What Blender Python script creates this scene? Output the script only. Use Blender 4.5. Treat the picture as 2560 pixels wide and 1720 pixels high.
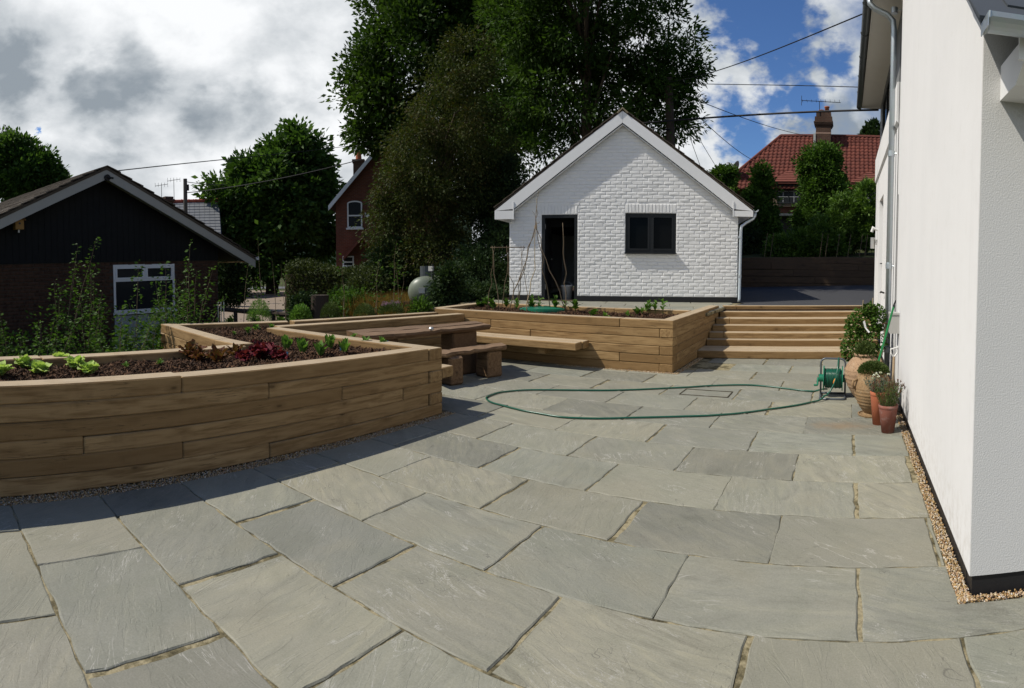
import bpy, math, random
import numpy as np
from math import sin, cos, pi, radians, sqrt, atan2, hypot
from mathutils import Vector, Matrix, Quaternion

for _o in list(bpy.data.objects):
    bpy.data.objects.remove(_o)
SC = bpy.context.scene
COL = SC.collection
RND = random.Random(11)
NR = np.random.default_rng(7)

# ------------------------------------------------------------------ camera
# a phone sweep panorama: a cylinder around the eye, tipped down by two degrees
EYE = 1.55
cd = bpy.data.cameras.new('camera')
cam = bpy.data.objects.new('camera', cd)
COL.objects.link(cam)
cd.type = 'PANO'
cd.panorama_type = 'CENTRAL_CYLINDRICAL'
F = 1488.5
cd.central_cylindrical_range_u_min = -1280 / F
cd.central_cylindrical_range_u_max = 1280 / F
cd.central_cylindrical_range_v_min = -(1720 - 710.08) / F
cd.central_cylindrical_range_v_max = 710.08 / F
cd.central_cylindrical_radius = 1.0
cam.location = (0, 0, EYE)
cam.rotation_euler = (pi / 2 - 0.03677, 0, 0.5613)
cd.clip_start = 0.05
cd.clip_end = 3000
SC.camera = cam

# ------------------------------------------------------------------ light
SUN_TRAVEL = Vector((0.68, 0.44, -1.0)).normalized()
sl = bpy.data.lights.new('sun', 'SUN')
sl.energy = 4.0
sl.angle = radians(0.53)
sl.color = (1.0, 0.945, 0.84)
sun = bpy.data.objects.new('sun', sl)
COL.objects.link(sun)
sun.location = (-30, -20, 45)
sun.rotation_euler = SUN_TRAVEL.to_track_quat('-Z', 'Y').to_euler()

W = bpy.data.worlds.new('World')
SC.world = W
W.use_nodes = True
wt = W.node_tree
wn = wt.nodes
wl = wt.links
wn.clear()
SKY_S = 0.10


def wnode(t, **kw):
    n = wn.new(t)
    for k, v in kw.items():
        setattr(n, k, v)
    return n


def wmath(op, a, b=None, c=None):
    n = wn.new('ShaderNodeMath')
    n.operation = op
    for i, v in enumerate((a, b, c)):
        if v is None:
            continue
        if isinstance(v, (int, float)):
            n.inputs[i].default_value = v
        else:
            wl.new(v, n.inputs[i])
    return n.outputs[0]


def wsmooth(x, a, b):
    n = wn.new('ShaderNodeMapRange')
    n.interpolation_type = 'SMOOTHSTEP'
    wl.new(x, n.inputs[0])
    n.inputs[1].default_value = a
    n.inputs[2].default_value = b
    return n.outputs[0]


w_out = wnode('ShaderNodeOutputWorld')
w_bg = wnode('ShaderNodeBackground')
w_bg.inputs[1].default_value = SKY_S
w_sky = wnode('ShaderNodeTexSky', sky_type='NISHITA', sun_disc=False)
w_sky.sun_elevation = radians(51)
w_sky.sun_rotation = radians(237)
w_sky.air_density = 1.0
w_sky.dust_density = 0.6
w_sky.ozone_density = 1.6
w_tc = wnode('ShaderNodeTexCoord')
w_dir = w_tc.outputs['Generated']
w_map = wnode('ShaderNodeMapping')
w_map.inputs['Scale'].default_value = (1, 1, 1.5)
w_map.inputs['Location'].default_value = (1.7, 0.4, 0.3)
wl.new(w_dir, w_map.inputs[0])


def wnoise(scale, detail, rough, dist=0.0, off=0.0):
    n = wn.new('ShaderNodeTexNoise')
    n.noise_dimensions = '4D'
    n.inputs['W'].default_value = off
    n.inputs['Scale'].default_value = scale
    n.inputs['Detail'].default_value = detail
    n.inputs['Roughness'].default_value = rough
    n.inputs['Distortion'].default_value = dist
    wl.new(w_map.outputs[0], n.inputs['Vector'])
    return n.outputs[0]


n_big = wnoise(2.6, 9, 0.56, 0.25, 1.0)
n_fine = wnoise(7.5, 8, 0.55, 0.2, 4.0)
n_tone = wnoise(4.6, 8, 0.56, 0.35, 9.0)
n_wisp = wnoise(34, 5, 0.55, 0.2, 2.0)
n_shred = wnoise(95, 4, 0.6, 0.3, 5.0)


def wblob(d, width, a=1.45, b=0.45, wisp=1.0):
    """soft lump of the sky around one direction, its edge broken up by the cloud noise"""
    dp = wn.new('ShaderNodeVectorMath')
    dp.operation = 'DOT_PRODUCT'
    wl.new(w_dir, dp.inputs[0])
    dp.inputs[1].default_value = d
    ang = wmath('ARCCOSINE', wmath('MINIMUM', dp.outputs['Value'], 0.99999))
    e = wmath('ADD', wmath('DIVIDE', ang, width), wmath('ADD', wmath('MULTIPLY', wmath('SUBTRACT', n_fine, 0.5), 2.8), wmath('MULTIPLY', wmath('SUBTRACT', n_shred if width < 0.02 else n_wisp, 0.5), (5.0 if width < 0.02 else 2.6) * wisp)))
    return wsmooth(e, a, b)


def wmax(items):
    r = items[0]
    for i in items[1:]:
        r = wmath('MAXIMUM', r, i)
    return r


# openings of blue between the clouds
holes = wmax([wblob(d, w) for d, w in (
    ((-0.124, 0.914, 0.388), 0.075), ((-0.146, 0.918, 0.369), 0.04), ((-0.104, 0.944, 0.313), 0.055), ((-0.102, 0.953, 0.284), 0.05),
    ((-0.073, 0.962, 0.264), 0.03), ((-0.029, 0.949, 0.314), 0.035), ((-0.189, 0.956, 0.223), 0.05), ((-0.164, 0.965, 0.205), 0.035), ((-0.951, 0.213, 0.224), 0.0075), ((-0.947, 0.227, 0.226), 0.009), ((-0.945, 0.24, 0.221), 0.0075), ((-0.125, 0.931, 0.343), 0.035), ((-0.115, 0.957, 0.266), 0.035))])
darks = wmax([wblob(d, w, 1.55, 0.3, 0.5) for d, w in (
    ((-0.904, 0.315, 0.288), 0.055), ((-0.882, 0.358, 0.307), 0.04), ((-0.916, 0.285, 0.283), 0.035), ((-0.933, 0.156, 0.324), 0.05), ((-0.943, 0.17, 0.286), 0.055), ((-0.835, 0.49, 0.249), 0.04), ((-0.803, 0.538, 0.254), 0.05),
    ((-0.85, 0.475, 0.228), 0.04), ((-0.755, 0.606, 0.25), 0.05), ((-0.918, 0.341, 0.2), 0.04), ((-0.047, 0.974, 0.222), 0.05))])
# cover: closed in the west (left), broken in the north-east (right)
sep = wnode('ShaderNodeSeparateXYZ')
wl.new(w_dir, sep.inputs[0])
west = wsmooth(sep.outputs[0], 0.1, -0.55)
# the bank of cloud lies low: overhead the sky breaks up into blue with a few scattered clouds
low = wsmooth(sep.outputs[2], 0.62, 0.30)
cover = wsmooth(wmath('ADD', wmath('ADD', n_big, wmath('MULTIPLY', wmath('MULTIPLY', west, low), 0.30)), wmath('MULTIPLY', wmath('SUBTRACT', low, 1.0), 0.14)), 0.42, 0.55)
cover = wmath('MULTIPLY', cover, wmath('SUBTRACT', 1.0, wmath('MULTIPLY', holes, 1.0)))
# tone of the cloud: bright crowns, grey bases
tone = wmath('ADD', wmath('MULTIPLY', n_tone, 0.75), wmath('MULTIPLY', n_fine, 0.5))
tone = wsmooth(tone, 0.45, 0.79)
tone = wmath('ADD', wmath('MULTIPLY', tone, 0.66), wmath('MULTIPLY', west, 0.24))
tone = wmath('SUBTRACT', tone, wmath('MULTIPLY', darks, 0.30))
ramp = wnode('ShaderNodeValToRGB')
ramp.color_ramp.elements[0].position = 0.0
ramp.color_ramp.elements[0].color = (0.27, 0.31, 0.35, 1)
ramp.color_ramp.elements[1].position = 0.86
ramp.color_ramp.elements[1].color = (0.88, 0.895, 0.91, 1)
e = ramp.color_ramp.elements.new(0.30)
e.color = (0.50, 0.535, 0.565, 1)
wl.new(tone, ramp.inputs[0])
sc_ = wnode('ShaderNodeVectorMath', operation='SCALE')
wl.new(ramp.outputs[0], sc_.inputs[0])
sc_.inputs['Scale'].default_value = 1.0 / SKY_S
skt = wnode('ShaderNodeMix', data_type='RGBA', blend_type='MULTIPLY')
skt.inputs[0].default_value = 1.0
wl.new(w_sky.outputs[0], skt.inputs[6])
skt.inputs[7].default_value = (0.44, 0.63, 0.92, 1)
wmix = wnode('ShaderNodeMix', data_type='RGBA')
wl.new(cover, wmix.inputs[0])
wl.new(skt.outputs[2], wmix.inputs[6])
wl.new(sc_.outputs[0], wmix.inputs[7])
wl.new(wmix.outputs[2], w_bg.inputs[0])
wl.new(w_bg.outputs[0], w_out.inputs[0])

# ------------------------------------------------------------------ exposure
SC.view_settings.view_transform = 'Standard'
SC.view_settings.look = 'None'
SC.view_settings.exposure = 0.15
SC.view_settings.gamma = 1.0
SC.view_settings.use_curve_mapping = False
SC.render.engine = 'CYCLES'
SC.cycles.max_bounces = 6
SC.cycles.diffuse_bounces = 1
SC.cycles.transmission_bounces = 3
SC.cycles.use_denoising = True


# ================================================================== helpers
def mesh_from(name, V, Fc, mats=None, smooth=False, midx=None):
    me = bpy.data.meshes.new(name)
    me.from_pydata([tuple(v) for v in V], [], Fc)
    for m in (mats or []):
        me.materials.append(m)
    if midx is not None:
        me.polygons.foreach_set('material_index', midx)
    if smooth:
        me.polygons.foreach_set('use_smooth', [True] * len(me.polygons))
    me.update()
    return me


def link(name, me, parent=None, loc=(0, 0, 0), rot=None):
    o = bpy.data.objects.new(name, me)
    COL.objects.link(o)
    if parent is not None:
        o.parent = parent
    o.location = loc
    if rot is not None:
        o.rotation_euler = rot
    return o


def tag(o, label=None, cat=None, group=None, kind=None):
    if label:
        o['label'] = label
    if cat:
        o['category'] = cat
    if group:
        o['group'] = group
    if kind:
        o['kind'] = kind
    return o


def thing(name, loc=(0, 0, 0), label=None, cat=None, group=None, kind=None, rz=0.0):
    o = bpy.data.objects.new(name, None)
    o.empty_display_size = 0.2
    COL.objects.link(o)
    o.location = loc
    o.rotation_euler = (0, 0, rz)
    return tag(o, label, cat, group, kind)


class MB:
    """collects simple solids given in world (or local) metres and links them as ONE mesh object"""

    def __init__(s):
        s.v = []
        s.f = []
        s.m = []

    def add(s, V, Fc, mi=0):
        b = len(s.v)
        s.v += [tuple(p) for p in V]
        s.f += [tuple(i + b for i in q) for q in Fc]
        s.m += [mi] * len(Fc)
        return s

    def box(s, p0, p1, mi=0):
        x0, y0, z0 = p0
        x1, y1, z1 = p1
        V = [(x0, y0, z0), (x1, y0, z0), (x1, y1, z0), (x0, y1, z0), (x0, y0, z1), (x1, y0, z1), (x1, y1, z1), (x0, y1, z1)]
        return s.add(V, BOXF, mi)

    def hexa(s, V, mi=0):
        return s.add(V, BOXF, mi)

    def prism(s, poly, z0, z1, mi=0):
        n = len(poly)
        V = [(p[0], p[1], z0) for p in poly] + [(p[0], p[1], z1) for p in poly]
        Fc = [tuple(range(n - 1, -1, -1)), tuple(range(n, 2 * n))] + [(i, (i + 1) % n, n + (i + 1) % n, n + i) for i in range(n)]
        return s.add(V, Fc, mi)

    def extrude(s, poly3, d, mi=0):
        """polygon of 3D points pushed along vector d"""
        n = len(poly3)
        V = [tuple(p) for p in poly3] + [(p[0] + d[0], p[1] + d[1], p[2] + d[2]) for p in poly3]
        Fc = [tuple(range(n - 1, -1, -1)), tuple(range(n, 2 * n))] + [(i, (i + 1) % n, n + (i + 1) % n, n + i) for i in range(n)]
        return s.add(V, Fc, mi)

    def tube(s, pts, r, n=8, mi=0, cap=True):
        pts = [Vector(p) for p in pts]
        rs = r if isinstance(r, (list, tuple)) else [r] * len(pts)
        V = []
        Fc = []
        ref = None
        for i, p in enumerate(pts):
            t = (pts[min(i + 1, len(pts) - 1)] - pts[max(i - 1, 0)])
            if t.length < 1e-9:
                t = Vector((0, 0, 1))
            t.normalize()
            if ref is None:
                ref = Vector((0, 0, 1)) if abs(t.z) < 0.9 else Vector((1, 0, 0))
            a = t.cross(ref)
            if a.length < 1e-6:
                a = t.orthogonal()
            a.normalize()
            b = a.cross(t).normalized()
            ref = b
            for k in range(n):
                q = 2 * pi * k / n
                V.append(p + (a * cos(q) + b * sin(q)) * rs[i])
        for i in range(len(pts) - 1):
            for k in range(n):
                Fc.append((i * n + k, i * n + (k + 1) % n, (i + 1) * n + (k + 1) % n, (i + 1) * n + k))
        if cap:
            Fc.append(tuple(range(n - 1, -1, -1)))
            Fc.append(tuple((len(pts) - 1) * n + k for k in range(n)))
        return s.add(V, Fc, mi)

    def lathe(s, prof, c, n=24, mi=0, wob=0.0):
        V = []
        for (r, z) in prof:
            for k in range(n):
                q = 2 * pi * k / n
                rr = r * (1 + wob * sin(3 * q + z * 17))
                V.append((c[0] + rr * cos(q), c[1] + rr * sin(q), c[2] + z))
        Fc = []
        for i in range(len(prof) - 1):
            for k in range(n):
                Fc.append((i * n + k, i * n + (k + 1) % n, (i + 1) * n + (k + 1) % n, (i + 1) * n + k))
        Fc.append(tuple(range(n - 1, -1, -1)))
        Fc.append(tuple((len(prof) - 1) * n + k for k in range(n)))
        return s.add(V, Fc, mi)

    def build(s, name, mat, parent=None, smooth=False, origin=None):
        """vertices are in the parent's space (parents are unrotated Empties: pass origin to subtract)"""
        V = s.v
        if origin is None and parent is not None:
            origin = root_loc(parent)
        if origin is not None:
            V = [(a - origin[0], b - origin[1], c - origin[2]) for a, b, c in V]
        mats = mat if isinstance(mat, (list, tuple)) else [mat]
        me = mesh_from(name, V, s.f, mats, smooth, s.m if len(mats) > 1 else None)
        return link(name, me, parent)


BOXF = [(0, 3, 2, 1), (4, 5, 6, 7), (0, 1, 5, 4), (1, 2, 6, 5), (2, 3, 7, 6), (3, 0, 4, 7)]


def root_loc(o):
    v = Vector((0, 0, 0))
    while o is not None:
        v += Vector(o.location)
        o = o.parent
    return v


def chamfer_box_data(lx, ly, lz, c):
    """box from 0..lx, 0..ly, 0..lz with small chamfers"""
    V = []
    idx = {}
    for ix in (0, 1):
        for iy in (0, 1):
            for iz in (0, 1):
                P = [ix * lx, iy * ly, iz * lz]
                sg = [1 if ix == 0 else -1, 1 if iy == 0 else -1, 1 if iz == 0 else -1]
                for ax in range(3):  # the vertex lying on the face of axis ax
                    q = [P[k] + (sg[k] * c if k != ax else 0) for k in range(3)]
                    idx[(ix, iy, iz, ax)] = len(V)
                    V.append(q)
    Fc = []
    for ax in range(3):
        o1, o2 = [k for k in range(3) if k != ax]
        for sd in (0, 1):
            q = []
            for a, b in ((0, 0), (1, 0), (1, 1), (0, 1)):
                t = [0, 0, 0]
                t[ax] = sd
                t[o1] = a
                t[o2] = b
                q.append(idx[(t[0], t[1], t[2], ax)])
            Fc.append(q)
    for ax in range(3):  # edges parallel to ax
        o1, o2 = [k for k in range(3) if k != ax]
        for a in (0, 1):
            for b in (0, 1):
                q = []
                for e_ in (0, 1):
                    t = [0, 0, 0]
                    t[ax] = e_
                    t[o1] = a
                    t[o2] = b
                    q.append((idx[(*t, o1)], idx[(*t, o2)]))
                Fc.append([q[0][0], q[0][1], q[1][1], q[1][0]])
    for ix in (0, 1):
        for iy in (0, 1):
            for iz in (0, 1):
                Fc.append([idx[(ix, iy, iz, k)] for k in range(3)])
    # consistent outward normals
    cx = (lx / 2, ly / 2, lz / 2)
    out = []
    for q in Fc:
        a, b, d = (Vector(V[q[0]]), Vector(V[q[1]]), Vector(V[q[2]]))
        nrm = (b - a).cross(d - a)
        m = Vector((0, 0, 0))
        for i in q:
            m += Vector(V[i])
        m /= len(q)
        if nrm.dot(m - Vector(cx)) < 0:
            q = q[::-1]
        out.append(tuple(q))
    return V, out


# ---------------------------------------------------------------- node helper
class NT:
    def __init__(s, name):
        s.mat = bpy.data.materials.new(name)
        s.mat.use_nodes = True
        s.t = s.mat.node_tree
        s.n = s.t.nodes
        s.l = s.t.links
        s.b = s.n['Principled BSDF']
        s.tc = None

    def node(s, t, **kw):
        n = s.n.new(t)
        for k, v in kw.items():
            setattr(n, k, v)
        return n

    def put(s, sock, v):
        if isinstance(v, (int, float)):
            sock.default_value = v
        elif isinstance(v, (tuple, list)):
            sock.default_value = (*v, 1) if len(v) == 3 and sock.type == 'RGBA' else v
        else:
            s.l.new(v, sock)

    def coord(s, kind='Object', scale=(1, 1, 1), rot=(0, 0, 0), rnd=False):
        if s.tc is None:
            s.tc = s.node('ShaderNodeTexCoord')
        m = s.node('ShaderNodeMapping')
        src = s.tc.outputs[kind]
        if rnd:
            oi = s.node('ShaderNodeObjectInfo')
            mu = s.node('ShaderNodeMath', operation='MULTIPLY')
            s.l.new(oi.outputs['Random'], mu.inputs[0])
            mu.inputs[1].default_value = 61.7
            va = s.node('ShaderNodeVectorMath', operation='ADD')
            s.l.new(src, va.inputs[0])
            s.l.new(mu.outputs[0], va.inputs[1])
            src = va.outputs[0]
        s.l.new(src, m.inputs[0])
        m.inputs['Scale'].default_value = scale
        m.inputs['Rotation'].default_value = rot
        return m.outputs[0]

    def rand(s):
        return s.node('ShaderNodeObjectInfo').outputs['Random']

    def attr(s, name='tint'):
        return s.node('ShaderNodeAttribute', attribute_name=name).outputs['Fac']

    def noise(s, co, scale, detail=4, rough=0.55, dist=0.0):
        n = s.node('ShaderNodeTexNoise')
        s.l.new(co, n.inputs['Vector'])
        n.inputs['Scale'].default_value = scale
        n.inputs['Detail'].default_value = detail
        n.inputs['Roughness'].default_value = rough
        n.inputs['Distortion'].default_value = dist
        return n.outputs[0]

    def voronoi(s, co, scale, feature='F1', out='Distance', rnd=1.0):
        n = s.node('ShaderNodeTexVoronoi', feature=feature)
        s.l.new(co, n.inputs['Vector'])
        n.inputs['Scale'].default_value = scale
        n.inputs['Randomness'].default_value = rnd
        return n.outputs[out]

    def wave(s, co, scale, dist=3, detail=3, dscale=1.0, prof='SIN', direction='X'):
        n = s.node('ShaderNodeTexWave', wave_profile=prof, bands_direction=direction)
        s.l.new(co, n.inputs['Vector'])
        n.inputs['Scale'].default_value = scale
        n.inputs['Distortion'].default_value = dist
        n.inputs['Detail'].default_value = detail
        n.inputs['Detail Scale'].default_value = dscale
        return n.outputs['Fac']

    def ramp(s, fac, stops, interp='LINEAR'):
        n = s.node('ShaderNodeValToRGB')
        cr = n.color_ramp
        cr.interpolation = interp
        while len(cr.elements) < len(stops):
            cr.elements.new(0.5)
        for e_, (p, c) in zip(cr.elements, stops):
            e_.position = p
            e_.color = (*c, 1) if len(c) == 3 else c
        s.put(n.inputs[0], fac)
        return n.outputs[0]

    def mix(s, fac, a, b, mode='MIX'):
        n = s.node('ShaderNodeMix', data_type='RGBA', blend_type=mode)
        s.put(n.inputs[0], fac)
        s.put(n.inputs[6], a)
        s.put(n.inputs[7], b)
        return n.outputs[2]

    def math(s, op, a, b=0.0, c=None):
        n = s.node('ShaderNodeMath', operation=op)
        s.put(n.inputs[0], a)
        s.put(n.inputs[1], b)
        if c is not None:
            s.put(n.inputs[2], c)
        return n.outputs[0]

    def sstep(s, x, a, b):
        n = s.node('ShaderNodeMapRange')
        n.interpolation_type = 'SMOOTHSTEP'
        s.put(n.inputs[0], x)
        n.inputs[1].default_value = a
        n.inputs[2].default_value = b
        return n.outputs[0]

    def bump(s, h, strength=0.5, dist=0.01, prev=None):
        n = s.node('ShaderNodeBump')
        n.inputs['Strength'].default_value = strength
        n.inputs['Distance'].default_value = dist
        s.put(n.inputs['Height'], h)
        if prev is not None:
            s.l.new(prev, n.inputs['Normal'])
        return n.outputs[0]

    def done(s, color=None, rough=None, normal=None, spec=None, metal=None):
        if color is not None:
            s.put(s.b.inputs['Base Color'], color)
        if rough is not None:
            s.put(s.b.inputs['Roughness'], rough)
        if normal is not None:
            s.l.new(normal, s.b.inputs['Normal'])
        if spec is not None:
            s.put(s.b.inputs['Specular IOR Level'], spec)
        if metal is not None:
            s.put(s.b.inputs['Metallic'], metal)
        return s.mat


def plain(name, c, rough=0.6, spec=0.4, metal=0.0, var=0.12, scale=6.0, bump=0.0):
    t = NT(name)
    co = t.coord()
    n = t.noise(co, scale, 5)
    col = t.mix(n, [x * (1 - var) for x in c], [min(1, x * (1 + var)) for x in c])
    nm = t.bump(t.noise(co, scale * 9, 3), bump, 0.004) if bump else None
    return t.done(col, rough, nm, spec, metal)


MAT = {}


def mk_sandstone():
    t = NT('sandstone')
    co = t.coord(rnd=True)
    r = t.rand()
    base = t.ramp(r, [(0.0, (0.209, 0.199, 0.154)), (0.12, (0.273, 0.260, 0.194)), (0.24, (0.227, 0.230, 0.184)), (0.36, (0.282, 0.264, 0.195)), (0.48, (0.174, 0.169, 0.132)), (0.58, (0.252, 0.250, 0.197)), (0.70, (0.230, 0.217, 0.163)), (0.82, (0.284, 0.272, 0.207)), (0.92, (0.193, 0.192, 0.156)), (1.0, (0.259, 0.249, 0.188))])
    r2 = t.math('FRACT', t.math('MULTIPLY', r, 17.31))
    rot = t.node('ShaderNodeVectorRotate', rotation_type='Z_AXIS')
    t.l.new(co, rot.inputs['Vector'])
    t.put(rot.inputs['Angle'], t.math('MULTIPLY', r2, 1.5))
    mp = t.node('ShaderNodeMapping')
    t.l.new(rot.outputs[0], mp.inputs[0])
    mp.inputs['Scale'].default_value = (1.0, 4.2, 1.0)
    r3 = t.math('FRACT', t.math('MULTIPLY', r, 41.7))
    r4 = t.math('FRACT', t.math('MULTIPLY', r, 7.77))
    sv = t.node('ShaderNodeVectorMath', operation='SCALE')
    t.l.new(mp.outputs[0], sv.inputs[0])
    t.put(sv.inputs['Scale'], t.math('ADD', t.math('MULTIPLY', r3, 1.1), 0.5))
    st = sv.outputs[0]
    cloud = t.noise(co, 2.6, 6, 0.6, 0.6)
    streak = t.noise(st, 2.2, 7, 0.6, 1.2)
    c1 = t.mix(t.sstep(cloud, 0.3, 0.75), base, t.mix(1.0, base, (0.85, 0.87, 0.84), 'MULTIPLY'))
    c2 = t.mix(t.math('MULTIPLY', t.sstep(streak, 0.45, 0.68), t.math('ADD', t.math('MULTIPLY', r4, 0.75), 0.15)), c1, t.mix(1.0, c1, (1.24, 1.21, 1.15), 'MULTIPLY'))
    c2 = t.mix(t.math('MULTIPLY', t.sstep(streak, 0.48, 0.28), t.math('ADD', t.math('MULTIPLY', r4, 0.75), 0.15)), c2, t.mix(1.0, c2, (0.71, 0.70, 0.68), 'MULTIPLY'))
    # pale hairline veins where the stone was riven
    v = t.noise(st, 1.15, 5, 0.62, 2.4)
    vein = t.sstep(t.math('ABSOLUTE', t.math('SUBTRACT', v, 0.5)), 0.012, 0.0)
    vm = t.math('MULTIPLY', vein, t.sstep(t.noise(co, 3.1, 2), 0.48, 0.62))
    c3 = t.mix(t.math('MULTIPLY', vm, 0.75), c2, (0.44, 0.42, 0.37))
    k = t.noise(co, 1.9, 4, 0.6, 1.2)
    crk = t.math('MULTIPLY', t.sstep(t.math('ABSOLUTE', t.math('SUBTRACT', k, 0.47)), 0.0035, 0.0), t.sstep(t.noise(co, 2.3, 1), 0.55, 0.62))
    c3 = t.mix(t.math('MULTIPLY', crk, 0.65), c3, (0.05, 0.045, 0.035))
    buff = t.sstep(t.noise(co, 1.7, 3, 0.5), 0.52, 0.72)
    c3 = t.mix(t.math('MULTIPLY', buff, 0.5), c3, (0.255, 0.235, 0.165))
    speck = t.sstep(t.voronoi(co, 62), 0.07, 0.02)
    sm = t.math('MULTIPLY', speck, t.sstep(t.noise(co, 4.0, 2), 0.56, 0.66))
    c4 = t.mix(t.math('MULTIPLY', sm, 0.65), c3, (0.07, 0.065, 0.05))
    grain = t.noise(co, 130, 3, 0.6)
    c5 = t.mix(0.16, c4, t.ramp(grain, [(0.3, (0.12, 0.12, 0.11)), (0.7, (0.42, 0.41, 0.38))]))
    ledge = t.ramp(t.noise(st, 1.6, 4, 0.6, 1.6), [(0.40, (0, 0, 0)), (0.425, (0.5, 0.5, 0.5)), (0.55, (0.5, 0.5, 0.5)), (0.57, (1, 1, 1))])
    # marks that run on from slab to slab: damp, dirt, and a rusty run-off beside the pots
    geo = t.node('ShaderNodeNewGeometry')
    pos = geo.outputs['Position']
    damp = t.sstep(t.noise(pos, 0.9, 5, 0.6, 0.5), 0.52, 0.70)
    c5 = t.mix(t.math('MULTIPLY', damp, 0.30), c5, t.mix(1.0, c5, (0.66, 0.66, 0.62), 'MULTIPLY'))
    dd = t.node('ShaderNodeVectorMath', operation='DISTANCE')
    sq = t.node('ShaderNodeMapping')
    t.l.new(pos, sq.inputs[0])
    sq.inputs['Scale'].default_value = (1.0, 1.9, 1.0)
    t.l.new(sq.outputs[0], dd.inputs[0])
    dd.inputs[1].default_value = (-0.02, 5.72 * 1.9, 0)
    rust = t.sstep(t.math('ADD', dd.outputs['Value'], t.math('MULTIPLY', t.noise(pos, 6, 4, 0.6), 0.5)), 0.62, 0.28)
    c5 = t.mix(t.math('MULTIPLY', rust, 0.5), c5, (0.24, 0.15, 0.075))
    nm = t.bump(t.noise(co, 5, 5, 0.6), 0.35, 0.018)
    nm = t.bump(ledge, 0.36, 0.006, nm)
    nm = t.bump(t.noise(co, 55, 4, 0.65), 0.25, 0.003, nm)
    return t.done(c5, t.math('ADD', t.math('MULTIPLY', cloud, 0.25), 0.52), nm, 0.32)


def mk_mortar():
    t = NT('mortar')
    co = t.coord()
    n = t.noise(co, 6, 6, 0.65)
    f = t.noise(co, 70, 4, 0.6)
    c = t.ramp(n, [(0.35, (0.028, 0.024, 0.014)), (0.46, (0.12, 0.10, 0.052)), (0.54, (0.36, 0.305, 0.19)), (0.8, (0.20, 0.18, 0.10))])
    c = t.mix(0.3, c, t.ramp(f, [(0.35, (0.04, 0.035, 0.02)), (0.65, (0.36, 0.31, 0.19))]))
    return t.done(c, 0.95, t.bump(f, 0.6, 0.006), 0.1)


def mk_timber(name='new_timber', top_pale=1.0, light=(0.40, 0.262, 0.122), dark=(0.20, 0.118, 0.048), grey=0.0):
    t = NT(name)
    co = t.coord(rnd=True)
    r = t.rand()
    mp = t.node('ShaderNodeMapping')
    t.l.new(co, mp.inputs[0])
    mp.inputs['Scale'].default_value = (0.9, 9, 9)
    g = t.noise(mp.outputs[0], 3.2, 7, 0.55, 0.5)
    ring = t.wave(mp.outputs[0], 0.8, 3.0, 4, 0.8, 'SAW', 'Y')
    base = t.ramp(r, [(0.0, light), (0.3, [a * 0.5 + b * 0.5 for a, b in zip(light, dark)]), (0.55, [a * 1.04 for a in light]), (0.75, [a * 0.12 + b * 0.88 for a, b in zip(light, dark)]), (1.0, [a * 0.8 + b * 0.2 for a, b in zip(light, dark)])])
    c = t.mix(t.sstep(g, 0.35, 0.72), base, dark)
    c = t.mix(t.math('MULTIPLY', ring, 0.28), c, dark)
    blot = t.noise(co, 3.5, 4, 0.6)
    c = t.mix(t.math('MULTIPLY', t.sstep(blot, 0.55, 0.78), 0.45), c, [x * 0.55 for x in dark])
    # knots
    mk = t.node('ShaderNodeMapping')
    t.l.new(co, mk.inputs[0])
    mk.inputs['Scale'].default_value = (1.0, 2.2, 2.2)
    vd = t.voronoi(mk.outputs[0], 2.3)
    wob = t.math('ADD', vd, t.math('MULTIPLY', t.noise(co, 16, 3), 0.05))
    knot = t.sstep(wob, 0.125, 0.055)
    c = t.mix(t.math('MULTIPLY', knot, 0.85), c, [x * 0.28 for x in dark])
    halo = t.sstep(wob, 0.26, 0.12)
    c = t.mix(t.math('MULTIPLY', halo, 0.38), c, [x * 0.75 for x in dark])
    if grey:
        c = t.mix(grey, c, (0.17, 0.155, 0.13))
    # upward faces mixed paler, unevenly by noise
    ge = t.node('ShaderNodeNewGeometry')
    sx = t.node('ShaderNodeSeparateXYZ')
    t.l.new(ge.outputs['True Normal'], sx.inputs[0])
    top_mix = t.math('MULTIPLY', t.math('MULTIPLY', t.sstep(sx.outputs[2], 0.7, 0.95), top_pale), t.math('ADD', t.math('MULTIPLY', t.noise(co, 5, 4, 0.6), 0.5), 0.30))
    c = t.mix(top_mix, c, [min(0.6, x * k_) for x, k_ in zip(light, (1.28, 1.66, 2.6))])
    # saw marks across the board and drying cracks along it
    sawm = t.wave(co, 22, 1.2, 2, 1.0, 'SIN', 'X')
    mc = t.node('ShaderNodeMapping')
    t.l.new(co, mc.inputs[0])
    mc.inputs['Scale'].default_value = (0.5, 14, 14)
    cr = t.noise(mc.outputs[0], 2.4, 3, 0.5, 0.4)
    crack = t.sstep(t.math('ABSOLUTE', t.math('SUBTRACT', cr, 0.5)), 0.012, 0.0)
    crack = t.math('MULTIPLY', crack, t.sstep(t.noise(co, 2.2, 2), 0.5, 0.62))
    c = t.mix(t.math('MULTIPLY', crack, 0.7), c, (0.05, 0.035, 0.02))
    nm = t.bump(g, 0.3, 0.006)
    nm = t.bump(t.math('ADD', sawm, t.noise(co, 45, 3)), 0.22, 0.0025, nm)
    return t.done(c, 0.82, nm, 0.18)


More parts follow.
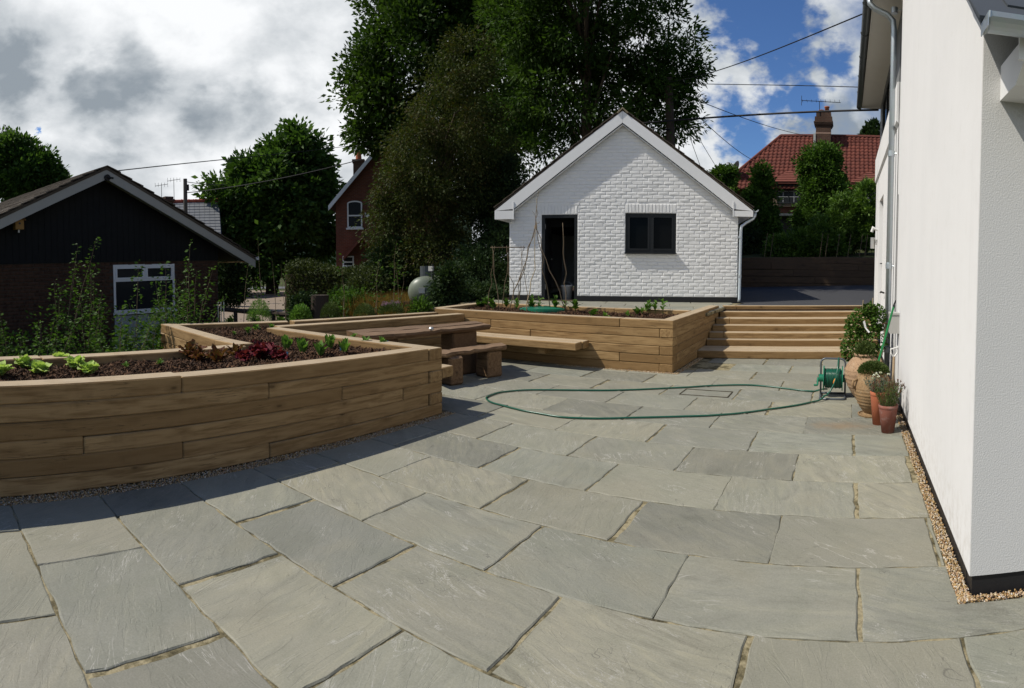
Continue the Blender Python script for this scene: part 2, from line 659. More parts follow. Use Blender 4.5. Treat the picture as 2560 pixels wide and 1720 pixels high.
def mk_render_wall():
    t = NT('white_render')
    co = t.coord()
    m = t.coord(scale=(1, 1, 0.12))
    s_ = t.noise(m, 5.0, 5, 0.5)
    n = t.noise(co, 1.1, 4)
    c = t.mix(s_, (0.76, 0.745, 0.735), (0.81, 0.80, 0.785))
    c = t.mix(t.sstep(n, 0.35, 0.8), c, (0.745, 0.735, 0.725))
    splash = t.sstep(t.noise(co, 9, 4), 0.55, 0.75)
    c = t.mix(t.math('MULTIPLY', splash, 0.10), c, (0.55, 0.51, 0.45))
    pz = t.node('ShaderNodeSeparateXYZ')
    t.l.new(t.coord(), pz.inputs[0])
    foot = t.math('MULTIPLY', t.sstep(pz.outputs[2], 0.55, 0.10), t.sstep(t.noise(co, 14, 5, 0.65), 0.42, 0.66))
    c = t.mix(t.math('MULTIPLY', foot, 0.30), c, (0.42, 0.37, 0.30))
    run = t.math('MULTIPLY', t.sstep(t.noise(t.coord(scale=(1, 1, 0.05)), 9, 4, 0.6), 0.60, 0.75), 0.10)
    c = t.mix(run, c, (0.50, 0.49, 0.47))
    nm = t.bump(t.noise(co, 130, 3, 0.6), 0.18, 0.0022)
    nm = t.bump(t.noise(co, 2.2, 4, 0.55), 0.25, 0.02, nm)
    nm = t.bump(s_, 0.12, 0.006, nm)
    return t.done(c, 0.85, nm, 0.15)


def mk_roughcast():
    t = NT('roughcast_render')
    co = t.coord()
    n = t.noise(co, 130, 4, 0.6)
    v = t.voronoi(co, 160, 'SMOOTH_F1')
    c = t.mix(t.noise(co, 1.3, 3), (0.53, 0.53, 0.515), (0.59, 0.585, 0.57))
    nm = t.bump(t.math('ADD', t.sstep(n, 0.3, 0.75), t.math('MULTIPLY', v, 0.3)), 0.32, 0.003)
    return t.done(c, 0.9, nm, 0.1)


def mk_white_brick():
    t = NT('white_painted_brick')
    co = t.coord(rnd=True)
    n = t.noise(co, 9, 5, 0.6)
    c = t.mix(n, (0.78, 0.775, 0.755), (0.85, 0.845, 0.825))
    dirt = t.sstep(t.noise(co, 22, 4, 0.6), 0.60, 0.74)
    c = t.mix(t.math('MULTIPLY', dirt, 0.22), c, (0.45, 0.43, 0.39))
    c = t.mix(t.math('MULTIPLY', t.rand(), 0.10), c, (0.62, 0.61, 0.59))
    nm = t.bump(t.noise(co, 16, 4, 0.6), 0.45, 0.006)
    nm = t.bump(t.noise(co, 70, 3, 0.6), 0.25, 0.002, nm)
    return t.done(c, 0.62, nm, 0.3)


def mk_red_brick(name, a, b, scale=1.0):
    t = NT(name)
    co = t.coord(rnd=True)
    r = t.rand()
    n = t.noise(co, 14, 5, 0.6)
    c = t.mix(r, a, b)
    c = t.mix(t.sstep(n, 0.4, 0.75), c, [x * 0.55 for x in b])
    return t.done(c, 0.9, t.bump(n, 0.4, 0.006), 0.15)


def mk_brick_tex(name, c1, c2, mortar, bw=0.225, bh=0.075):
    """courses too far away to part, on local metres u (x) and z"""
    t = NT(name)
    co = t.coord('Object')
    sp = t.node('ShaderNodeSeparateXYZ')
    t.l.new(co, sp.inputs[0])
    cb = t.node('ShaderNodeCombineXYZ')
    t.put(cb.inputs[0], t.math('ADD', sp.outputs[0], sp.outputs[1]))
    t.l.new(sp.outputs[2], cb.inputs[1])
    b = t.node('ShaderNodeTexBrick')
    t.l.new(cb.outputs[0], b.inputs['Vector'])
    b.inputs['Color1'].default_value = (*c1, 1)
    b.inputs['Color2'].default_value = (*c2, 1)
    b.inputs['Mortar'].default_value = (*mortar, 1)
    b.inputs['Scale'].default_value = 1.0
    b.inputs['Mortar Size'].default_value = 0.008
    b.inputs['Brick Width'].default_value = bw
    b.inputs['Row Height'].default_value = bh
    n = t.noise(co, 1.2, 5)
    c = t.mix(t.math('MULTIPLY', t.sstep(n, 0.4, 0.75), 0.4), b.outputs[0], [x * 0.45 for x in c2])
    return t.done(c, 0.9, t.bump(b.outputs['Fac'], -0.4, 0.01), 0.15)


def mk_leaf(name, stops, trans=0.25, rough=0.6, spec=0.12):
    t = NT(name)
    a = t.attr('tint')
    c = t.ramp(a, stops)
    t.done(c, rough, None, spec)
    tr = t.node('ShaderNodeBsdfTranslucent')
    tc = t.mix(1.0, c, (1.35, 1.5, 0.7), 'MULTIPLY')
    t.l.new(tc, tr.inputs[0])
    mx = t.node('ShaderNodeMixShader')
    mx.inputs[0].default_value = trans
    t.l.new(t.b.outputs[0], mx.inputs[1])
    t.l.new(tr.outputs[0], mx.inputs[2])
    out = t.n['Material Output']
    t.l.new(mx.outputs[0], out.inputs[0])
    return t.mat


def mk_stones(name, stops, rough=0.75):
    t = NT(name)
    c = t.ramp(t.attr('tint'), stops)
    co = t.coord()
    c = t.mix(0.12, c, t.mix(t.noise(co, 90, 3), [0.04, 0.03, 0.02], (0.3, 0.22, 0.15)))
    return t.done(c, rough, None, 0.12)


def mk_asphalt():
    t = NT('asphalt')
    co = t.coord()
    f = t.noise(co, 160, 3, 0.7)
    n = t.noise(co, 0.8, 4)
    c = t.mix(n, (0.040, 0.040, 0.044), (0.058, 0.058, 0.062))
    c = t.mix(0.25, c, t.ramp(f, [(0.35, (0.015, 0.015, 0.016)), (0.7, (0.11, 0.11, 0.11))]))
    return t.done(c, 0.88, t.bump(f, 0.6, 0.005), 0.25)


def mk_ground():
    t = NT('rough_grass_ground')
    co = t.coord()
    n = t.noise(co, 0.35, 6, 0.6)
    f = t.noise(co, 9, 5, 0.65)
    c = t.ramp(n, [(0.3, (0.030, 0.042, 0.014)), (0.55, (0.055, 0.065, 0.022)), (0.75, (0.085, 0.072, 0.034))])
    c = t.mix(0.4, c, t.ramp(f, [(0.3, (0.02, 0.025, 0.008)), (0.7, (0.10, 0.10, 0.04))]))
    return t.done(c, 0.95, t.bump(f, 0.7, 0.05), 0.1)


def mk_gravel_drive():
    t = NT('gravel_drive')
    co = t.coord()
    n = t.noise(co, 0.6, 5)
    f = t.noise(co, 25, 4, 0.7)
    c = t.mix(n, (0.22, 0.17, 0.125), (0.31, 0.245, 0.19))
    c = t.mix(0.3, c, t.ramp(f, [(0.3, (0.10, 0.08, 0.06)), (0.7, (0.42, 0.35, 0.28))]))
    return t.done(c, 0.95, t.bump(f, 0.5, 0.02), 0.1)


def mk_soil():
    t = NT('dark_soil')
    co = t.coord()
    f = t.noise(co, 40, 5, 0.7)
    c = t.ramp(f, [(0.3, (0.012, 0.008, 0.006)), (0.7, (0.055, 0.032, 0.022))])
    return t.done(c, 0.95, t.bump(f, 0.9, 0.02), 0.1)


def mk_glass(name='window_glass', c=(0.004, 0.005, 0.006), rough=0.04):
    t = NT(name)
    co = t.coord()
    n = t.noise(co, 1.4, 2)
    nm = t.bump(n, 0.05, 0.01)
    return t.done(c, rough, nm, 0.06)


def mk_tile(name, a, b):
    t = NT(name)
    co = t.coord(rnd=True)
    r = t.rand()
    n = t.noise(co, 5, 5, 0.6)
    c = t.mix(r, a, b)
    c = t.mix(t.math('MULTIPLY', t.sstep(n, 0.45, 0.75), 0.5), c, [x * 0.45 for x in b])
    return t.done(c, 0.8, t.bump(n, 0.3, 0.006), 0.25)


def mk_slate(name, a, b, w=0.25, h=0.18):
    t = NT(name)
    co = t.coord()
    n = t.noise(co, 3, 5, 0.6)
    c = t.mix(n, a, b)
    return t.done(c, 0.6, t.bump(n, 0.3, 0.006), 0.4)


def mk_metal(name, c, rough=0.35):
    t = NT(name)
    co = t.coord()
    v = t.voronoi(co, 26, 'F1', 'Color')
    n = t.noise(co, 3, 4)
    col = t.mix(n, [x * 0.82 for x in c], c)
    col = t.mix(0.12, col, v)
    col = t.mix(0.8, col, t.mix(n, [x * 0.82 for x in c], c))
    return t.done(col, t.math('ADD', t.math('MULTIPLY', n, 0.2), rough), None, 0.5, 0.75)


def mk_terracotta(name, a, b, stain=(0.42, 0.36, 0.30), amt=0.4, rough=0.85, fleck=0.0):
    t = NT(name)
    co = t.coord()
    n = t.noise(co, 9, 5, 0.6)
    c = t.mix(n, a, b)
    c = t.mix(t.math('MULTIPLY', t.sstep(t.noise(co, 14, 5, 0.65, 0.4), 0.5, 0.72), amt), c, stain)
    if fleck:
        c = t.mix(t.math('MULTIPLY', t.sstep(t.noise(co, 75, 3, 0.7), 0.52, 0.66), fleck), c, (0.06, 0.045, 0.03))
    nm = t.bump(t.noise(co, 60, 4, 0.65), 0.5, 0.004)
    return t.done(c, rough, nm, 0.2)


def mk_bark(name='bark', a=(0.05, 0.038, 0.026), b=(0.11, 0.085, 0.06)):
    t = NT(name)
    co = t.coord(scale=(3, 3, 0.6))
    n = t.noise(co, 6, 6, 0.65, 0.6)
    return t.done(t.mix(n, a, b), 0.95, t.bump(n, 0.8, 0.03), 0.1)


G = lambda *s: [(i / (len(s) - 1), c) for i, c in enumerate(s)]
MAT.update(
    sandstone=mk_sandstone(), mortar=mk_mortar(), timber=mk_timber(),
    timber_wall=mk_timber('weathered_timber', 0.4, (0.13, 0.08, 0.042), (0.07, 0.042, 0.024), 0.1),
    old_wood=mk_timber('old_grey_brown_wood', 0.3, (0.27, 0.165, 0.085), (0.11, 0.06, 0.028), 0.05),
    render=mk_render_wall(), roughcast=mk_roughcast(), wbrick=mk_white_brick(),
    plinth=plain('black_plinth_paint', (0.012, 0.012, 0.013), 0.55, 0.35, bump=0.2),
    wboard=plain('white_painted_board', (0.80, 0.80, 0.79), 0.45, 0.4, var=0.03),
    wupvc=plain('white_window_frame', (0.60, 0.62, 0.64), 0.35, 0.5, var=0.03),
    dframe=plain('dark_grey_frame', (0.013, 0.015, 0.017), 0.45, 0.3, var=0.15),
    glass=mk_glass(), glass_b=mk_glass('far_window_glass', (0.02, 0.022, 0.024), 0.12),
    asphalt=mk_asphalt(), ground=mk_ground(), drive=mk_gravel_drive(), soil=mk_soil(),
    brick_dark=mk_red_brick('dark_brown_brick', (0.080, 0.043, 0.028), (0.055, 0.030, 0.021)),
    mortar_dark=plain('dark_mortar', (0.055, 0.047, 0.038), 0.95, 0.1),
    brick_house=mk_brick_tex('red_house_brick', (0.15, 0.050, 0.030), (0.105, 0.036, 0.024), (0.11, 0.085, 0.07)),
    brick_chim=mk_brick_tex('brown_chimney_brick', (0.10, 0.052, 0.034), (0.07, 0.038, 0.026), (0.095, 0.08, 0.065)),
    cladding=plain('black_cladding', (0.010, 0.011, 0.012), 0.75, 0.15, var=0.25, bump=0.2),
    fascia=plain('grey_white_fascia', (0.31, 0.305, 0.28), 0.5, 0.4, var=0.06),
    roof_brown=mk_tile('mossy_brown_roof_tile', (0.065, 0.052, 0.042), (0.10, 0.078, 0.055)),
    roof_red=mk_tile('red_clay_roof_tile', (0.165, 0.046, 0.030), (0.115, 0.034, 0.024)),
    roof_small=mk_tile('dark_red_plain_tile', (0.20, 0.065, 0.045), (0.15, 0.05, 0.035)),
    slate=mk_slate('blue_grey_slate', (0.045, 0.052, 0.058), (0.065, 0.072, 0.078)),
    slate_old=mk_slate('pale_old_slate', (0.13, 0.135, 0.14), (0.22, 0.225, 0.23)),
    zinc=mk_metal('galvanised_steel', (0.50, 0.55, 0.58), 0.30),
    zinc_dark=plain('dark_grey_gutter', (0.06, 0.068, 0.072), 0.4, 0.5, var=0.15),
    soffit=plain('cream_soffit', (0.62, 0.60, 0.55), 0.6, 0.3, var=0.05),
    grey_clad=plain('grey_cladding', (0.20, 0.205, 0.21), 0.6, 0.3, var=0.08),
    steel=mk_metal('brushed_steel', (0.58, 0.57, 0.54), 0.32),
    box_grey=plain('grey_meter_box', (0.42, 0.41, 0.38), 0.5, 0.4, var=0.06),
    hose=plain('green_hose_rubber', (0.008, 0.085, 0.050), 0.28, 0.5, var=0.2),
    reel_green=plain('green_plastic', (0.010, 0.16, 0.085), 0.35, 0.5, var=0.12),
    reel_grey=plain('grey_steel_tube', (0.10, 0.115, 0.13), 0.35, 0.5, 0.3, var=0.1),
    black=plain('black_plastic', (0.012, 0.012, 0.013), 0.4, 0.4),
    orange=plain('orange_plastic', (0.65, 0.22, 0.02), 0.4, 0.4),
    green_paint=plain('green_painted_handle', (0.010, 0.19, 0.050), 0.35, 0.5, var=0.12),
    lid=plain('green_plastic_lid', (0.006, 0.145, 0.080), 0.45, 0.4, var=0.12),
    tank=plain('pale_green_tank_paint', (0.17, 0.19, 0.14), 0.4, 0.4, var=0.1),
    terra=mk_terracotta('terracotta', (0.42, 0.135, 0.065), (0.34, 0.105, 0.055), (0.38, 0.20, 0.13), 0.35),
    terra_d=mk_terracotta('weathered_terracotta', (0.26, 0.095, 0.065), (0.20, 0.08, 0.06), (0.33, 0.27, 0.25), 0.5),
    urn=mk_terracotta('pale_clay_urn', (0.40, 0.26, 0.155), (0.31, 0.20, 0.12), (0.46, 0.37, 0.26), 0.5, 0.9, 0.7),
    urn_b=mk_terracotta('brown_clay_jar', (0.31, 0.20, 0.10), (0.23, 0.145, 0.075), (0.36, 0.28, 0.18), 0.5, 0.9, 0.6),
    handle_wood=plain('pale_tool_wood', (0.42, 0.31, 0.19), 0.6, 0.3, var=0.2, scale=20),
    white_plastic=plain('white_plastic', (0.72, 0.71, 0.68), 0.4, 0.4, var=0.05),
    blue_tag=plain('pale_blue_plastic_tag', (0.13, 0.36, 0.50), 0.45, 0.4),
    stick=plain('hazel_stick', (0.18, 0.135, 0.085), 0.85, 0.2, var=0.4, scale=25, bump=0.3),
    stick_pale=plain('pale_bamboo_cane', (0.34, 0.27, 0.16), 0.75, 0.25, var=0.3, scale=18),
    cable=plain('black_cable', (0.012, 0.012, 0.013), 0.6, 0.3),
    pole=plain('dark_pole_wood', (0.055, 0.042, 0.032), 0.9, 0.15, var=0.35, scale=3, bump=0.4),
    pole_grey=plain('grey_pole_wood', (0.12, 0.105, 0.09), 0.9, 0.15, var=0.25, scale=3),
    stone_block=mk_terracotta('grey_brown_block', (0.20, 0.165, 0.125), (0.13, 0.105, 0.08), (0.26, 0.22, 0.17), 0.4, 0.95, 0.3),
    pebbles=mk_stones('golden_gravel', G((0.14, 0.07, 0.025), (0.50, 0.33, 0.13), (0.62, 0.50, 0.32), (0.36, 0.17, 0.06), (0.66, 0.62, 0.54), (0.45, 0.27, 0.10))),
    chips=mk_stones('bark_chips', G((0.012, 0.006, 0.004), (0.034, 0.015, 0.008), (0.062, 0.028, 0.014), (0.13, 0.068, 0.036)), 0.9),
    bark=mk_bark(),
    oak=mk_leaf('oak_leaf', G((0.020, 0.043, 0.007), (0.037, 0.071, 0.012), (0.062, 0.105, 0.019)), 0.28),
    ash=mk_leaf('ash_leaf', G((0.020, 0.043, 0.008), (0.037, 0.075, 0.013), (0.065, 0.112, 0.021)), 0.32),
    willow=mk_leaf('brown_green_leaf', G((0.022, 0.036, 0.008), (0.042, 0.056, 0.013), (0.068, 0.080, 0.020), (0.060, 0.046, 0.014)), 0.26),
    chestnut=mk_leaf('chestnut_leaf', G((0.026, 0.056, 0.011), (0.051, 0.101, 0.019), (0.096, 0.161, 0.040)), 0.3),
    dark_leaf=mk_leaf('dark_evergreen_leaf', G((0.014, 0.029, 0.011), (0.026, 0.048, 0.017), (0.048, 0.074, 0.026)), 0.18),
    shrub=mk_leaf('shrub_leaf', G((0.027, 0.059, 0.009), (0.053, 0.105, 0.017), (0.097, 0.173, 0.032)), 0.3),
    laurel=mk_leaf('laurel_leaf', G((0.040, 0.085, 0.012), (0.080, 0.150, 0.022), (0.150, 0.250, 0.040)), 0.2, 0.45, 0.3),
    hedge=mk_leaf('hedge_leaf', G((0.026, 0.036, 0.010), (0.046, 0.060, 0.018), (0.075, 0.090, 0.030)), 0.2),
    bright=mk_leaf('young_bright_leaf', G((0.060, 0.125, 0.022), (0.105, 0.20, 0.038), (0.18, 0.30, 0.07)), 0.3),
    lettuce=mk_leaf('lettuce_leaf', G((0.30, 0.42, 0.09), (0.42, 0.55, 0.15), (0.52, 0.62, 0.22)), 0.3),
    redleaf=mk_leaf('red_lettuce_leaf', G((0.060, 0.008, 0.012), (0.13, 0.016, 0.026), (0.20, 0.030, 0.040)), 0.25),
    bronze=mk_leaf('bronze_lettuce_leaf', G((0.075, 0.030, 0.016), (0.13, 0.048, 0.024), (0.085, 0.075, 0.026)), 0.25),
    heather=mk_leaf('herb_needle', G((0.035, 0.060, 0.016), (0.070, 0.105, 0.028), (0.125, 0.160, 0.050)), 0.15),
    greyleaf=mk_leaf('grey_green_needle', G((0.085, 0.115, 0.085), (0.14, 0.17, 0.13)), 0.15),
    mauve=mk_leaf('mauve_flower', G((0.22, 0.12, 0.20), (0.34, 0.21, 0.30)), 0.2),
    rust=mk_leaf('rusty_flower_spike', G((0.10, 0.045, 0.030), (0.17, 0.080, 0.055)), 0.15),
    petal=mk_leaf('white_petal', G((0.75, 0.74, 0.70), (0.82, 0.81, 0.77)), 0.3),
    drygrass=mk_leaf('dry_orange_grass', G((0.15, 0.080, 0.022), (0.24, 0.14, 0.042), (0.10, 0.10, 0.026)), 0.3),
    hill=plain('wooded_hillside', (0.022, 0.036, 0.024), 0.95, 0.05, var=0.5, scale=0.05),
)


# ---------------------------------------------------------------- leaves in bulk
def leaves(name, P, D, S, mat, parent=None, aspect=0.45, fold=0.25, tint=None, up=0.6, kind='stuff', rng=None):
    """P points (n,3) world, D leaf directions (n,3), S lengths (n): one folded diamond per leaf, in one mesh"""
    rng = rng or NR
    P = np.asarray(P, float)
    n = len(P)
    D = D / (np.linalg.norm(D, axis=1, keepdims=True) + 1e-9)
    N = rng.normal(size=(n, 3)) * (1 - up)
    N[:, 2] += up
    B = np.cross(D, N)
    B /= (np.linalg.norm(B, axis=1, keepdims=True) + 1e-9)
    Nn = np.cross(B, D)
    S = np.asarray(S, float).reshape(-1, 1)
    a = aspect * S * 0.5
    o = np.array(root_loc(parent)) if parent is not None else np.zeros(3)
    V = np.empty((n, 4, 3))
    V[:, 0] = P
    V[:, 1] = P + D * S * 0.45 + B * a + Nn * a * fold
    V[:, 2] = P + D * S
    V[:, 3] = P + D * S * 0.45 - B * a + Nn * a * fold
    V -= o
    me = bpy.data.meshes.new(name)
    me.vertices.add(4 * n)
    me.vertices.foreach_set('co', V.reshape(-1).astype(np.float32))
    me.loops.add(4 * n)
    me.loops.foreach_set('vertex_index', np.arange(4 * n, dtype=np.int32))
    me.polygons.add(n)
    me.polygons.foreach_set('loop_start', np.arange(0, 4 * n, 4, dtype=np.int32))
    try:
        me.polygons.foreach_set('loop_total', np.full(n, 4, dtype=np.int32))
    except Exception:
        pass
    me.materials.append(mat)
    at = me.attributes.new('tint', 'FLOAT', 'FACE')
    if tint is None:
        tint = rng.random(n)
    at.data.foreach_set('value', np.clip(tint, 0, 1).astype(np.float32))
    me.update(calc_edges=True)
    ob = link(name, me, parent)
    if kind:
        ob['kind'] = kind
    return ob


def bits(name, P, S, mat, parent=None, flat=0.5, rng=None, wide=1.0):
    """pebbles or bark chips: small irregular bipyramids in one mesh"""
    rng = rng or NR
    P = np.asarray(P, float)
    n = len(P)
    S = np.asarray(S, float).reshape(-1, 1, 1)
    base = np.array([[1, 0, 0], [0, 0.8, 0.1], [-1, 0, 0], [0, -0.8, -0.1], [0.1, 0.1, flat], [-0.1, 0, -flat]], float)
    q = rng.normal(size=(n, 3))
    q[:, 2] = q[:, 2] * 0.35 + np.sign(q[:, 2] + 1e-6) * 0.9
    z = q / np.linalg.norm(q, axis=1, keepdims=True)
    t = rng.normal(size=(n, 3))
    x = np.cross(t, z)
    x /= np.linalg.norm(x, axis=1, keepdims=True)
    y = np.cross(z, x)
    R = np.stack([x, y, z], 1)
    jit = base[None] * np.array([1.0, wide, 1.0]) * (1 + rng.uniform(-0.3, 0.3, size=(n, 6, 3)))
    o = np.array(root_loc(parent)) if parent is not None else np.zeros(3)
    V = np.einsum('nij,njk->nik', jit * S, R) + P[:, None] - o
    f = np.array([[0, 1, 4], [1, 2, 4], [2, 3, 4], [3, 0, 4], [1, 0, 5], [2, 1, 5], [3, 2, 5], [0, 3, 5]])
    Fi = (np.arange(n)[:, None, None] * 6 + f[None]).reshape(-1)
    me = bpy.data.meshes.new(name)
    me.vertices.add(6 * n)
    me.vertices.foreach_set('co', V.reshape(-1).astype(np.float32))
    me.loops.add(24 * n)
    me.loops.foreach_set('vertex_index', Fi.astype(np.int32))
    me.polygons.add(8 * n)
    me.polygons.foreach_set('loop_start', np.arange(0, 24 * n, 3, dtype=np.int32))
    try:
        me.polygons.foreach_set('loop_total', np.full(8 * n, 3, dtype=np.int32))
    except Exception:
        pass
    me.materials.append(mat)
    at = me.attributes.new('tint', 'FLOAT', 'FACE')
    at.data.foreach_set('value', np.repeat(rng.random(n), 8).astype(np.float32))
    me.update(calc_edges=True)
    ob = link(name, me, parent)
    ob['kind'] = 'stuff'
    return ob


def clip_poly(poly, a, b, c):
    """keep a*x + b*y <= c"""
    out = []
    n = len(poly)
    for i in range(n):
        p, q = poly[i], poly[(i + 1) % n]
        dp = a * p[0] + b * p[1] - c
        dq = a * q[0] + b * q[1] - c
        if dp <= 0:
            out.append(p)
        if dp * dq < 0:
            k = dp / (dp - dq)
            out.append((p[0] + (q[0] - p[0]) * k, p[1] + (q[1] - p[1]) * k))
    return out


def area2(poly):
    return 0.5 * sum(poly[i][0] * poly[(i + 1) % len(poly)][1] - poly[(i + 1) % len(poly)][0] * poly[i][1] for i in range(len(poly)))


def slab(poly, z, parent, name='paving_slab', mat=None, th=0.035, jit=0.007, step=0.075, rnd=RND):
    cx = sum(p[0] for p in poly) / len(poly)
    cy = sum(p[1] for p in poly) / len(poly)
    pts = []
    n = len(poly)
    for i in range(n):
        p, q = poly[i], poly[(i + 1) % n]
        L = hypot(q[0] - p[0], q[1] - p[1])
        k = max(1, int(L / step))
        nx, ny = (q[1] - p[1]) / (L + 1e-9), -(q[0] - p[0]) / (L + 1e-9)
        for j in range(k):
            u = j / k
            d = rnd.uniform(-jit, jit) if j else rnd.uniform(-jit, 0)
            pts.append((p[0] + (q[0] - p[0]) * u + nx * d - cx, p[1] + (q[1] - p[1]) * u + ny * d - cy))
    m = len(pts)
    tx, ty = rnd.uniform(-0.0022, 0.0022), rnd.uniform(-0.0022, 0.0022)
    zz = lambda p: tx * p[0] + ty * p[1] + rnd.uniform(-0.0012, 0.0012)
    V = [(p[0], p[1], -th) for p in pts]
    V += [(p[0], p[1], zz(p) - rnd.uniform(0.003, 0.0075)) for p in pts]
    ins = 0.007
    V += [(p[0] * (1 - ins / max(0.05, hypot(*p))), p[1] * (1 - ins / max(0.05, hypot(*p))), zz(p)) for p in pts]
    Fc = [tuple(2 * m + i for i in range(m))]
    for i in range(m):
        j = (i + 1) % m
        Fc.append((i, j, m + j, m + i))
        Fc.append((m + i, m + j, 2 * m + j, 2 * m + i))
    me = mesh_from(name, V, Fc, [mat or MAT['sandstone']])
    r0 = root_loc(parent)
    return link(name, me, parent, (cx - r0.x, cy - r0.y, z - r0.z))


# ================================================================== setting
def big_sheet(name, z, ext, hole=None, mat=None):
    mb = MB()
    x0, y0, x1, y1 = ext
    mb.add([(x0, y0, z), (x1, y0, z), (x1, y1, z), (x0, y1, z)], [(0, 1, 2, 3)])
    o = mb.build(name, mat)
    return tag(o, kind='structure')


GZ = -0.45
big_sheet('ground', GZ, (-1500, -1500, 1500, 1500), mat=MAT['ground'])

# patio: mortar bed with every slab laid on it
PLEFT = lambda y: -3.965 + 0.033 * y if y < 4.9 else -6.5
mb = MB()
mb.prism([(-6.3, 4.6), (-4.4, 4.6), (-4.4, -2.5), (4.5, -2.5), (4.5, 2.69), (0.60, 2.69), (0.60, 10.6), (-6.3, 10.6)], -0.42, -0.0085)
patio = tag(mb.build('patio', MAT['mortar']), kind='structure')


def patio_clip(x0, y0, x1, y1):
    """pieces of one slab that the walls and beds leave; joints already taken off"""
    P = [(x0, y0), (x1, y0), (x1, y1), (x0, y1)]
    out = []
    if y0 >= 2.6:
        P = clip_poly(P, 1, 0, 0.545)
    if y1 <= 4.85:
        P = clip_poly(P, -1, 0.033, 3.965 - 0.10)
    else:
        P = clip_poly(P, -1, 0, 6.3)
    if P and y0 > 7.2 and x0 < -2.42:
        P = clip_poly(P, 0, 1, 8.3)
    if P and y1 > 9.3:
        P = clip_poly(P, -0.171, 1, 9.95)
    return P


R0 = 0.6077 - 4 * 0.602
row = 0
y = R0
JT = 0.006
while y < 10.2:
    k = row - 4
    even = (k % 2 == 0)
    x = (-0.365 if even else 0.092) - 8 * 0.8855
    while x < 4.4:
        if not (even and False):
            a = x + RND.uniform(-0.012, 0.012)
            b = x + 0.8855 + RND.uniform(-0.012, 0.012)
            g = RND.uniform(0.003, 0.009)
            P = patio_clip(a + g, y + JT, b - g, y + 0.602 - JT)
            lshape = abs(y - 2.4137) < 0.02 and b > 0.545 and x < 1.2
            if abs(y - 2.4137) < 0.02 and a > 0.0:
                P = [(max(a + g, 0.097), y + JT), (b - g, y + JT), (b - g, 2.645)]
                P += [(0.545, 2.645), (0.545, y + 0.602 - JT), (0.097, y + 0.602 - JT)] if a < 0.5 else [(a + g, 2.645)]
                if a >= 0.5:
                    P = [(a + g, y + JT), (b - g, y + JT), (b - g, 2.645), (a + g, 2.645)]
            elif y > 2.45 and a > 0.545:
                P = []
            hide = P and (all(p[0] < PLEFT(min(p[1], 4.8)) - 0.02 for p in P) if y < 4.4 else False)
            if P and len(P) >= 3 and area2(P) > 0.006 and not hide:
                # slabs wholly under a bed or under the steps are not laid
                if not (y > 4.85 and all(p[0] < -6.25 for p in P)):
                    slab(P, 0.0, patio)
        x += 0.8855
    y += 0.602
    row += 1
# recessed cover let into the paving
mb = MB()
cx0, cy0, cx1, cy1 = -1.92, 6.70, -1.33, 7.02
for a in ((cx0, cy0, cx1, cy0 + 0.012), (cx0, cy1 - 0.012, cx1, cy1), (cx0, cy0 + 0.012, cx0 + 0.012, cy1 - 0.012), (cx1 - 0.012, cy0 + 0.012, cx1, cy1 - 0.012)):
    mb.box((a[0], a[1], 0.0005), (a[2], a[3], 0.006))
mb.build('cover_frame', plain('rusty_frame', (0.06, 0.05, 0.03), 0.8, 0.2, 0.3), patio)

# upper level behind the beds: terrace, drive, bank
TZ = 0.70
mb = MB()
mb.prism([(-9.5, 9.95), (-2.50, 9.95), (-2.50, 11.35), (0.62, 12.4), (9, 12.4), (9, 24), (-9.5, 24)], -0.44, TZ - 0.05)
tag(mb.build('terrace_bank', MAT['soil']), kind='structure')
mb = MB()
mb.prism([(-7.6, 9.97), (-2.36, 9.97), (-2.36, 11.5), (-2.16, 12.6), (-2.36, 12.70), (-7.13, 11.20), (-7.6, 11.1)], TZ - 0.06, TZ - 0.012)
terrace = tag(mb.build('terrace', MAT['mortar']), kind='structure')
gu = (0.954, 0.3)
gn = (gu[1], -gu[0])
for r_ in range(4):
    for c_ in range(9):
        u0 = -0.5 + c_ * 0.9 + (0.45 if r_ % 2 else 0)
        v0 = 0.02 + r_ * 0.6
        q = [(u0 + 0.006, v0 + 0.594), (u0 + 0.894, v0 + 0.594), (u0 + 0.894, v0 + 0.006), (u0 + 0.006, v0 + 0.006)]
        P = [(-7.15 + gu[0] * u + gn[0] * v, 11.267 + gu[1] * u + gn[1] * v) for u, v in q]
        for cl in ((0, -1, -9.99), (1, 0, -2.38), (-1, 0, 7.55)):
            if P:
                P = clip_poly(P, *cl)
        if P and len(P) > 2 and area2(P) > 0.02:
            slab(P, TZ, terrace)
mb = MB()
DV = [(-2.16, 12.62, TZ), (-2.36, 11.52, TZ), (0.62, 12.42, TZ + 0.01), (9, 13.5, TZ + 0.02), (9, 19, 1.15), (1.0, 17.9, 0.99), (-4.5, 17.6, 0.80), (-4.5, 14, 0.72)]
mb.add(DV, [tuple(range(len(DV)))])
tag(mb.build('drive', MAT['asphalt']), kind='structure')
# raised garden behind the timber retaining wall
mb = MB()
UV = [(-6, 17.75, 1.70), (9, 18.15, 1.78), (9, 31, 3.0), (-10, 31, 2.7), (-10, 19, 1.6)]
mb.add(UV, [tuple(range(len(UV)))])
mb.add([(-6, 17.75, 0.4), (9, 18.15, 0.4), (9, 18.15, 1.78), (-6, 17.75, 1.70)], [(0, 1, 2, 3)])
tag(mb.build('upper_garden', MAT['ground']), kind='structure')
mb = MB()
mb.add([(-10, 31, 2.7), (12, 31, 3.0), (60, 60, 4.0), (60, 120, 6), (-30, 120, 5), (-14, 45, 2.5)], [tuple(range(6))])
tag(mb.build('upper_ground', MAT['ground']), kind='structure')
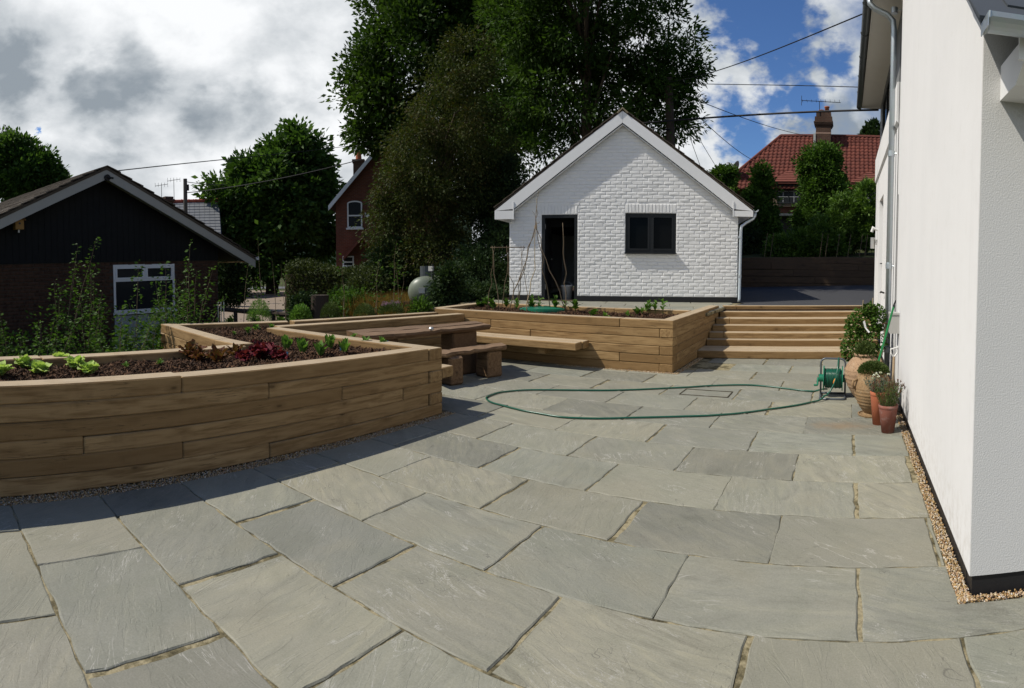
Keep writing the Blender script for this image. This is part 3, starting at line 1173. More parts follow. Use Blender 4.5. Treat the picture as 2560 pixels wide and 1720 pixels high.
# drive and lane to the west
mb = MB()
mb.add([(p[0], p[1], GZ + 0.012) for p in ((-16.5, 10.5), (-13.5, 11.5), (-17.0, 15.5), (-24, 20.5), (-33, 27), (-39, 24), (-31, 16.0), (-22, 10.0))], [tuple(range(8))])
tag(mb.build('gravel_drive', MAT['drive']), kind='structure')
mb = MB()
mb.add([(p[0], p[1], GZ + 0.016) for p in ((-60, 8), (-41, 24.5), (-30, 40), (-33, 42), (-45.5, 26), (-66, 9))], [tuple(range(6))])
tag(mb.build('road', plain('grey_road', (0.115, 0.115, 0.118), 0.9, 0.2)), kind='structure')
# wooded hill far off
hv = []
hf = []
NA, NB = 40, 6
for i in range(NA):
    az = radians(-86 + 50 * i / (NA - 1))
    hh = 70 + 16 * sin(i * 0.34 + 1.0) + 5 * sin(i * 1.3) + RND.uniform(-1.5, 1.5)
    for j in range(NB):
        d = 560 + 75 * j
        hv.append((sin(az) * d, cos(az) * d, -2 + hh * sin(pi * 0.5 * min(1, j / 3.0)) * (1 if j < 5 else 0.8)))
for i in range(NA - 1):
    for j in range(NB - 1):
        hf.append((i * NB + j, (i + 1) * NB + j, (i + 1) * NB + j + 1, i * NB + j + 1))
hill = link('hill', mesh_from('hill', hv, hf, [MAT['hill']], True))
tag(hill, kind='structure')
# tree cover on its skyline
hp = []
for i in range(5200):
    az = radians(RND.uniform(-80, -60))
    f_ = (degrees_az := (math.degrees(az) + 86) / 50 * (NA - 1))
    i0 = int(f_)
    d = RND.uniform(600, 800)
    j = (d - 560) / 75
    hh = 70 + 16 * sin(f_ * 0.34 + 1.0) + 5 * sin(f_ * 1.3)
    z = -2 + hh * sin(pi * 0.5 * min(1, j / 3.0))
    hp.append((sin(az) * d, cos(az) * d, z + RND.uniform(-2, 4)))
hd = NR.normal(size=(len(hp), 3))
hd[:, 2] = abs(hd[:, 2])
hl = leaves('hill_woodland', hp, hd, NR.uniform(5, 9, len(hp)), MAT['dark_leaf'], hill, aspect=0.9)


# ================================================================== brickwork
def brick_mesh(name, l, h, mat, rnd, d=0.0085, ch=0.007):
    """front skin of one brick: face proud of its bed, edges rounded off unevenly; local x along, z up, -y out"""
    j = lambda a: rnd.uniform(-a, a)
    cv = [(0, 0, 0), (l, 0, 0), (l, 0, h), (0, 0, h)]
    V = [(p[0] + j(0.0015), 0.0, p[2] + j(0.0015)) for p in cv]
    mid = [(0.007, 0.004), (l - 0.007, 0.004), (l - 0.007, h - 0.004), (0.007, h - 0.004)]
    V += [(a + j(0.003), -d * 0.62, b + j(0.003)) for a, b in mid]
    inn = [(ch * 1.8, ch), (l - ch * 1.8, ch), (l - ch * 1.8, h - ch), (ch * 1.8, h - ch)]
    V += [(a + j(0.005), -d + j(0.0025), b + j(0.004)) for a, b in inn]
    V.append((l * 0.5 + j(0.02), -d - 0.001 + j(0.003), h * 0.5))
    Fc = []
    for r_ in (0, 4):
        for i in range(4):
            k = (i + 1) % 4
            Fc.append((r_ + i, r_ + k, r_ + 4 + k, r_ + 4 + i))
    for i in range(4):
        Fc.append((8 + i, 8 + (i + 1) % 4, 12))
    return mesh_from(name, V, Fc, [mat], False)


def brick_wall(root, rz, width, z0, z1, holes, roof, mat, n_parts, rnd, course=0.0755, bl=0.2265, score=None, d=0.0085):
    """stretcher courses over a wall in the local frame of root (x along, z up, -y out); holes are (u0,u1,z0,z1); roof(u) is the top"""
    jt = 0.010
    variants = [brick_mesh('brick', bl - jt, course - jt, mat, rnd, d) for _ in range(9)]
    todo = []
    r_ = 0
    z = z0
    while z + course * 0.6 < z1:
        zm = z + course / 2
        spans = [(0.0, width)]
        for (a, b, c, e_) in holes:
            if c < zm < e_:
                ns = []
                for (s, t) in spans:
                    if a > s:
                        ns.append((s, min(t, a)))
                    if b < t:
                        ns.append((max(s, b), t))
                ns = [q for q in ns if q[1] - q[0] > 0.02]
                spans = ns
        for (s, t) in spans:
            # cut under the verge
            while s < t and roof(s) < zm:
                s += 0.02
            while t > s and roof(t) < zm:
                t -= 0.02
            off = (bl / 2 if r_ % 2 else 0.0) + (0.03 * ((r_ * 7) % 3) if r_ % 5 == 0 else 0)
            k = math.floor((s - off) / bl)
            u = off + k * bl
            while u < t - 0.012:
                a = max(u, s)
                b = min(u + bl, t)
                if b - a > 0.03:
                    todo.append((a, b, z, abs((b - a) - bl) < 1e-4))
                u += bl
        z += course
        r_ += 1
    full = [q for q in todo if q[3]]
    full.sort(key=(lambda q: -score(q[0], q[2])) if score else (lambda q: q[2]))
    parts = full[:n_parts]
    keep = set(id(q) for q in parts)
    for q in parts:
        o = link('brick', rnd.choice(variants), root, (q[0] + jt / 2 + rnd.uniform(-0.002, 0.002), -0.0 + rnd.uniform(-0.002, 0.002), q[2] + jt / 2), (rnd.uniform(-0.012, 0.012), rnd.uniform(-0.008, 0.008), rnd.uniform(-0.010, 0.010)))
    mb = MB()
    rest = [q for q in todo if id(q) not in keep]
    for q in rest:
        me = variants[rnd.randrange(9)]
        sx = (q[1] - q[0] - jt) / (bl - jt)
        V = [(q[0] + jt / 2 + v.co.x * sx, v.co.y + 0, q[2] + jt / 2 + v.co.z) for v in me.vertices]
        mb.add(V, [tuple(p.vertices) for p in me.polygons])
    if rest:
        me = mesh_from('brickwork', mb.v, mb.f, [mat], False)
        o = link('brickwork', me, root)
        o['kind'] = 'stuff'
    return len(parts), len(rest)


def local(root, name, mb, mat, smooth=False):
    """mesh already in the root's own (possibly turned) frame"""
    mats = mat if isinstance(mat, (list, tuple)) else [mat]
    return link(name, mesh_from(name, mb.v, mb.f, mats, smooth, mb.m if len(mats) > 1 else None), root)


def child(par, name, mb, mat, smooth=False):
    return local(par, name, mb, mat, smooth)


# ================================================================== white garage
GW = 5.023
gar = thing('garage', (-7.15, 11.267, 0.0), 'white painted brick outbuilding with a steep gable, open dark door and dark two-pane window', 'outbuilding', rz=0.304)
PITCH = (4.525 - 2.60) / 2.35
groof = lambda u: 4.515 - abs(u - GW / 2) * 0.750
DX0, DX1, DZ0, DZ1 = 0.735, 1.535, 0.70, 2.592
WX0, WX1, WZ0, WZ1 = 2.577, 3.678, 1.765, 2.618
lint = [(DX0 - 0.005, DX1 + 0.005, DZ1, DZ1 + 0.205), (WX0 - 0.005, WX1 + 0.005, WZ1, WZ1 + 0.205)]
holes_g = [(DX0, DX1, 0.0, DZ1), (WX0, WX1, WZ0 - 0.055, WZ1)] + lint
rb = random.Random(3)
brick_wall(gar, 0, GW, 0.815, 4.55, holes_g, groof, MAT['wbrick'], 300, rb, score=lambda u, z: -hypot((u - 3.0) * 0.7, z - 2.3))
# backing wall (painted mortar) round the openings, with thickness
mb = MB()
T = 0.28


def gpanel(u0, u1, za, zb_):
    # quadrilateral panel with sloping tops
    V = [(u0, 0.0, za), (u1, 0.0, za), (u1, T, za), (u0, T, za), (u0, 0.0, zb_(u0)), (u1, 0.0, zb_(u1)), (u1, T, zb_(u1)), (u0, T, zb_(u0))]
    mb.hexa(V)


gpanel(0, DX0, 0.815, groof)
gpanel(DX0, DX1, DZ1, groof)
gpanel(DX1, GW / 2, 0.815, groof)
gpanel(GW / 2, WX0, 0.815, groof)
gpanel(WX0, WX1, 0.815, lambda u: WZ0)
gpanel(WX0, WX1, WZ1, groof)
gpanel(WX1, GW, 0.815, groof)
DEP = 5.2
mb.hexa([(0, T, 0.815), (T, T, 0.815), (T, DEP, 0.815), (0, DEP, 0.815), (0, T, 2.38), (T, T, 2.38), (T, DEP, 2.38), (0, DEP, 2.38)])
mb.hexa([(GW - T, T, 0.815), (GW, T, 0.815), (GW, DEP, 0.815), (GW - T, DEP, 0.815), (GW - T, T, 2.38), (GW, T, 2.38), (GW, DEP, 2.38), (GW - T, DEP, 2.38)])
mb.extrude([(0, DEP, 0.815), (GW, DEP, 0.815), (GW, DEP, 2.38), (GW / 2, DEP, 4.45), (0, DEP, 2.38)], (0, 0.2, 0))
local(gar, 'wall', mb, MAT['wbrick'])
mb = MB()
mb.box((-0.004, -0.006, 0.55), (DX0, T, 0.813))
mb.box((DX1, -0.006, 0.55), (GW + 0.004, T, 0.813))
mb.box((GW - T, T + 0.002, 0.55), (GW + 0.004, DEP, 0.813))
mb.box((-0.004, T + 0.002, 0.55), (T, DEP, 0.813))
local(gar, 'plinth', mb, MAT['plinth'])
mb = MB()
mb.box((T, T, 0.60), (GW - T, DEP, 0.68))
local(gar, 'floor', mb, plain('dusty_concrete_floor', (0.10, 0.095, 0.09), 0.9))
mb = MB()
mb.extrude([(0.02, 0.6, 2.40), (GW / 2, 0.6, 4.40), (GW - 0.02, 0.6, 2.40), (GW - 0.02, 0.6, 2.36), (0.02, 0.6, 2.36)], (0, 4.5, 0))
local(gar, 'ceiling', mb, MAT['cladding'])
# soldier bricks over the openings
for k in range(5):      # cut course under the sill
    w = (WX1 - WX0) / 5
    me = brick_mesh('sill_brick', w - 0.010, 0.036, MAT['wbrick'], rb)
    link('sill_brick', me, gar, (WX0 + k * w + 0.005, 0.0, WZ0 - 0.060))
for (u0, u1, za, zb_), n in zip(lint, (11, 15)):
    w = (u1 - u0) / n
    vs = []
    for k in range(4):
        me = brick_mesh('lintel_brick', 0.205 - 0.01, w - 0.010, MAT['wbrick'], rb)
        vs.append(me)
    for k in range(n):
        # a stretcher turned on end: rotate about y by -90 degrees
        o = link('lintel_brick', vs[k % 4], gar, (u0 + k * w + w - 0.005, rb.uniform(-0.003, 0.001), za + 0.005), (0, -pi / 2, 0))
# window
mb = MB()
yb = 0.055
mb.box((WX0 + 0.002, yb - 0.03, WZ0 + 0.002), (WX1 - 0.002, yb + 0.03, WZ0 + 0.062))
mb.box((WX0 + 0.002, yb - 0.03, WZ1 - 0.062), (WX1 - 0.002, yb + 0.03, WZ1 - 0.002))
for a, b in ((WX0 + 0.002, WX0 + 0.066), (WX1 - 0.066, WX1 - 0.002), ((WX0 + WX1) / 2 - 0.035, (WX0 + WX1) / 2 + 0.035)):
    mb.box((a, yb - 0.03, WZ0 + 0.062), (b, yb + 0.03, WZ1 - 0.062))
win = local(gar, 'window', mb, MAT['dframe'])
mb = MB()
for a, b in ((WX0 + 0.066, (WX0 + WX1) / 2 - 0.035), ((WX0 + WX1) / 2 + 0.035, WX1 - 0.066)):
    for p, q, r1, r2 in ((a, b, WZ0 + 0.062, WZ0 + 0.09), (a, b, WZ1 - 0.09, WZ1 - 0.062)):
        mb.box((p, yb - 0.042, r1), (q, yb + 0.02, r2))
    mb.box((a, yb - 0.042, WZ0 + 0.09), (a + 0.028, yb + 0.02, WZ1 - 0.09))
    mb.box((b - 0.028, yb - 0.042, WZ0 + 0.09), (b, yb + 0.02, WZ1 - 0.09))
    child(win, 'sash', mb, MAT['dframe'])
    mb = MB()
    mb.box((a + 0.028, yb - 0.004, WZ0 + 0.09), (b - 0.028, yb + 0.004, WZ1 - 0.09))
    child(win, 'pane', mb, MAT['glass'])
    mb = MB()
mb.box((WX0 - 0.01, -0.085, WZ0 - 0.022), (WX1 + 0.01, 0.02, WZ0 + 0.001))
child(win, 'sill', mb, MAT['dframe'])
# door: frame with the leaf folded back inside
mb = MB()
mb.box((DX0 + 0.001, 0.0, 0.715), (DX0 + 0.07, 0.10, DZ1 - 0.07))
mb.box((DX1 - 0.07, 0.0, 0.715), (DX1 - 0.001, 0.10, DZ1 - 0.07))
mb.box((DX0 + 0.001, 0.0, DZ1 - 0.07), (DX1 - 0.001, 0.10, DZ1 - 0.001))
local(gar, 'door_frame', mb, MAT['dframe'])
mb = MB()
mb.box((DX0 - 0.03, -0.05, 0.688), (DX1 + 0.02, 0.20, 0.713))
local(gar, 'threshold', mb, MAT['timber_wall'])
mb = MB()
mb.box((0.745, 0.105, 0.72), (0.79, 0.83, 2.51))
dl = local(gar, 'door', mb, MAT['dframe'])
for z in (0.95, 2.28):
    mb = MB()
    mb.box((DX0 + 0.071, 0.03, z), (DX0 + 0.078, 0.075, z + 0.11))
    child(dl, 'hinge', mb, MAT['steel'])
mb = MB()
mb.tube([(0.80, 0.74, 1.62), (0.84, 0.74, 1.62), (0.84, 0.64, 1.62)], 0.010, 8)
child(dl, 'handle', mb, MAT['steel'])
# roof: tiles over battens, verge boards and boxed ends in white
EXT = 0.115
for sgn in (-1, 1):
    xr = GW / 2
    xe = xr + sgn * 2.815
    ze = 2.742
    zr = 4.79
    nx = (zr - ze)
    # boarding
    mb = MB()
    V = []
    for (x_, z_) in ((xr, zr), (xe, ze)):
        for y_ in (-EXT - 0.02, DEP + 0.3):
            V.append((x_, y_, z_))
    mb.hexa([(V[0][0], V[0][1], V[0][2] - 0.03), (V[2][0], V[2][1], V[2][2] - 0.03), (V[3][0], V[3][1], V[3][2] - 0.03), (V[1][0], V[1][1], V[1][2] - 0.03), V[0], V[2], V[3], V[1]])
    rf = local(gar, 'roof_slope', mb, MAT['roof_brown'])
    L = hypot(xe - xr, ze - zr)
    nrows = 13
    tmv = MB()
    tmv.hexa([(-0.005, 0, 0), (0.30, 0, -0.0), (0.30, 0.262, 0), (-0.005, 0.262, 0), (-0.005, 0, 0.018), (0.30, 0, 0.018), (0.30, 0.262, 0.018), (-0.005, 0.262, 0.018)])
    tm = mesh_from('roof_tile', tmv.v, tmv.f, [MAT['roof_brown']])
    ang = atan2(ze - zr, (xe - xr))
    mbr = MB()
    for r_ in range(nrows):
        for c_ in range(21):
            d = r_ * L / nrows - 0.02
            px = xr + (xe - xr) * d / L
            pz = zr + (ze - zr) * d / L + 0.004 + 0.010
            yy = -EXT - 0.03 + c_ * 0.265
            if c_ < 3:
                o = link('roof_tile', tm, gar, (px, yy if sgn > 0 else yy + 0.262, pz), (0, -ang - 0.05 if sgn > 0 else -(pi - abs(ang)) * -1 * 0 - 0.0, 0))
                if sgn > 0:
                    o.rotation_euler = (0, -ang - 0.055, 0)
                else:
                    o.rotation_euler = (0, -(atan2(ze - zr, xr - xe)) - 0.055, pi)
            else:
                ux, uz = (xe - xr) / L, (ze - zr) / L
                q = []
                for dd, hh in ((0, 0.0), (0.29, 0.014)):
                    for t_ in (0, 0.016):
                        q.append((px + ux * dd - uz * 0 * t_, pz + uz * dd + hh + t_))
                mbr.hexa([(q[0][0], yy, q[0][1]), (q[2][0], yy, q[2][1]), (q[2][0], yy + 0.262, q[2][1]), (q[0][0], yy + 0.262, q[0][1]),
                          (q[1][0], yy, q[1][1]), (q[3][0], yy, q[3][1]), (q[3][0], yy + 0.262, q[3][1]), (q[1][0], yy + 0.262, q[1][1])])
    o = local(gar, 'roof_tiles', mbr, MAT['roof_brown'])
    o['kind'] = 'stuff'
    # barge board: from the peak to the boxed end
    mb = MB()
    inner = xr + sgn * 2.385
    zin = lambda x_: 4.525 - abs(x_ - xr) * 0.756
    P = [(xr, 4.772), (xe, 2.700), (xe, 2.668), (inner, 2.668 if False else zin(inner)), (xr, 4.525)]
    P = [(xr + sgn * 0.0015, 4.772), (xe, 2.690), (inner, zin(inner)), (xr + sgn * 0.0015, 4.525)]
    if sgn > 0:
        P = P[::-1]
    mb.extrude([(p[0], -EXT - 0.022, p[1]) for p in P], (0, 0.022, 0))
    bb = local(gar, 'barge_board', mb, MAT['wboard'])
    mb = MB()
    lo, hi = (xe, inner) if xe < inner else (inner, xe)
    zb_ = 2.50 if sgn < 0 else 2.565
    pts = [(xe, 2.688), (inner, 2.688), (inner, zb_), (xe, zb_)]
    if sgn < 0:
        pts = pts[::-1]
    mb.extrude([(p[0], -EXT - 0.030, p[1]) for p in pts], (0, 0.034, 0))
    child(bb, 'boxed_end', mb, MAT['wboard'])
    mb = MB()
    mb.box((inner - 0.012, -EXT - 0.036, zb_ - 0.008), (inner + 0.012, -EXT - 0.0225, zin(inner) + 0.16))
    child(bb, 'joint_cover', mb, MAT['wboard'])
    # soffit under the verge and along the eaves
    mb = MB()
    P = [(xr, 4.50), (inner, zin(inner) - 0.02), (inner, zin(inner) - 0.035), (xr, 4.485)]
    if sgn > 0:
        P = P[::-1]
    mb.extrude([(p[0], -EXT, p[1]) for p in P], (0, EXT - 0.003, 0))
    local(gar, 'soffit', mb, MAT['wboard'])
    mb = MB()
    e0, e1 = (xe, GW / 2 + sgn * GW / 2) if sgn < 0 else (GW / 2 + sgn * GW / 2, xe)
    mb.box((e0 + 0.004, -EXT + 0.005, zb_ + 0.004), (e1 - 0.004, DEP + 0.25, zb_ + 0.02))
    mb.box((xe - 0.011, -EXT + 0.005, zb_ + 0.022), (xe + 0.011, DEP + 0.25, 2.69))
    local(gar, 'eaves_board', mb, MAT['wboard'])
mb = MB()
for k in range(13):
    y0_ = -EXT - 0.05 + k * 0.45
    mb.extrude([(GW / 2 - 0.13, y0_, 4.735), (GW / 2, y0_, 4.85), (GW / 2 + 0.13, y0_, 4.735), (GW / 2 + 0.10, y0_, 4.72), (GW / 2, y0_, 4.815), (GW / 2 - 0.10, y0_, 4.72)], (0, 0.44, 0))
o = local(gar, 'ridge_tiles', mb, plain('buff_ridge_tile', (0.24, 0.20, 0.13), 0.85, 0.2))
o['kind'] = 'stuff'
# gutter and swan-neck downpipe on the right eave
mb = MB()
xg = GW / 2 + 2.815 + 0.065
prof = [(0.058 * cos(a), 0.058 * sin(a)) for a in [pi + k * pi / 8 for k in range(9)]]
pr2 = [(0.052 * cos(a), 0.052 * sin(a)) for a in [2 * pi - k * pi / 8 for k in range(9)]]
mb.extrude([(xg + p[0], -EXT - 0.03, 2.725 + p[1]) for p in prof + pr2], (0, DEP, 0))
local(gar, 'gutter', mb, MAT['zinc'])
mb = MB()
mb.tube([(xg - 0.01, -0.045, 2.68), (xg - 0.01, -0.045, 2.60), (xg - 0.05, -0.047, 2.53), (xg - 0.20, -0.048, 2.44), (xg - 0.30, -0.05, 2.36), (xg - 0.315, -0.05, 2.26), (xg - 0.33, -0.05, 0.78), (xg - 0.345, -0.08, 0.72)], 0.034, 12)
dp = local(gar, 'downpipe', mb, MAT['zinc'], True)
for z in (1.25, 2.1):
    mb = MB()
    mb.tube([(xg - 0.325, -0.05, z), (xg - 0.325, -0.05, z + 0.05)], 0.040, 12)
    child(dp, 'pipe_clip', mb, MAT['zinc'])
# things inside the door
bk = thing('bucket', (-7.15 + gu[0] * 1.18 - gn[0] * 0.75, 11.267 + gu[1] * 1.18 - gn[1] * 0.75, 0.682), 'pale plastic bucket standing inside the dark doorway', 'bucket')
mb = MB()
mb.lathe([(0.105, 0), (0.135, 0.30), (0.148, 0.31), (0.148, 0.335), (0.128, 0.335), (0.10, 0.03)], bk.location, 20)
mb.build('body', MAT['white_plastic'], bk, True)
mb = MB()
mb.tube([(bk.location.x + 0.145 * cos(a), bk.location.y - 0.03, 0.682 + 0.32 + 0.10 * sin(a)) for a in [k * pi / 8 for k in range(9)]], 0.005, 6)
mb.build('handle', MAT['steel'], bk)


# ================================================================== dark bungalow on the left
bun = thing('bungalow', (-12.355, 4.044, 0.0), 'dark brick bungalow with a low gable, black cladding above and one white window', 'bungalow', rz=radians(100))
# local frame: x along the gable (to the right in view), y into the building is -? facing side is +y -> use y as depth away
# after the turn of 100 degrees local +x runs north, local +y runs west (away from the patio)
BW0, BW1 = -3.45, 3.335
wx0, wx1, wz0, wz1 = 0.35, 2.005, 0.525, 1.595
ZB = 1.66
rbb = random.Random(8)
brick_wall(bun, 0, BW1 - BW0, GZ, ZB, [(wx0 - BW0, wx1 - BW0, -0.9, wz1)], lambda u: 9, MAT['brick_dark'], 0, rbb) if False else None
sub = []
mbk = MB()
# bricks laid in the bungalow's frame (offset to BW0)
jt = 0.010
var = [brick_mesh('brick', 0.215, 0.065, MAT['brick_dark'], rbb, 0.008) for _ in range(6)]
z = GZ
r_ = 0
count = 0
while z < ZB - 0.05:
    u = BW0 - (0.1125 if r_ % 2 else 0)
    while u < BW1 - 0.03:
        a, b = max(u, BW0), min(u + 0.225, BW1)
        zm = z + 0.0375
        if b - a > 0.04 and not (wx0 - 0.004 < (a + b) / 2 < wx1 + 0.004 and zm < wz1):
            if wx0 < b and a < wx1 and zm < wz1:
                if a < wx0:
                    b = min(b, wx0)
                else:
                    a = max(a, wx1)
            if b - a > 0.215 and z > 0.35 and a > -1.6 and count < 300:
                link('brick', rbb.choice(var), bun, (a + 0.005, rbb.uniform(-0.002, 0.001), z + 0.005))
                count += 1
            elif b - a > 0.03:
                me = rbb.choice(var)
                sx = (b - a - 0.01) / 0.215
                mbk.add([(a + 0.005 + v.co.x * sx, v.co.y, z + 0.005 + v.co.z) for v in me.vertices], [tuple(p.vertices) for p in me.polygons])
        u += 0.225
    z += 0.075
    r_ += 1
o = link('brickwork', mesh_from('brickwork', mbk.v, mbk.f, [MAT['brick_dark']], True), bun)
o['kind'] = 'stuff'
mb = MB()
BD = 9.0
mb.box((BW0, 0.0, GZ), (wx0, 0.22, ZB))
mb.box((wx1, 0.0, GZ), (BW1, 0.22, ZB))
mb.box((wx0, 0.0, wz1), (wx1, 0.22, ZB))
mb.box((wx0, 0.002, GZ), (wx1, 0.20, wz0 - 0.03))
mb.box((BW0, 0.22, GZ), (BW0 + 0.2, BD, ZB))
mb.box((BW1 - 0.2, 0.22, GZ), (BW1, BD, ZB))
mb.box((BW0 + 0.2, BD - 0.2, GZ), (BW1 - 0.2, BD, ZB))
local(bun, 'wall', mb, MAT['mortar_dark'])
mb = MB()
mb.box((wx0 + 0.01, -0.012, GZ), (wx1 - 0.01, 0.0, wz0 - 0.075))
local(bun, 'apron_panel', mb, plain('blue_grey_panel', (0.30, 0.335, 0.36), 0.6))
mb = MB()
mb.box((wx0 + 0.05, 1.6, GZ + 0.3), (wx1 - 0.05, 1.62, ZB))
local(bun, 'inner_wall', mb, MAT['soffit'])
# black boarding on the gable
rakeR = lambda x_: 3.50 - (x_ * 0.462 if x_ > 0 else -x_ * 0.445)
x_ = BW0
while x_ < BW1 - 0.01:
    w = min(0.145, BW1 - x_)
    mb = MB()
    za, zc = rakeR(x_), rakeR(x_ + w - 0.006)
    if x_ < 0 < x_ + w:
        zc = za = min(za, zc)
    mb.hexa([(x_, -0.03 - rbb.uniform(0, 0.004), ZB), (x_ + w - 0.006, -0.03, ZB), (x_ + w - 0.006, 0.2, ZB), (x_, 0.2, ZB), (x_, -0.03, max(za, ZB + 0.01)), (x_ + w - 0.006, -0.03, max(zc, ZB + 0.01)), (x_ + w - 0.006, 0.2, max(zc, ZB + 0.01)), (x_, 0.2, max(za, ZB + 0.01))])
    local(bun, 'cladding_board', mb, MAT['cladding'])
    x_ += w
# window
mb = MB()
f0 = -0.01
for a in ((wx0 + 0.001, wz0, wx1 - 0.001, wz0 + 0.055), (wx0 + 0.001, wz1 - 0.055, wx1 - 0.001, wz1 - 0.001), (wx0 + 0.001, wz0 + 0.055, wx0 + 0.055, wz1 - 0.055), (wx1 - 0.055, wz0 + 0.055, wx1 - 0.001, wz1 - 0.055), (wx0 + 0.055, 1.215, wx1 - 0.055, 1.265), ((wx0 + wx1) / 2 - 0.03, 1.265, (wx0 + wx1) / 2 + 0.03, wz1 - 0.055)):
    mb.box((a[0], f0, a[1]), (a[2], f0 + 0.07, a[3]))
bw_ = local(bun, 'window', mb, MAT['wupvc'])
for a, b in ((wx0 + 0.055, (wx0 + wx1) / 2 - 0.03), ((wx0 + wx1) / 2 + 0.03, wx1 - 0.055)):
    mb = MB()
    mb.box((a, f0 - 0.012, 1.265), (b, f0 + 0.06, 1.305))
    mb.box((a, f0 - 0.012, wz1 - 0.095), (b, f0 + 0.06, wz1 - 0.055))
    mb.box((a, f0 - 0.012, 1.305), (a + 0.04, f0 + 0.06, wz1 - 0.095))
    mb.box((b - 0.04, f0 - 0.012, 1.305), (b, f0 + 0.06, wz1 - 0.095))
    child(bw_, 'fanlight', mb, MAT['wupvc'])
    mb = MB()
    mb.box((a + 0.04, f0 + 0.02, 1.305), (b - 0.04, f0 + 0.03, wz1 - 0.095))
    child(bw_, 'pane', mb, MAT['glass_b'])
mb = MB()
mb.box((wx0 + 0.055, f0 + 0.02, wz0 + 0.055), (wx1 - 0.055, f0 + 0.03, 1.215))
child(bw_, 'pane', mb, MAT['glass_b'])
mb = MB()
mb.box((wx0 - 0.03, -0.07, wz0 - 0.045), (wx1 + 0.03, 0.02, wz0 - 0.002))
child(bw_, 'sill', mb, MAT['wupvc'])
# roof with verge boards
OV = 0.42
for sgn in (-1, 1):
    sl_ = 0.462 if sgn > 0 else 0.445
    xe = 4.217 if sgn > 0 else -4.1
    ze = 3.66 - abs(xe) * sl_
    mb = MB()
    mb.hexa([(0, -OV - 0.03, 3.60), (xe, -OV - 0.03, ze - 0.06), (xe, BD + 0.4, ze - 0.06), (0, BD + 0.4, 3.60), (0, -OV - 0.03, 3.66), (xe, -OV - 0.03, ze), (xe, BD + 0.4, ze), (0, BD + 0.4, 3.66)])
    local(bun, 'roof_slope', mb, MAT['roof_brown'])
    L = hypot(xe, 3.66 - ze)
    mbr = MB()
    nr = 15
    for r_ in range(nr):
        d0 = r_ * L / nr
        d1 = d0 + L / nr + 0.05
        for c_ in range(30):
            y0_ = -OV - 0.06 + c_ * 0.33
            j = RND.uniform(-0.006, 0.008)
            q = lambda d, t_: (xe * d / L, 3.66 + (ze - 3.66) * d / L + t_)
            a0, a1, b0, b1 = q(d0, 0.004 + j), q(d1, 0.030 + j), q(d0, 0.024 + j), q(d1, 0.056 + j)
            V = [(a0[0], y0_, a0[1]), (a1[0], y0_, a1[1]), (a1[0], y0_ + 0.325, a1[1]), (a0[0], y0_ + 0.325, a0[1]), (b0[0], y0_, b0[1]), (b1[0], y0_, b1[1]), (b1[0], y0_ + 0.325, b1[1]), (b0[0], y0_ + 0.325, b0[1])]
            if c_ == 0:
                m1 = MB()
                m1.hexa(V)
                local(bun, 'roof_tile', m1, MAT['roof_brown'])
            else:
                mbr.hexa(V)
    o = local(bun, 'roof_tiles', mbr, MAT['roof_brown'])
    o['kind'] = 'stuff'
    mb = MB()
    P = [(0.001 * sgn, 3.60), (xe, ze - 0.06), (xe, ze - 0.25), (0.001 * sgn, 3.40)]
    if sgn > 0:
        P = P[::-1]
    mb.extrude([(p[0], -OV - 0.02, p[1]) for p in P], (0, 0.025, 0))
    local(bun, 'barge_board', mb, MAT['fascia'])
    mb = MB()
    P = [(0.001 * sgn, 3.53), (xe, ze - 0.13), (xe, ze - 0.145), (0.001 * sgn, 3.515)]
    if sgn > 0:
        P = P[::-1]
    mb.extrude([(p[0], -OV + 0.006, p[1]) for p in P], (0, OV - 0.04, 0))
    local(bun, 'soffit', mb, MAT['fascia'])
mb = MB()
mb.box((BW1 + 0.002, -OV + 0.04, 1.60), (4.10, BD, 1.62))
local(bun, 'eaves_soffit', mb, plain('warm_timber_soffit', (0.30, 0.17, 0.06), 0.7))
mb = MB()
mb.tube([(4.27, -OV - 0.05, 1.70), (4.27, BD, 1.68)], 0.05, 10)
local(bun, 'gutter', mb, MAT['wupvc'])
mb = MB()
mb.tube([(-0.0, -OV - 0.03, 3.43), (0.0, -OV - 0.06, 3.43)], 0.07, 12)
mb.tube([(0.0, -OV - 0.06, 3.43), (0.05, -OV - 0.20, 3.40)], 0.02, 8)
local(bun, 'cable_bracket', mb, MAT['cable'])
# chimney stub at the far left
mb = MB()
mb.box((-2.75, 2.4, 2.2), (-2.1, 3.0, 4.02))
mb.box((-2.80, 2.35, 4.02), (-2.05, 3.05, 4.10))
local(bun, 'chimney', mb, MAT['brick_chim'])
# nest box under the verge
nb = thing('nest_box', (-11.965, 2.173, 2.35), 'small wooden bird nest box hanging on the black gable', 'nest box', rz=radians(100))
mb = MB()
mb.box((-0.09, -0.19, 0.0), (0.09, -0.035, 0.20))
local(nb, 'box', mb, plain('ochre_wood', (0.30, 0.17, 0.055), 0.8))
mb = MB()
mb.extrude([(-0.13, -0.22, 0.19), (0.0, -0.22, 0.30), (0.13, -0.22, 0.19), (0.12, -0.22, 0.175), (0.0, -0.22, 0.28), (-0.12, -0.22, 0.175)], (0, 0.20, 0))
local(nb, 'roof', mb, MAT['old_wood'])
mb = MB()
mb.tube([(0, -0.188, 0.12), (0, -0.193, 0.12)], 0.024, 12)
local(nb, 'entrance_hole', mb, MAT['black'])
mb = MB()
mb.tube([(0, -0.12, -0.06), (0, -0.12, 0.0)], 0.02, 8)
local(nb, 'peg', mb, MAT['white_plastic'])


# ================================================================== white house on the right
HX = 0.607
house = thing('white_house', (HX, 2.70, 0.0), 'tall white rendered house along the right edge, with a black plinth and steel downpipe', 'house')
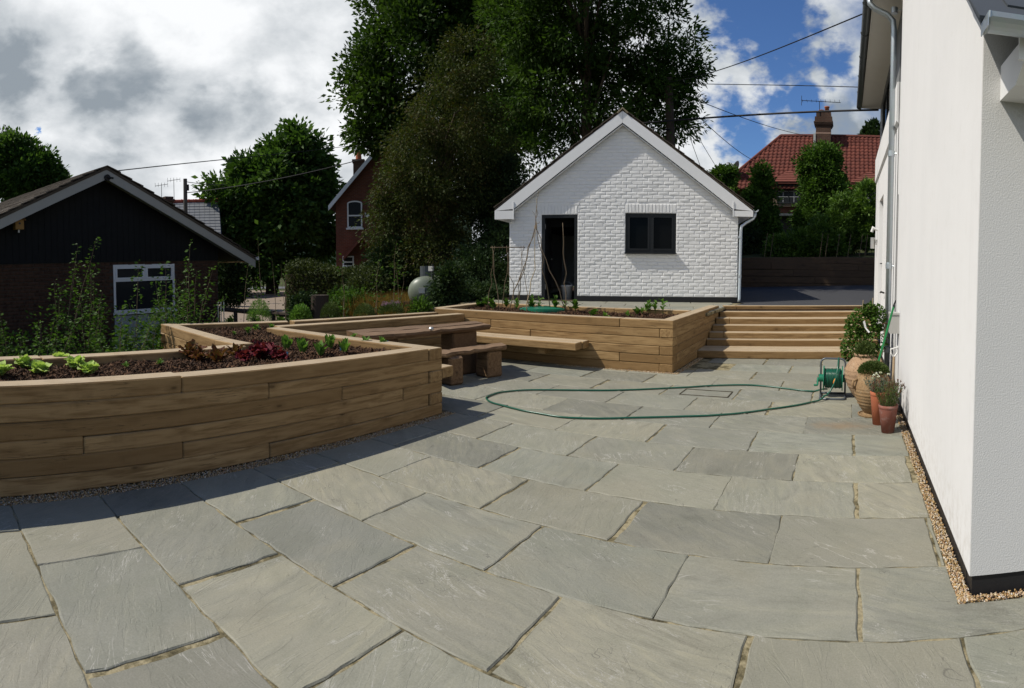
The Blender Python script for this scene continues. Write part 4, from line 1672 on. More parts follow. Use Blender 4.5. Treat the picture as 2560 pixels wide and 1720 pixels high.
# near block: wall facing the patio, its top following the roof
ET, SLP = 2.52, 0.80
RY = 6.5
EY = 2.28
roofz = lambda y_: ET + (min(y_, 2 * RY - y_) - EY) * SLP
mb = MB()
prof = [(2.703, 0.10), (7.1, 0.10), (7.1, 5.25), (RY, roofz(RY) - 0.03), (2.703, roofz(2.703) - 0.03)]
mb.extrude([(HX - 0.003, p[0], p[1]) for p in prof][::-1], (0.14, 0, 0))
mb.build('patio_wall', MAT['render'], house)
mb = MB()
mb.box((HX, 2.70, 0.10), (9, 2.84, roofz(2.70) - 0.03))
mb.build('end_wall', MAT['roughcast'], house)
mb = MB()
mb.box((HX + 0.012, 2.712, -0.05), (9, 2.83, 0.099))
mb.box((HX + 0.010, 2.832, -0.05), (HX + 0.13, 12.78, 0.099))
mb.build('plinth', MAT['plinth'], house)
mb = MB()
# far block: door recess between two lengths of wall, wall over it
d0, d1 = 10.15, 11.35
mb.box((HX + 0.001, 7.102, 0.10), (HX + 0.15, d0, 3.285))
mb.box((HX + 0.001, d1, 0.10), (HX + 0.15, 12.80, 3.285))
mb.box((HX + 0.001, d0, 2.78), (HX + 0.15, d1, 3.285))
mb.box((HX + 0.15, 12.5, 0.10), (9, 12.80, 4.9))
mb.box((8.7, 2.84, 0.10), (9, 12.5, 4.9))
mb.build('far_wall', MAT['render'], house)
mb = MB()
mb.extrude([(0.575, 7.3, 3.33), (0.615, 7.3, 3.287), (0.76, 7.3, 3.287), (0.76, 7.3, 3.80), (0.575, 7.3, 3.80)][::-1], (0, 5.45, 0))
mb.build('wall_band', MAT['render'], house)
mb = MB()
mb.box((0.665, 7.12, 3.80), (0.80, 9.95, 4.95))
mb.box((0.665, 12.15, 3.80), (0.80, 12.78, 4.95))
mb.box((0.665, 9.95, 3.80), (0.80, 12.15, 3.98))
mb.box((0.665, 9.95, 4.86), (0.80, 12.15, 4.95))
mb.build('upper_cladding', MAT['grey_clad'], house)
mb = MB()
for a, b, c, d_ in ((9.95, 3.98, 12.15, 4.04), (9.95, 4.80, 12.15, 4.86), (9.95, 4.04, 10.01, 4.80), (12.09, 4.04, 12.15, 4.80), (11.02, 4.04, 11.08, 4.80)):
    mb.box((0.68, a, b), (0.74, c, d_))
uw = mb.build('upper_window', MAT['dframe'], house)
for a, b in ((10.01, 11.02), (11.08, 12.09)):
    mb = MB()
    mb.box((0.70, a, 4.04), (0.71, b, 4.80))
    mb.build('pane', MAT['glass'], uw)
# door in the recess
mb = MB()
mb.box((HX + 0.10, d0, 0.72), (HX + 0.14, d1, 2.78))
hd_ = mb.build('side_door', plain('pale_grey_door', (0.50, 0.50, 0.50), 0.5), house)
mb = MB()
mb.tube([(HX + 0.10, d1 - 0.12, 1.60), (HX + 0.04, d1 - 0.12, 1.60), (HX + 0.04, d1 - 0.02, 1.60)], 0.011, 8)
mb.build('door_handle', MAT['black'], hd_)
# main roof of the far block
mb = MB()
mb.hexa([(0.22, 7.05, 4.985), (5.0, 7.05, 8.8), (5.0, 12.95, 8.8), (0.22, 12.95, 4.985), (0.22, 7.05, 5.06), (5.0, 7.05, 8.88), (5.0, 12.95, 8.88), (0.22, 12.95, 5.06)])
mb.hexa([(5.0, 7.05, 8.8), (9.6, 7.05, 5.0), (9.6, 12.95, 5.0), (5.0, 12.95, 8.8), (5.0, 7.05, 8.88), (9.6, 7.05, 5.08), (9.6, 12.95, 5.08), (5.0, 12.95, 8.88)])
mb.build('main_roof', MAT['slate'], house)
mb = MB()
mb.box((0.285, 7.12, 4.94), (0.80, 12.90, 4.958))
mb.box((0.27, 7.12, 4.93), (0.285, 12.92, 5.05))
mb.box((0.27, 12.90, 4.93), (0.80, 12.92, 5.05))
mb.build('soffit', MAT['soffit'], house)


def half_gutter(p0, p1, r, th=0.006):
    """open half-round channel between two points, hanging below them"""
    a = Vector(p0)
    b = Vector(p1)
    t = (b - a).normalized()
    s_ = Vector((0, 0, 1)).cross(t).normalized()
    P = []
    for k in range(11):
        q = pi * k / 10
        P.append(a + s_ * (r * cos(q)) + Vector((0, 0, -r * sin(q))))
    for k in range(10, -1, -1):
        q = pi * k / 10
        P.append(a + s_ * ((r - th) * cos(q)) + Vector((0, 0, -(r - th) * sin(q))))
    m = MB()
    m.extrude(P, b - a)
    return m


gt = half_gutter((0.212, 7.06, 5.02), (0.212, 12.93, 4.97), 0.062).build('eaves_gutter', MAT['zinc_dark'], house)
for y_ in (7.9, 8.9, 9.9, 10.9, 11.9):
    mb = MB()
    mb.tube([(0.212 + 0.066 * cos(a), y_, 5.0 - 0.066 * sin(a)) for a in [k * pi / 8 for k in range(9)]], 0.008, 6)
    mb.build('gutter_joint', MAT['zinc_dark'], gt)
# downpipe
PX, PY = 0.545, 7.62
mb = MB()
mb.tube([(0.225, PY, 4.93), (0.235, PY, 4.86), (0.30, PY, 4.80), (0.46, PY, 4.73), (0.53, PY, 4.66), (PX, PY, 4.55), (PX, PY, 0.02)], 0.038, 14)
dp = mb.build('downpipe', MAT['zinc'], house, True)
for z_ in (4.787, 2.986, 1.555, 0.481):
    mb = MB()
    mb.tube([(PX, PY, z_ - 0.035), (PX, PY, z_ + 0.035)], 0.044, 14)
    mb.tube([(PX + 0.03, PY - 0.01, z_), (HX + 0.02, PY - 0.04, z_)], 0.009, 8)
    mb.build('pipe_clip', MAT['zinc'], dp)
mb = MB()
mb.tube([(HX - 0.012, 7.16, 0.75), (HX - 0.012, 7.16, 4.5)], 0.0045, 6)
mb.tube([(HX - 0.012, 7.02, 0.10), (HX - 0.012, 7.02, 2.4)], 0.004, 6)
o = mb.build('wall_cables', MAT['cable'], house)
o['kind'] = 'stuff'
# meter box with its cable
bp = (0.56, 6.597, 0.928)
mb = MB()
mb.box((HX - 0.11, 6.62, 0.80), (HX - 0.003, 6.80, 1.01))
bx = mb.build('socket_box', MAT['box_grey'], house)
mb = MB()
mb.box((HX - 0.115, 6.61, 1.01), (HX - 0.003, 6.81, 1.03))
mb.build('box_lid', MAT['box_grey'], bx)
for yy, zz_ in ((6.635, 0.83), (6.635, 0.97), (6.785, 0.83), (6.785, 0.97)):
    mb = MB()
    mb.tube([(HX - 0.112, yy, zz_), (HX - 0.108, yy, zz_)], 0.006, 6)
    mb.build('screw', MAT['steel'], bx)
# wall lamps near the far door
lp = (0.52, 10.333, 1.92)
mb = MB()
mb.box((HX - 0.03, 11.9, 1.98), (HX - 0.001, 12.0, 2.08))
mb.tube([(HX - 0.02, 11.95, 2.03), (HX - 0.09, 11.95, 2.03)], 0.012, 8)
wlmp = mb.build('wall_lamp', MAT['steel'], house)
mb = MB()
mb.tube([(HX - 0.09, 11.95, 1.90), (HX - 0.09, 11.95, 2.12)], 0.045, 14)
mb.build('lamp_shade', MAT['steel'], wlmp)
mb = MB()
mb.tube([(HX - 0.005, 11.75, 2.26), (HX - 0.10, 11.75, 2.30), (HX - 0.12, 11.75, 2.22)], [0.02, 0.04, 0.03], 10)
mb.build('sensor_head', MAT['white_plastic'], wlmp)
mb = MB()
mb.tube([(HX - 0.005, 9.3, 1.13), (HX - 0.06, 9.3, 1.15)], 0.014, 8)
mb.tube([(HX - 0.06, 9.3, 1.15), (HX - 0.06, 9.42, 1.13)], 0.012, 8)
mb.build('garden_tap', MAT['black'], house)
# eaves over the end wall
mb = MB()
VX = 0.50
mb.hexa([(VX, EY, ET - 0.03), (9, EY, ET - 0.03), (9, RY, roofz(RY) - 0.03), (VX, RY, roofz(RY) - 0.03), (VX, EY, ET), (9, EY, ET), (9, RY, roofz(RY)), (VX, RY, roofz(RY))])
mb.hexa([(VX, RY, roofz(RY) - 0.03), (9, RY, roofz(RY) - 0.03), (9, 7.3, roofz(7.3) - 0.03), (VX, 7.3, roofz(7.3) - 0.03), (VX, RY, roofz(RY)), (9, RY, roofz(RY)), (9, 7.3, roofz(7.3)), (VX, 7.3, roofz(7.3))])
pr_ = mb.build('end_roof', MAT['slate'], house)
sv = MB()
sv.hexa([(0.003, 0, 0), (0.297, 0, 0), (0.297, 0.40, 0), (0.003, 0.40, 0), (0.003, 0.003, 0.013), (0.297, 0.003, 0.013), (0.297, 0.40, 0.009), (0.003, 0.40, 0.009)])
sm_ = mesh_from('slate', sv.v, sv.f, [MAT['slate']])
r0 = root_loc(pr_)
for r_ in range(8):
    for c_ in range(9):
        yy = EY - 0.035 + r_ * 0.155
        zz_ = ET + (yy - EY) * SLP + 0.010
        link('slate', sm_, pr_, (VX - 0.02 + c_ * 0.30 + (0.15 if r_ % 2 else 0) - r0.x + RND.uniform(-0.002, 0.002), yy - r0.y, zz_ - r0.z), (math.atan(SLP) - 0.03 + RND.uniform(-0.004, 0.004), 0, 0))
half_gutter((0.505, EY - 0.055, ET - 0.015), (9, EY - 0.055, ET - 0.015), 0.058).build('end_gutter', MAT['zinc'], house)
mb = MB()
mb.tube([(0.508, EY - 0.055 + 0.058 * cos(a), ET - 0.015 - 0.058 * sin(a)) for a in [k * pi / 8 for k in range(9)]], 0.006, 6)
mb.prism([(0.500, EY - 0.113), (0.504, EY - 0.113), (0.504, EY + 0.003), (0.500, EY + 0.003)], ET - 0.07, ET - 0.02)
mb.build('gutter_stop', MAT['zinc'], house)
mb = MB()
mb.box((0.66, EY + 0.012, ET - 0.135), (9, EY + 0.028, ET - 0.02))
mb.extrude([(0.69, EY + 0.03, ET - 0.03), (0.69, 2.699, ET - 0.03), (0.69, 2.699, ET - 0.19), (0.69, EY + 0.16, ET - 0.19), (0.69, EY + 0.03, ET - 0.12)], (8.3, 0, 0))
mb.build('boxed_eaves', MAT['wboard'], house)


# ================================================================== sleepers and beds
def sleeper(parent, a, b, h, dep, name='sleeper', mat=None, ch=0.009, rnd=RND):
    """one timber from a to b (bottom outer edge), height h, its body to the left of the run; own axes so that the grain follows it"""
    a = Vector(a)
    b = Vector(b)
    L = (b - a).length
    key = (round(L, 2), round(h, 3), round(dep, 3))
    V, Fc = chamfer_box_data(L, dep, h, ch)
    # a little wane and twist
    k1, k2 = rnd.uniform(-0.003, 0.003), rnd.uniform(-0.003, 0.003)
    V = [(v[0], v[1] + k1 * (v[2] / h - 0.5) + k2 * (v[0] / L - 0.5), v[2] + rnd.uniform(-0.0012, 0.0012)) for v in V]
    me = mesh_from(name, V, Fc, [mat or MAT['timber']])
    t = (b - a).normalized()
    r0 = root_loc(parent)
    o = link(name, me, parent, a - r0)
    yaw = atan2(t.y, t.x)
    o.rotation_euler = (0, -math.asin(t.z), yaw)
    return o


def wall_run(parent, p, q, ztop, zbot, n, dep, e0=(0, 0), e1=(0, 0), lens=(3.0,), rnd=RND, mat=None, rim=True):
    """courses of sleepers along p->q (outer face on the right). e0/e1: set-back at either end for even and odd courses"""
    p = Vector((p[0], p[1], 0))
    q = Vector((q[0], q[1], 0))
    L = (q - p).length
    t = (q - p) / L
    for c in range(n):
        a0 = e0[c % 2]
        b0 = L - e1[c % 2]
        cuts = [a0]
        x = a0 + (lens[0] * (0.45 + 0.25 * ((c * 3) % 4)) if L > 2.6 else L)
        while x < b0 - 0.5:
            cuts.append(x)
            x += lens[0]
        cuts.append(b0)
        for i in range(len(cuts) - 1):
            u0, u1 = cuts[i] + 0.0015, cuts[i + 1] - 0.0015
            zs = []
            for u in (u0, u1):
                P = p + t * u
                zb, zt = zbot(P.x, P.y), ztop(P.x, P.y)
                zs.append((zb + (zt - zb) * c / n, (zt - zb) / n))
            A = p + t * u0
            B = p + t * u1
            pr = rnd.uniform(-0.003, 0.003) if c < n - 1 else 0.0
            nrm = Vector((t.y, -t.x, 0))
            A = A + nrm * pr
            B = B + nrm * pr
            sleeper(parent, (A.x, A.y, zs[0][0] + 0.001), (B.x, B.y, zs[1][0] + 0.001), (zs[0][1] + zs[1][1]) / 2 - 0.002, dep, rnd=rnd, mat=mat)


bedA = thing('raised_bed', (-4.6, 4.0, 0.0), 'long cornered sleeper bed of lettuces and herbs, in front of the bungalow', 'raised bed')
ZA = lambda x, y: 0.682 + 0.019 * max(-6.3, min(6.3, 4.71 - y)) if x > -5.45 and y < 4.75 else 0.69
Z0 = lambda x, y: 0.0
A0, A1, A2, A3, A4 = (-4.06, -1.7), (-3.80, 4.71), (-6.62, 4.68), (-5.93, 7.955), (-6.66, 7.955)
A5, A6, A7, A8 = (-7.28, 5.30), (-8.05, 3.57), (-5.34, 3.24), (-5.38, -1.7)
D_ = 0.20
Lx = lambda a, b: hypot(b[0] - a[0], b[1] - a[1])
# corners interlock: on even courses the first run goes through, on odd ones the second
wall_run(bedA, A0, A1, ZA, Z0, 6, D_, (0, 0), (0, D_ + 0.002))
wall_run(bedA, A1, A2, ZA, Z0, 6, D_, (D_ + 0.002, 0), (0.0, 0.0))
wall_run(bedA, A2, A3, ZA, Z0, 6, D_, (0.02, 0.02), (0, 0))
wall_run(bedA, A4, A5, ZA, lambda x, y: -0.3, 8, D_, (0, 0), (0, 0.05))
wall_run(bedA, A5, A6, ZA, lambda x, y: -0.3, 8, D_, (0.05, 0), (0, D_ + 0.002))
wall_run(bedA, A6, A7, ZA, lambda x, y: -0.3, 8, D_, (D_ + 0.002, 0), (0.0, 0.0))
wall_run(bedA, A7, A8, ZA, lambda x, y: -0.3, 8, D_, (0.0, 0.0), (0, 0))
polyA = [A0, A1, A2, A3, A4, A5, A6, A7, A8]


def inset(poly, d):
    n = len(poly)
    out = []
    for i in range(n):
        p0, p1, p2 = Vector(poly[i - 1]), Vector(poly[i]), Vector(poly[(i + 1) % n])
        t1 = (p1 - p0).normalized()
        t2 = (p2 - p1).normalized()
        n1 = Vector((-t1.y, t1.x))
        n2 = Vector((-t2.y, t2.x))
        k = n1 + n2
        s_ = d / max(0.3, (1 + n1.dot(n2)))
        out.append((p1.x + k.x * s_, p1.y + k.y * s_))
    return out


def inside(poly, x, y):
    c = False
    n = len(poly)
    j = n - 1
    for i in range(n):
        xi, yi = poly[i]
        xj, yj = poly[j]
        if (yi > y) != (yj > y) and x < (xj - xi) * (y - yi) / (yj - yi) + xi:
            c = not c
        j = i
    return c


def bed_fill(bed, poly, zsoil, n, rng=NR):
    pi_ = inset(poly, D_ - 0.02)
    xs = [p[0] for p in pi_]
    ys = [p[1] for p in pi_]
    # soil surface as a small bumpy grid
    st = 0.12
    V = []
    Fc = []
    idx = {}
    nx = int((max(xs) - min(xs)) / st) + 2
    ny = int((max(ys) - min(ys)) / st) + 2
    for i in range(nx):
        for j in range(ny):
            x = min(xs) + i * st
            y = min(ys) + j * st
            idx[i, j] = len(V)
            V.append((x, y, zsoil(x, y) + 0.02 * sin(x * 7 + y * 3) * sin(y * 8 - x) + RND.uniform(-0.008, 0.008)))
    for i in range(nx - 1):
        for j in range(ny - 1):
            cx_ = min(xs) + (i + 0.5) * st
            cy_ = min(ys) + (j + 0.5) * st
            if inside(pi_, cx_, cy_) or inside(pi_, cx_ + st * .5, cy_) or inside(pi_, cx_ - st * .5, cy_) or inside(pi_, cx_, cy_ + st * .5) or inside(pi_, cx_, cy_ - st * .5):
                Fc.append((idx[i, j], idx[i + 1, j], idx[i + 1, j + 1], idx[i, j + 1]))
    m = MB()
    m.add(V, Fc)
    so = m.build('soil', MAT['soil'], bed, True)
    P = []
    while len(P) < n:
        x = rng.uniform(min(xs), max(xs), 4000)
        y = rng.uniform(min(ys), max(ys), 4000)
        for a, b in zip(x, y):
            if inside(pi_, a, b):
                P.append((a, b, zsoil(a, b) + 0.02 * sin(a * 7 + b * 3) * sin(b * 8 - a) + rng.uniform(-0.004, 0.016)))
    P = P[:n]
    bits('bark_mulch', P, rng.gamma(3.0, 0.0058, n) + 0.006, MAT['chips'], bed, 0.16, None, 0.42)


zsA = lambda x, y: ZA(x, y) - 0.085
bed_fill(bedA, polyA, zsA, 34000)

bedB = thing('raised_bed', (-4.6, 8.9, 0.0), 'deep sleeper bed before the white outbuilding, planted with seedlings round a green lid', 'raised bed')
B0, B1, B2, B3 = (-6.78, 8.0), (-2.37, 7.96), (-2.41, 9.86), (-6.95, 9.86)
ZB_ = lambda x, y: 0.744
B1b = (-2.41, 11.15)
wall_run(bedB, B0, B1, ZB_, Z0, 6, D_, (0, 0), (D_ + 0.002, 0))
wall_run(bedB, B1, B1b, ZB_, Z0, 6, D_, (0, D_ + 0.002), (0, 0))
wall_run(bedB, (-2.61, 9.86), B3, ZB_, lambda x, y: 0.62, 1, D_, (0, 0), (0, 0))
wall_run(bedB, B3, B0, ZB_, lambda x, y: 0.12, 5, D_, (0.01, 0.01), (D_ + 0.01, D_ + 0.01))
polyB = [B0, B1, B2, B3]
zsB = lambda x, y: 0.665
bed_fill(bedB, polyB, zsB, 20000)

# ---------------------------------------------------------------- steps
steps = thing('timber_steps', (-0.9, 10.2, 0.0), 'flight of seven low sleeper steps between the bed and the white house', 'steps')
yl = [9.40, 10.02, 10.22, 10.47, 10.77, 11.11, 11.46]
yr = [9.92, 10.60, 10.86, 11.20, 11.60, 12.04, 12.46]
zt = [0.124, 0.228, 0.328, 0.428, 0.528, 0.625, 0.716]
for k in range(7):
    xl, xr_ = -2.385, 0.598
    a = Vector((xl, yl[k], 0))
    b = Vector((xr_, yr[k], 0))
    z0 = zt[k - 1] - 0.012 if k else 0.002
    h = zt[k] - z0
    t = (b - a).normalized()
    nrm = Vector((-t.y, t.x, 0))
    L = (b - a).length
    cut = [0, 0.26, L] if k % 2 == 0 else [0, L - 0.30, L]
    if k == 0:
        cut = [0, L]
    for i in range(len(cut) - 1):
        A = a + t * (cut[i] + 0.0015)
        B = a + t * (cut[i + 1] - 0.0015)
        sleeper(steps, (A.x, A.y, z0), (B.x, B.y, z0), h, 0.2)
    # treads behind the riser timber
    nxt = [min(0.66, hypot(yl[k + 1] - yl[k], 0)) if k < 6 else 0.22][0]
    d = 0.203
    j = 0
    while d < 0.62 and k < 6 and d < (yr[k + 1] - yr[k]) * 1.05 + 0.05:
        A = a + nrm * d
        B = b + nrm * d
        sleeper(steps, (A.x + 0.0, A.y, z0), (min(B.x, 0.598), B.y, z0), h - 0.002, 0.2)
        d += 0.203

# ---------------------------------------------------------------- floating benches
bench = thing('bench', (-4.6, 7.8, 0.30), 'floating sawn timber bench fixed along the sleeper wall of the seedling bed', 'bench')
for k in range(2):
    y1_ = 7.955 - 0.16 - k * 0.205
    sleeper(bench, (-5.86, y1_ - 0.04, 0.295), (-3.66 - 0.02 * k, y1_ - 0.04, 0.295), 0.107, 0.2, 'seat_board')
for x_ in (-5.2, -4.35):
    mb = MB()
    mb.box((x_, 7.64, 0.20), (x_ + 0.12, 7.955, 0.292))
    mb.build('bracket', MAT['timber'], bench)
bench2 = thing('bench', (-4.6, 4.95, 0.30), 'short floating timber bench end poking out behind the near bed corner', 'bench')
for k in range(2):
    sleeper(bench2, (-6.0, 4.735 + k * 0.205, 0.30), (-3.99, 4.735 + k * 0.205, 0.30), 0.118, 0.2, 'seat_board')
for x_ in (-5.4, -4.5):
    mb = MB()
    mb.box((x_, 4.72, 0.20), (x_ + 0.12, 5.05, 0.298))
    mb.build('bracket', MAT['timber'], bench2)


def rough_plank(parent, name, quad, z0, z1, seed, mat=MAT['old_wood'], n=14):
    """waney board: quad is back-left, front-left, front-right, back-right; long edges uneven"""
    r = random.Random(seed)
    bl, fl, fr, br = [Vector((*q, 0)) for q in quad]
    c = (bl + fl + fr + br) / 4
    top, bot = [], []
    f = []
    b = []
    for i in range(n + 1):
        u = i / n
        wf, wb = r.uniform(-0.03, 0.03), r.uniform(-0.02, 0.02)
        P = fl.lerp(fr, u)
        Q = bl.lerp(br, u)
        d = (P - Q).normalized()
        f.append(P + d * wf)
        b.append(Q - d * wb)
    V = []
    for i in range(n + 1):
        d = (f[i] - b[i]).normalized()
        zz1, zz2 = z1 + r.uniform(-0.006, 0.006), z1 + r.uniform(-0.006, 0.006)
        V += [(*(b[i].xy), zz1), (*((b[i].lerp(f[i], 0.5)).xy), (zz1 + zz2) / 2 + r.uniform(-0.004, 0.004)), (*(f[i].xy), zz2), (*((f[i] + d * 0.012).xy), zz2 - 0.03), (*((f[i] - d * r.uniform(0.0, 0.04)).xy), z0), (*((b[i] + d * 0.02).xy), z0)]
    Fc = []
    for i in range(n):
        for k in range(6):
            Fc.append((i * 6 + k, (i + 1) * 6 + k, (i + 1) * 6 + (k + 1) % 6, i * 6 + (k + 1) % 6))
    Fc.append(tuple(range(5, -1, -1)))
    Fc.append(tuple(n * 6 + k for k in range(6)))
    # own axes: x along the board
    yaw = atan2((fr - fl).y, (fr - fl).x)
    R = Matrix.Rotation(-yaw, 3, 'Z')
    V = [tuple(R @ (Vector(v) - Vector((c.x, c.y, 0)))) for v in V]
    r0 = root_loc(parent)
    o = link(name, mesh_from(name, V, [q[::-1] for q in Fc], [mat]), parent, (c.x - r0.x, c.y - r0.y, -r0.z), (0, 0, yaw))
    return o


def lerp2(a, b, u):
    return (a[0] + (b[0] - a[0]) * u, a[1] + (b[1] - a[1]) * u)


table = thing('garden_table', (-5.3, 6.1, 0.0), 'rustic table with a thick waney plank top on heavy blocks', 'table')
TQ = [(-5.84, 5.22), (-5.22, 4.98), (-4.74, 6.98), (-5.22, 7.28)]
mid_l, mid_r = lerp2(TQ[0], TQ[1], 0.52), lerp2(TQ[3], TQ[2], 0.52)
rough_plank(table, 'top_plank', [TQ[0], lerp2(TQ[0], TQ[1], 0.49), lerp2(TQ[3], TQ[2], 0.49), TQ[3]], 0.595, 0.66, 4)
rough_plank(table, 'top_plank', [lerp2(TQ[0], TQ[1], 0.51), TQ[1], TQ[2], lerp2(TQ[3], TQ[2], 0.51)], 0.59, 0.657, 5)


def block(parent, name, c, sx, sy, z0, z1, yaw, seed, mat=MAT['stone_block']):
    r = random.Random(seed)
    V, Fc = chamfer_box_data(sx, sy, z1 - z0, 0.025)
    V = [(v[0] - sx / 2 + r.uniform(-0.012, 0.012) + 0.02 * (0.5 - v[2] / (z1 - z0)) * (1 if v[0] > sx / 2 else -1), v[1] - sy / 2 + r.uniform(-0.012, 0.012), v[2]) for v in V]
    r0 = root_loc(parent)
    return link(name, mesh_from(name, V, Fc, [mat]), parent, (c[0] - r0.x, c[1] - r0.y, z0 - r0.z), (0, 0, yaw))


block(table, 'leg_block', (-5.02, 6.60), 0.30, 0.42, 0.0, 0.597, -0.25, 1, MAT['old_wood'])
block(table, 'leg_block', (-5.44, 5.45), 0.30, 0.42, 0.0, 0.597, -0.25, 2, MAT['old_wood'])
mb = MB()
mb.lathe([(0.0, 0), (0.03, 0.012), (0.034, 0.03), (0.02, 0.05), (0.0, 0.052)], (-4.985, 5.95, 0.655), 10)
tr = thing('foil_ball', (-4.985, 5.95, 0.655), 'crumpled pale scrap lying on the near edge of the rustic table', 'scrap')
mb.build('crumple', MAT['steel'], tr)
tb = thing('plank_bench', (-4.6, 6.4, 0.0), 'low rustic plank bench on two blocks in front of the waney table', 'bench')
rough_plank(tb, 'seat_plank', [(-4.93, 5.62), (-4.68, 5.50), (-4.36, 6.80), (-4.60, 7.02)], 0.36, 0.415, 9)
block(tb, 'leg_block', (-4.56, 6.66), 0.26, 0.26, 0.0, 0.362, -0.25, 6, MAT['old_wood'])
block(tb, 'leg_block', (-4.66, 5.95), 0.26, 0.22, 0.0, 0.362, -0.25, 7, MAT['old_wood'])

# ---------------------------------------------------------------- retaining wall by the drive
rw = thing('retaining_wall', (-2.0, 17.7, 0.7), 'long dark timber retaining wall beyond the drive', 'retaining wall')
ra, rb_ = (-6.0, 17.58), (9.0, 18.0)
wall_run(rw, ra, rb_, lambda x, y: 1.80 if x > -2.6 else 1.74, lambda x, y: 0.60, 6, 0.14, lens=(2.6,), mat=MAT['timber_wall'])

# ---------------------------------------------------------------- gravel strips
gs = []
for _ in range(9000):
    if RND.random() < 0.8:
        y_ = 2.66 + (RND.random() ** 1.7) * 9
        gs.append((RND.uniform(0.548, 0.612), y_, RND.uniform(-0.004, 0.012)))
    else:
        gs.append((RND.uniform(0.548, 1.9), RND.uniform(2.652, 2.702), RND.uniform(-0.004, 0.012)))
g1 = bits('house_gravel', gs, NR.uniform(0.0045, 0.0095, len(gs)), MAT['pebbles'], None, 0.6)
tag(g1, 'strip of golden gravel along the foot of the white house', 'gravel')
gs = []
for _ in range(9000):
    y_ = RND.uniform(-1.6, 4.80)
    xf = -4.06 + (y_ + 1.7) * 0.26 / 6.41
    gs.append((xf + RND.uniform(-0.005, PLEFT(y_) + 0.115 - xf + 0.0 if PLEFT(y_) + 0.115 > xf else 0.06), y_, RND.uniform(-0.012, 0.006)))
for _ in range(2600):
    gs.append((RND.uniform(-2.36, -2.29), RND.uniform(7.9, 9.45), RND.uniform(-0.008, 0.008)))
    gs.append((RND.uniform(-4.2, -2.33), RND.uniform(7.915, 7.962), RND.uniform(-0.008, 0.008)))
g2 = bits('bed_gravel', gs, NR.uniform(0.0045, 0.009, len(gs)), MAT['pebbles'], None, 0.6)
tag(g2, 'thin gravel margin at the foot of the sleeper beds', 'gravel')


# ================================================================== pots and tools by the white wall
def needles(name, c, r, h, n, mat, parent, spread=0.9, ln=(0.03, 0.07), aspect=0.18, base=0.0, rng=NR, tint=None, dome=True):
    a = rng.uniform(0, 2 * pi, n)
    rr = r * np.sqrt(rng.uniform(0, 1, n))
    top = h * np.sqrt(np.maximum(0.02, 1 - (rr / r) ** 2)) if dome else np.full(n, h)
    z = base + top * rng.uniform(0.15, 1.0, n) ** 0.6
    P = np.stack([c[0] + rr * np.cos(a), c[1] + rr * np.sin(a), c[2] + z], 1)
    D = np.stack([np.cos(a) * rr / r * spread, np.sin(a) * rr / r * spread, np.ones(n) * 0.8], 1) + rng.normal(size=(n, 3)) * 0.35
    return leaves(name, P, D, rng.uniform(*ln, n), mat, parent, aspect, 0.3, tint, 0.3, rng=rng)


def urn_profile(rb, rm, rt, h, ribs=(), rim=0.02):
    pr = []
    n = 46
    for i in range(n + 1):
        u = i / n
        z = h * u
        # belly high on the body
        if u < 0.62:
            r = rb + (rm - rb) * sin(pi / 2 * (u / 0.62)) ** 0.85
        else:
            r = rt + (rm - rt) * cos(pi / 2 * ((u - 0.62) / 0.38)) ** 0.8
        for q in ribs:
            r += 0.007 * math.exp(-((u - q) / 0.011) ** 2)
        pr.append((r, z))
    pr += [(rt + rim, h + 0.004), (rt + rim, h + 0.028), (rt - 0.012, h + 0.030), (rt - 0.02, h - 0.03), (rt - 0.03, h - 0.06)]
    return pr


urn = thing('urn', (0.235, 6.92, 0.0), 'tall pale ribbed clay urn behind the other pots, grassy tuft on top', 'plant pot')
mb = MB()
mb.lathe(urn_profile(0.09, 0.232, 0.105, 0.50, (0.30, 0.40, 0.50, 0.60, 0.70)), urn.location, 40)
mb.build('body', MAT['urn'], urn, True)
mb = MB()
mb.lathe([(0.08, 0.44), (0.098, 0.47), (0.0, 0.48)], urn.location, 20)
mb.build('soil', MAT['soil'], urn)
tuft = thing('potted_tuft', (0.235, 6.92, 0.47), 'small fine-leaved tuft growing in the mouth of the tall urn', 'plant')
needles('leaves', (0.24, 6.92, 0.46), 0.11, 0.19, 1500, MAT['heather'], tuft)

jar = thing('oil_jar', (0.30, 6.18, 0.0), 'round brown ribbed clay jar with a dome of thyme on its mouth', 'plant pot')
mb = MB()
pf = urn_profile(0.085, 0.196, 0.125, 0.425, (0.16, 0.24, 0.32, 0.40, 0.48, 0.56, 0.64), 0.012)
pf = [(0.10, 0.0), (0.105, 0.012), (0.086, 0.022)] + [(r, z + 0.022) for r, z in pf]
mb.lathe(pf, jar.location, 40)
mb.build('body', MAT['urn_b'], jar, True)
mb = MB()
for sx in (-1,):
    mb.tube([(0.30 - 0.16, 6.18 - 0.07, 0.375), (0.30 - 0.205, 6.18 - 0.09, 0.365), (0.30 - 0.215, 6.18 - 0.095, 0.32), (0.30 - 0.185, 6.18 - 0.08, 0.285)], 0.014, 8)
mb.build('handle', MAT['urn_b'], jar, True)
mb = MB()
mb.lathe([(0.10, 0.40), (0.12, 0.445), (0.0, 0.46)], jar.location, 20)
mb.build('soil', MAT['soil'], jar)
mb = MB()
mb.lathe([(0.15, 0.001), (0.155, 0.016), (0.14, 0.018), (0.135, 0.008)], (0.30, 6.16, 0.0), 24)
mb.build('saucer', MAT['urn_b'], jar)
thy = thing('thyme', (0.30, 6.18, 0.44), 'dense dark green thyme mound spilling over the brown jar', 'plant')
needles('leaves', (0.305, 6.17, 0.43), 0.155, 0.125, 4200, MAT['heather'], thy, 1.2, (0.015, 0.032), 0.4)


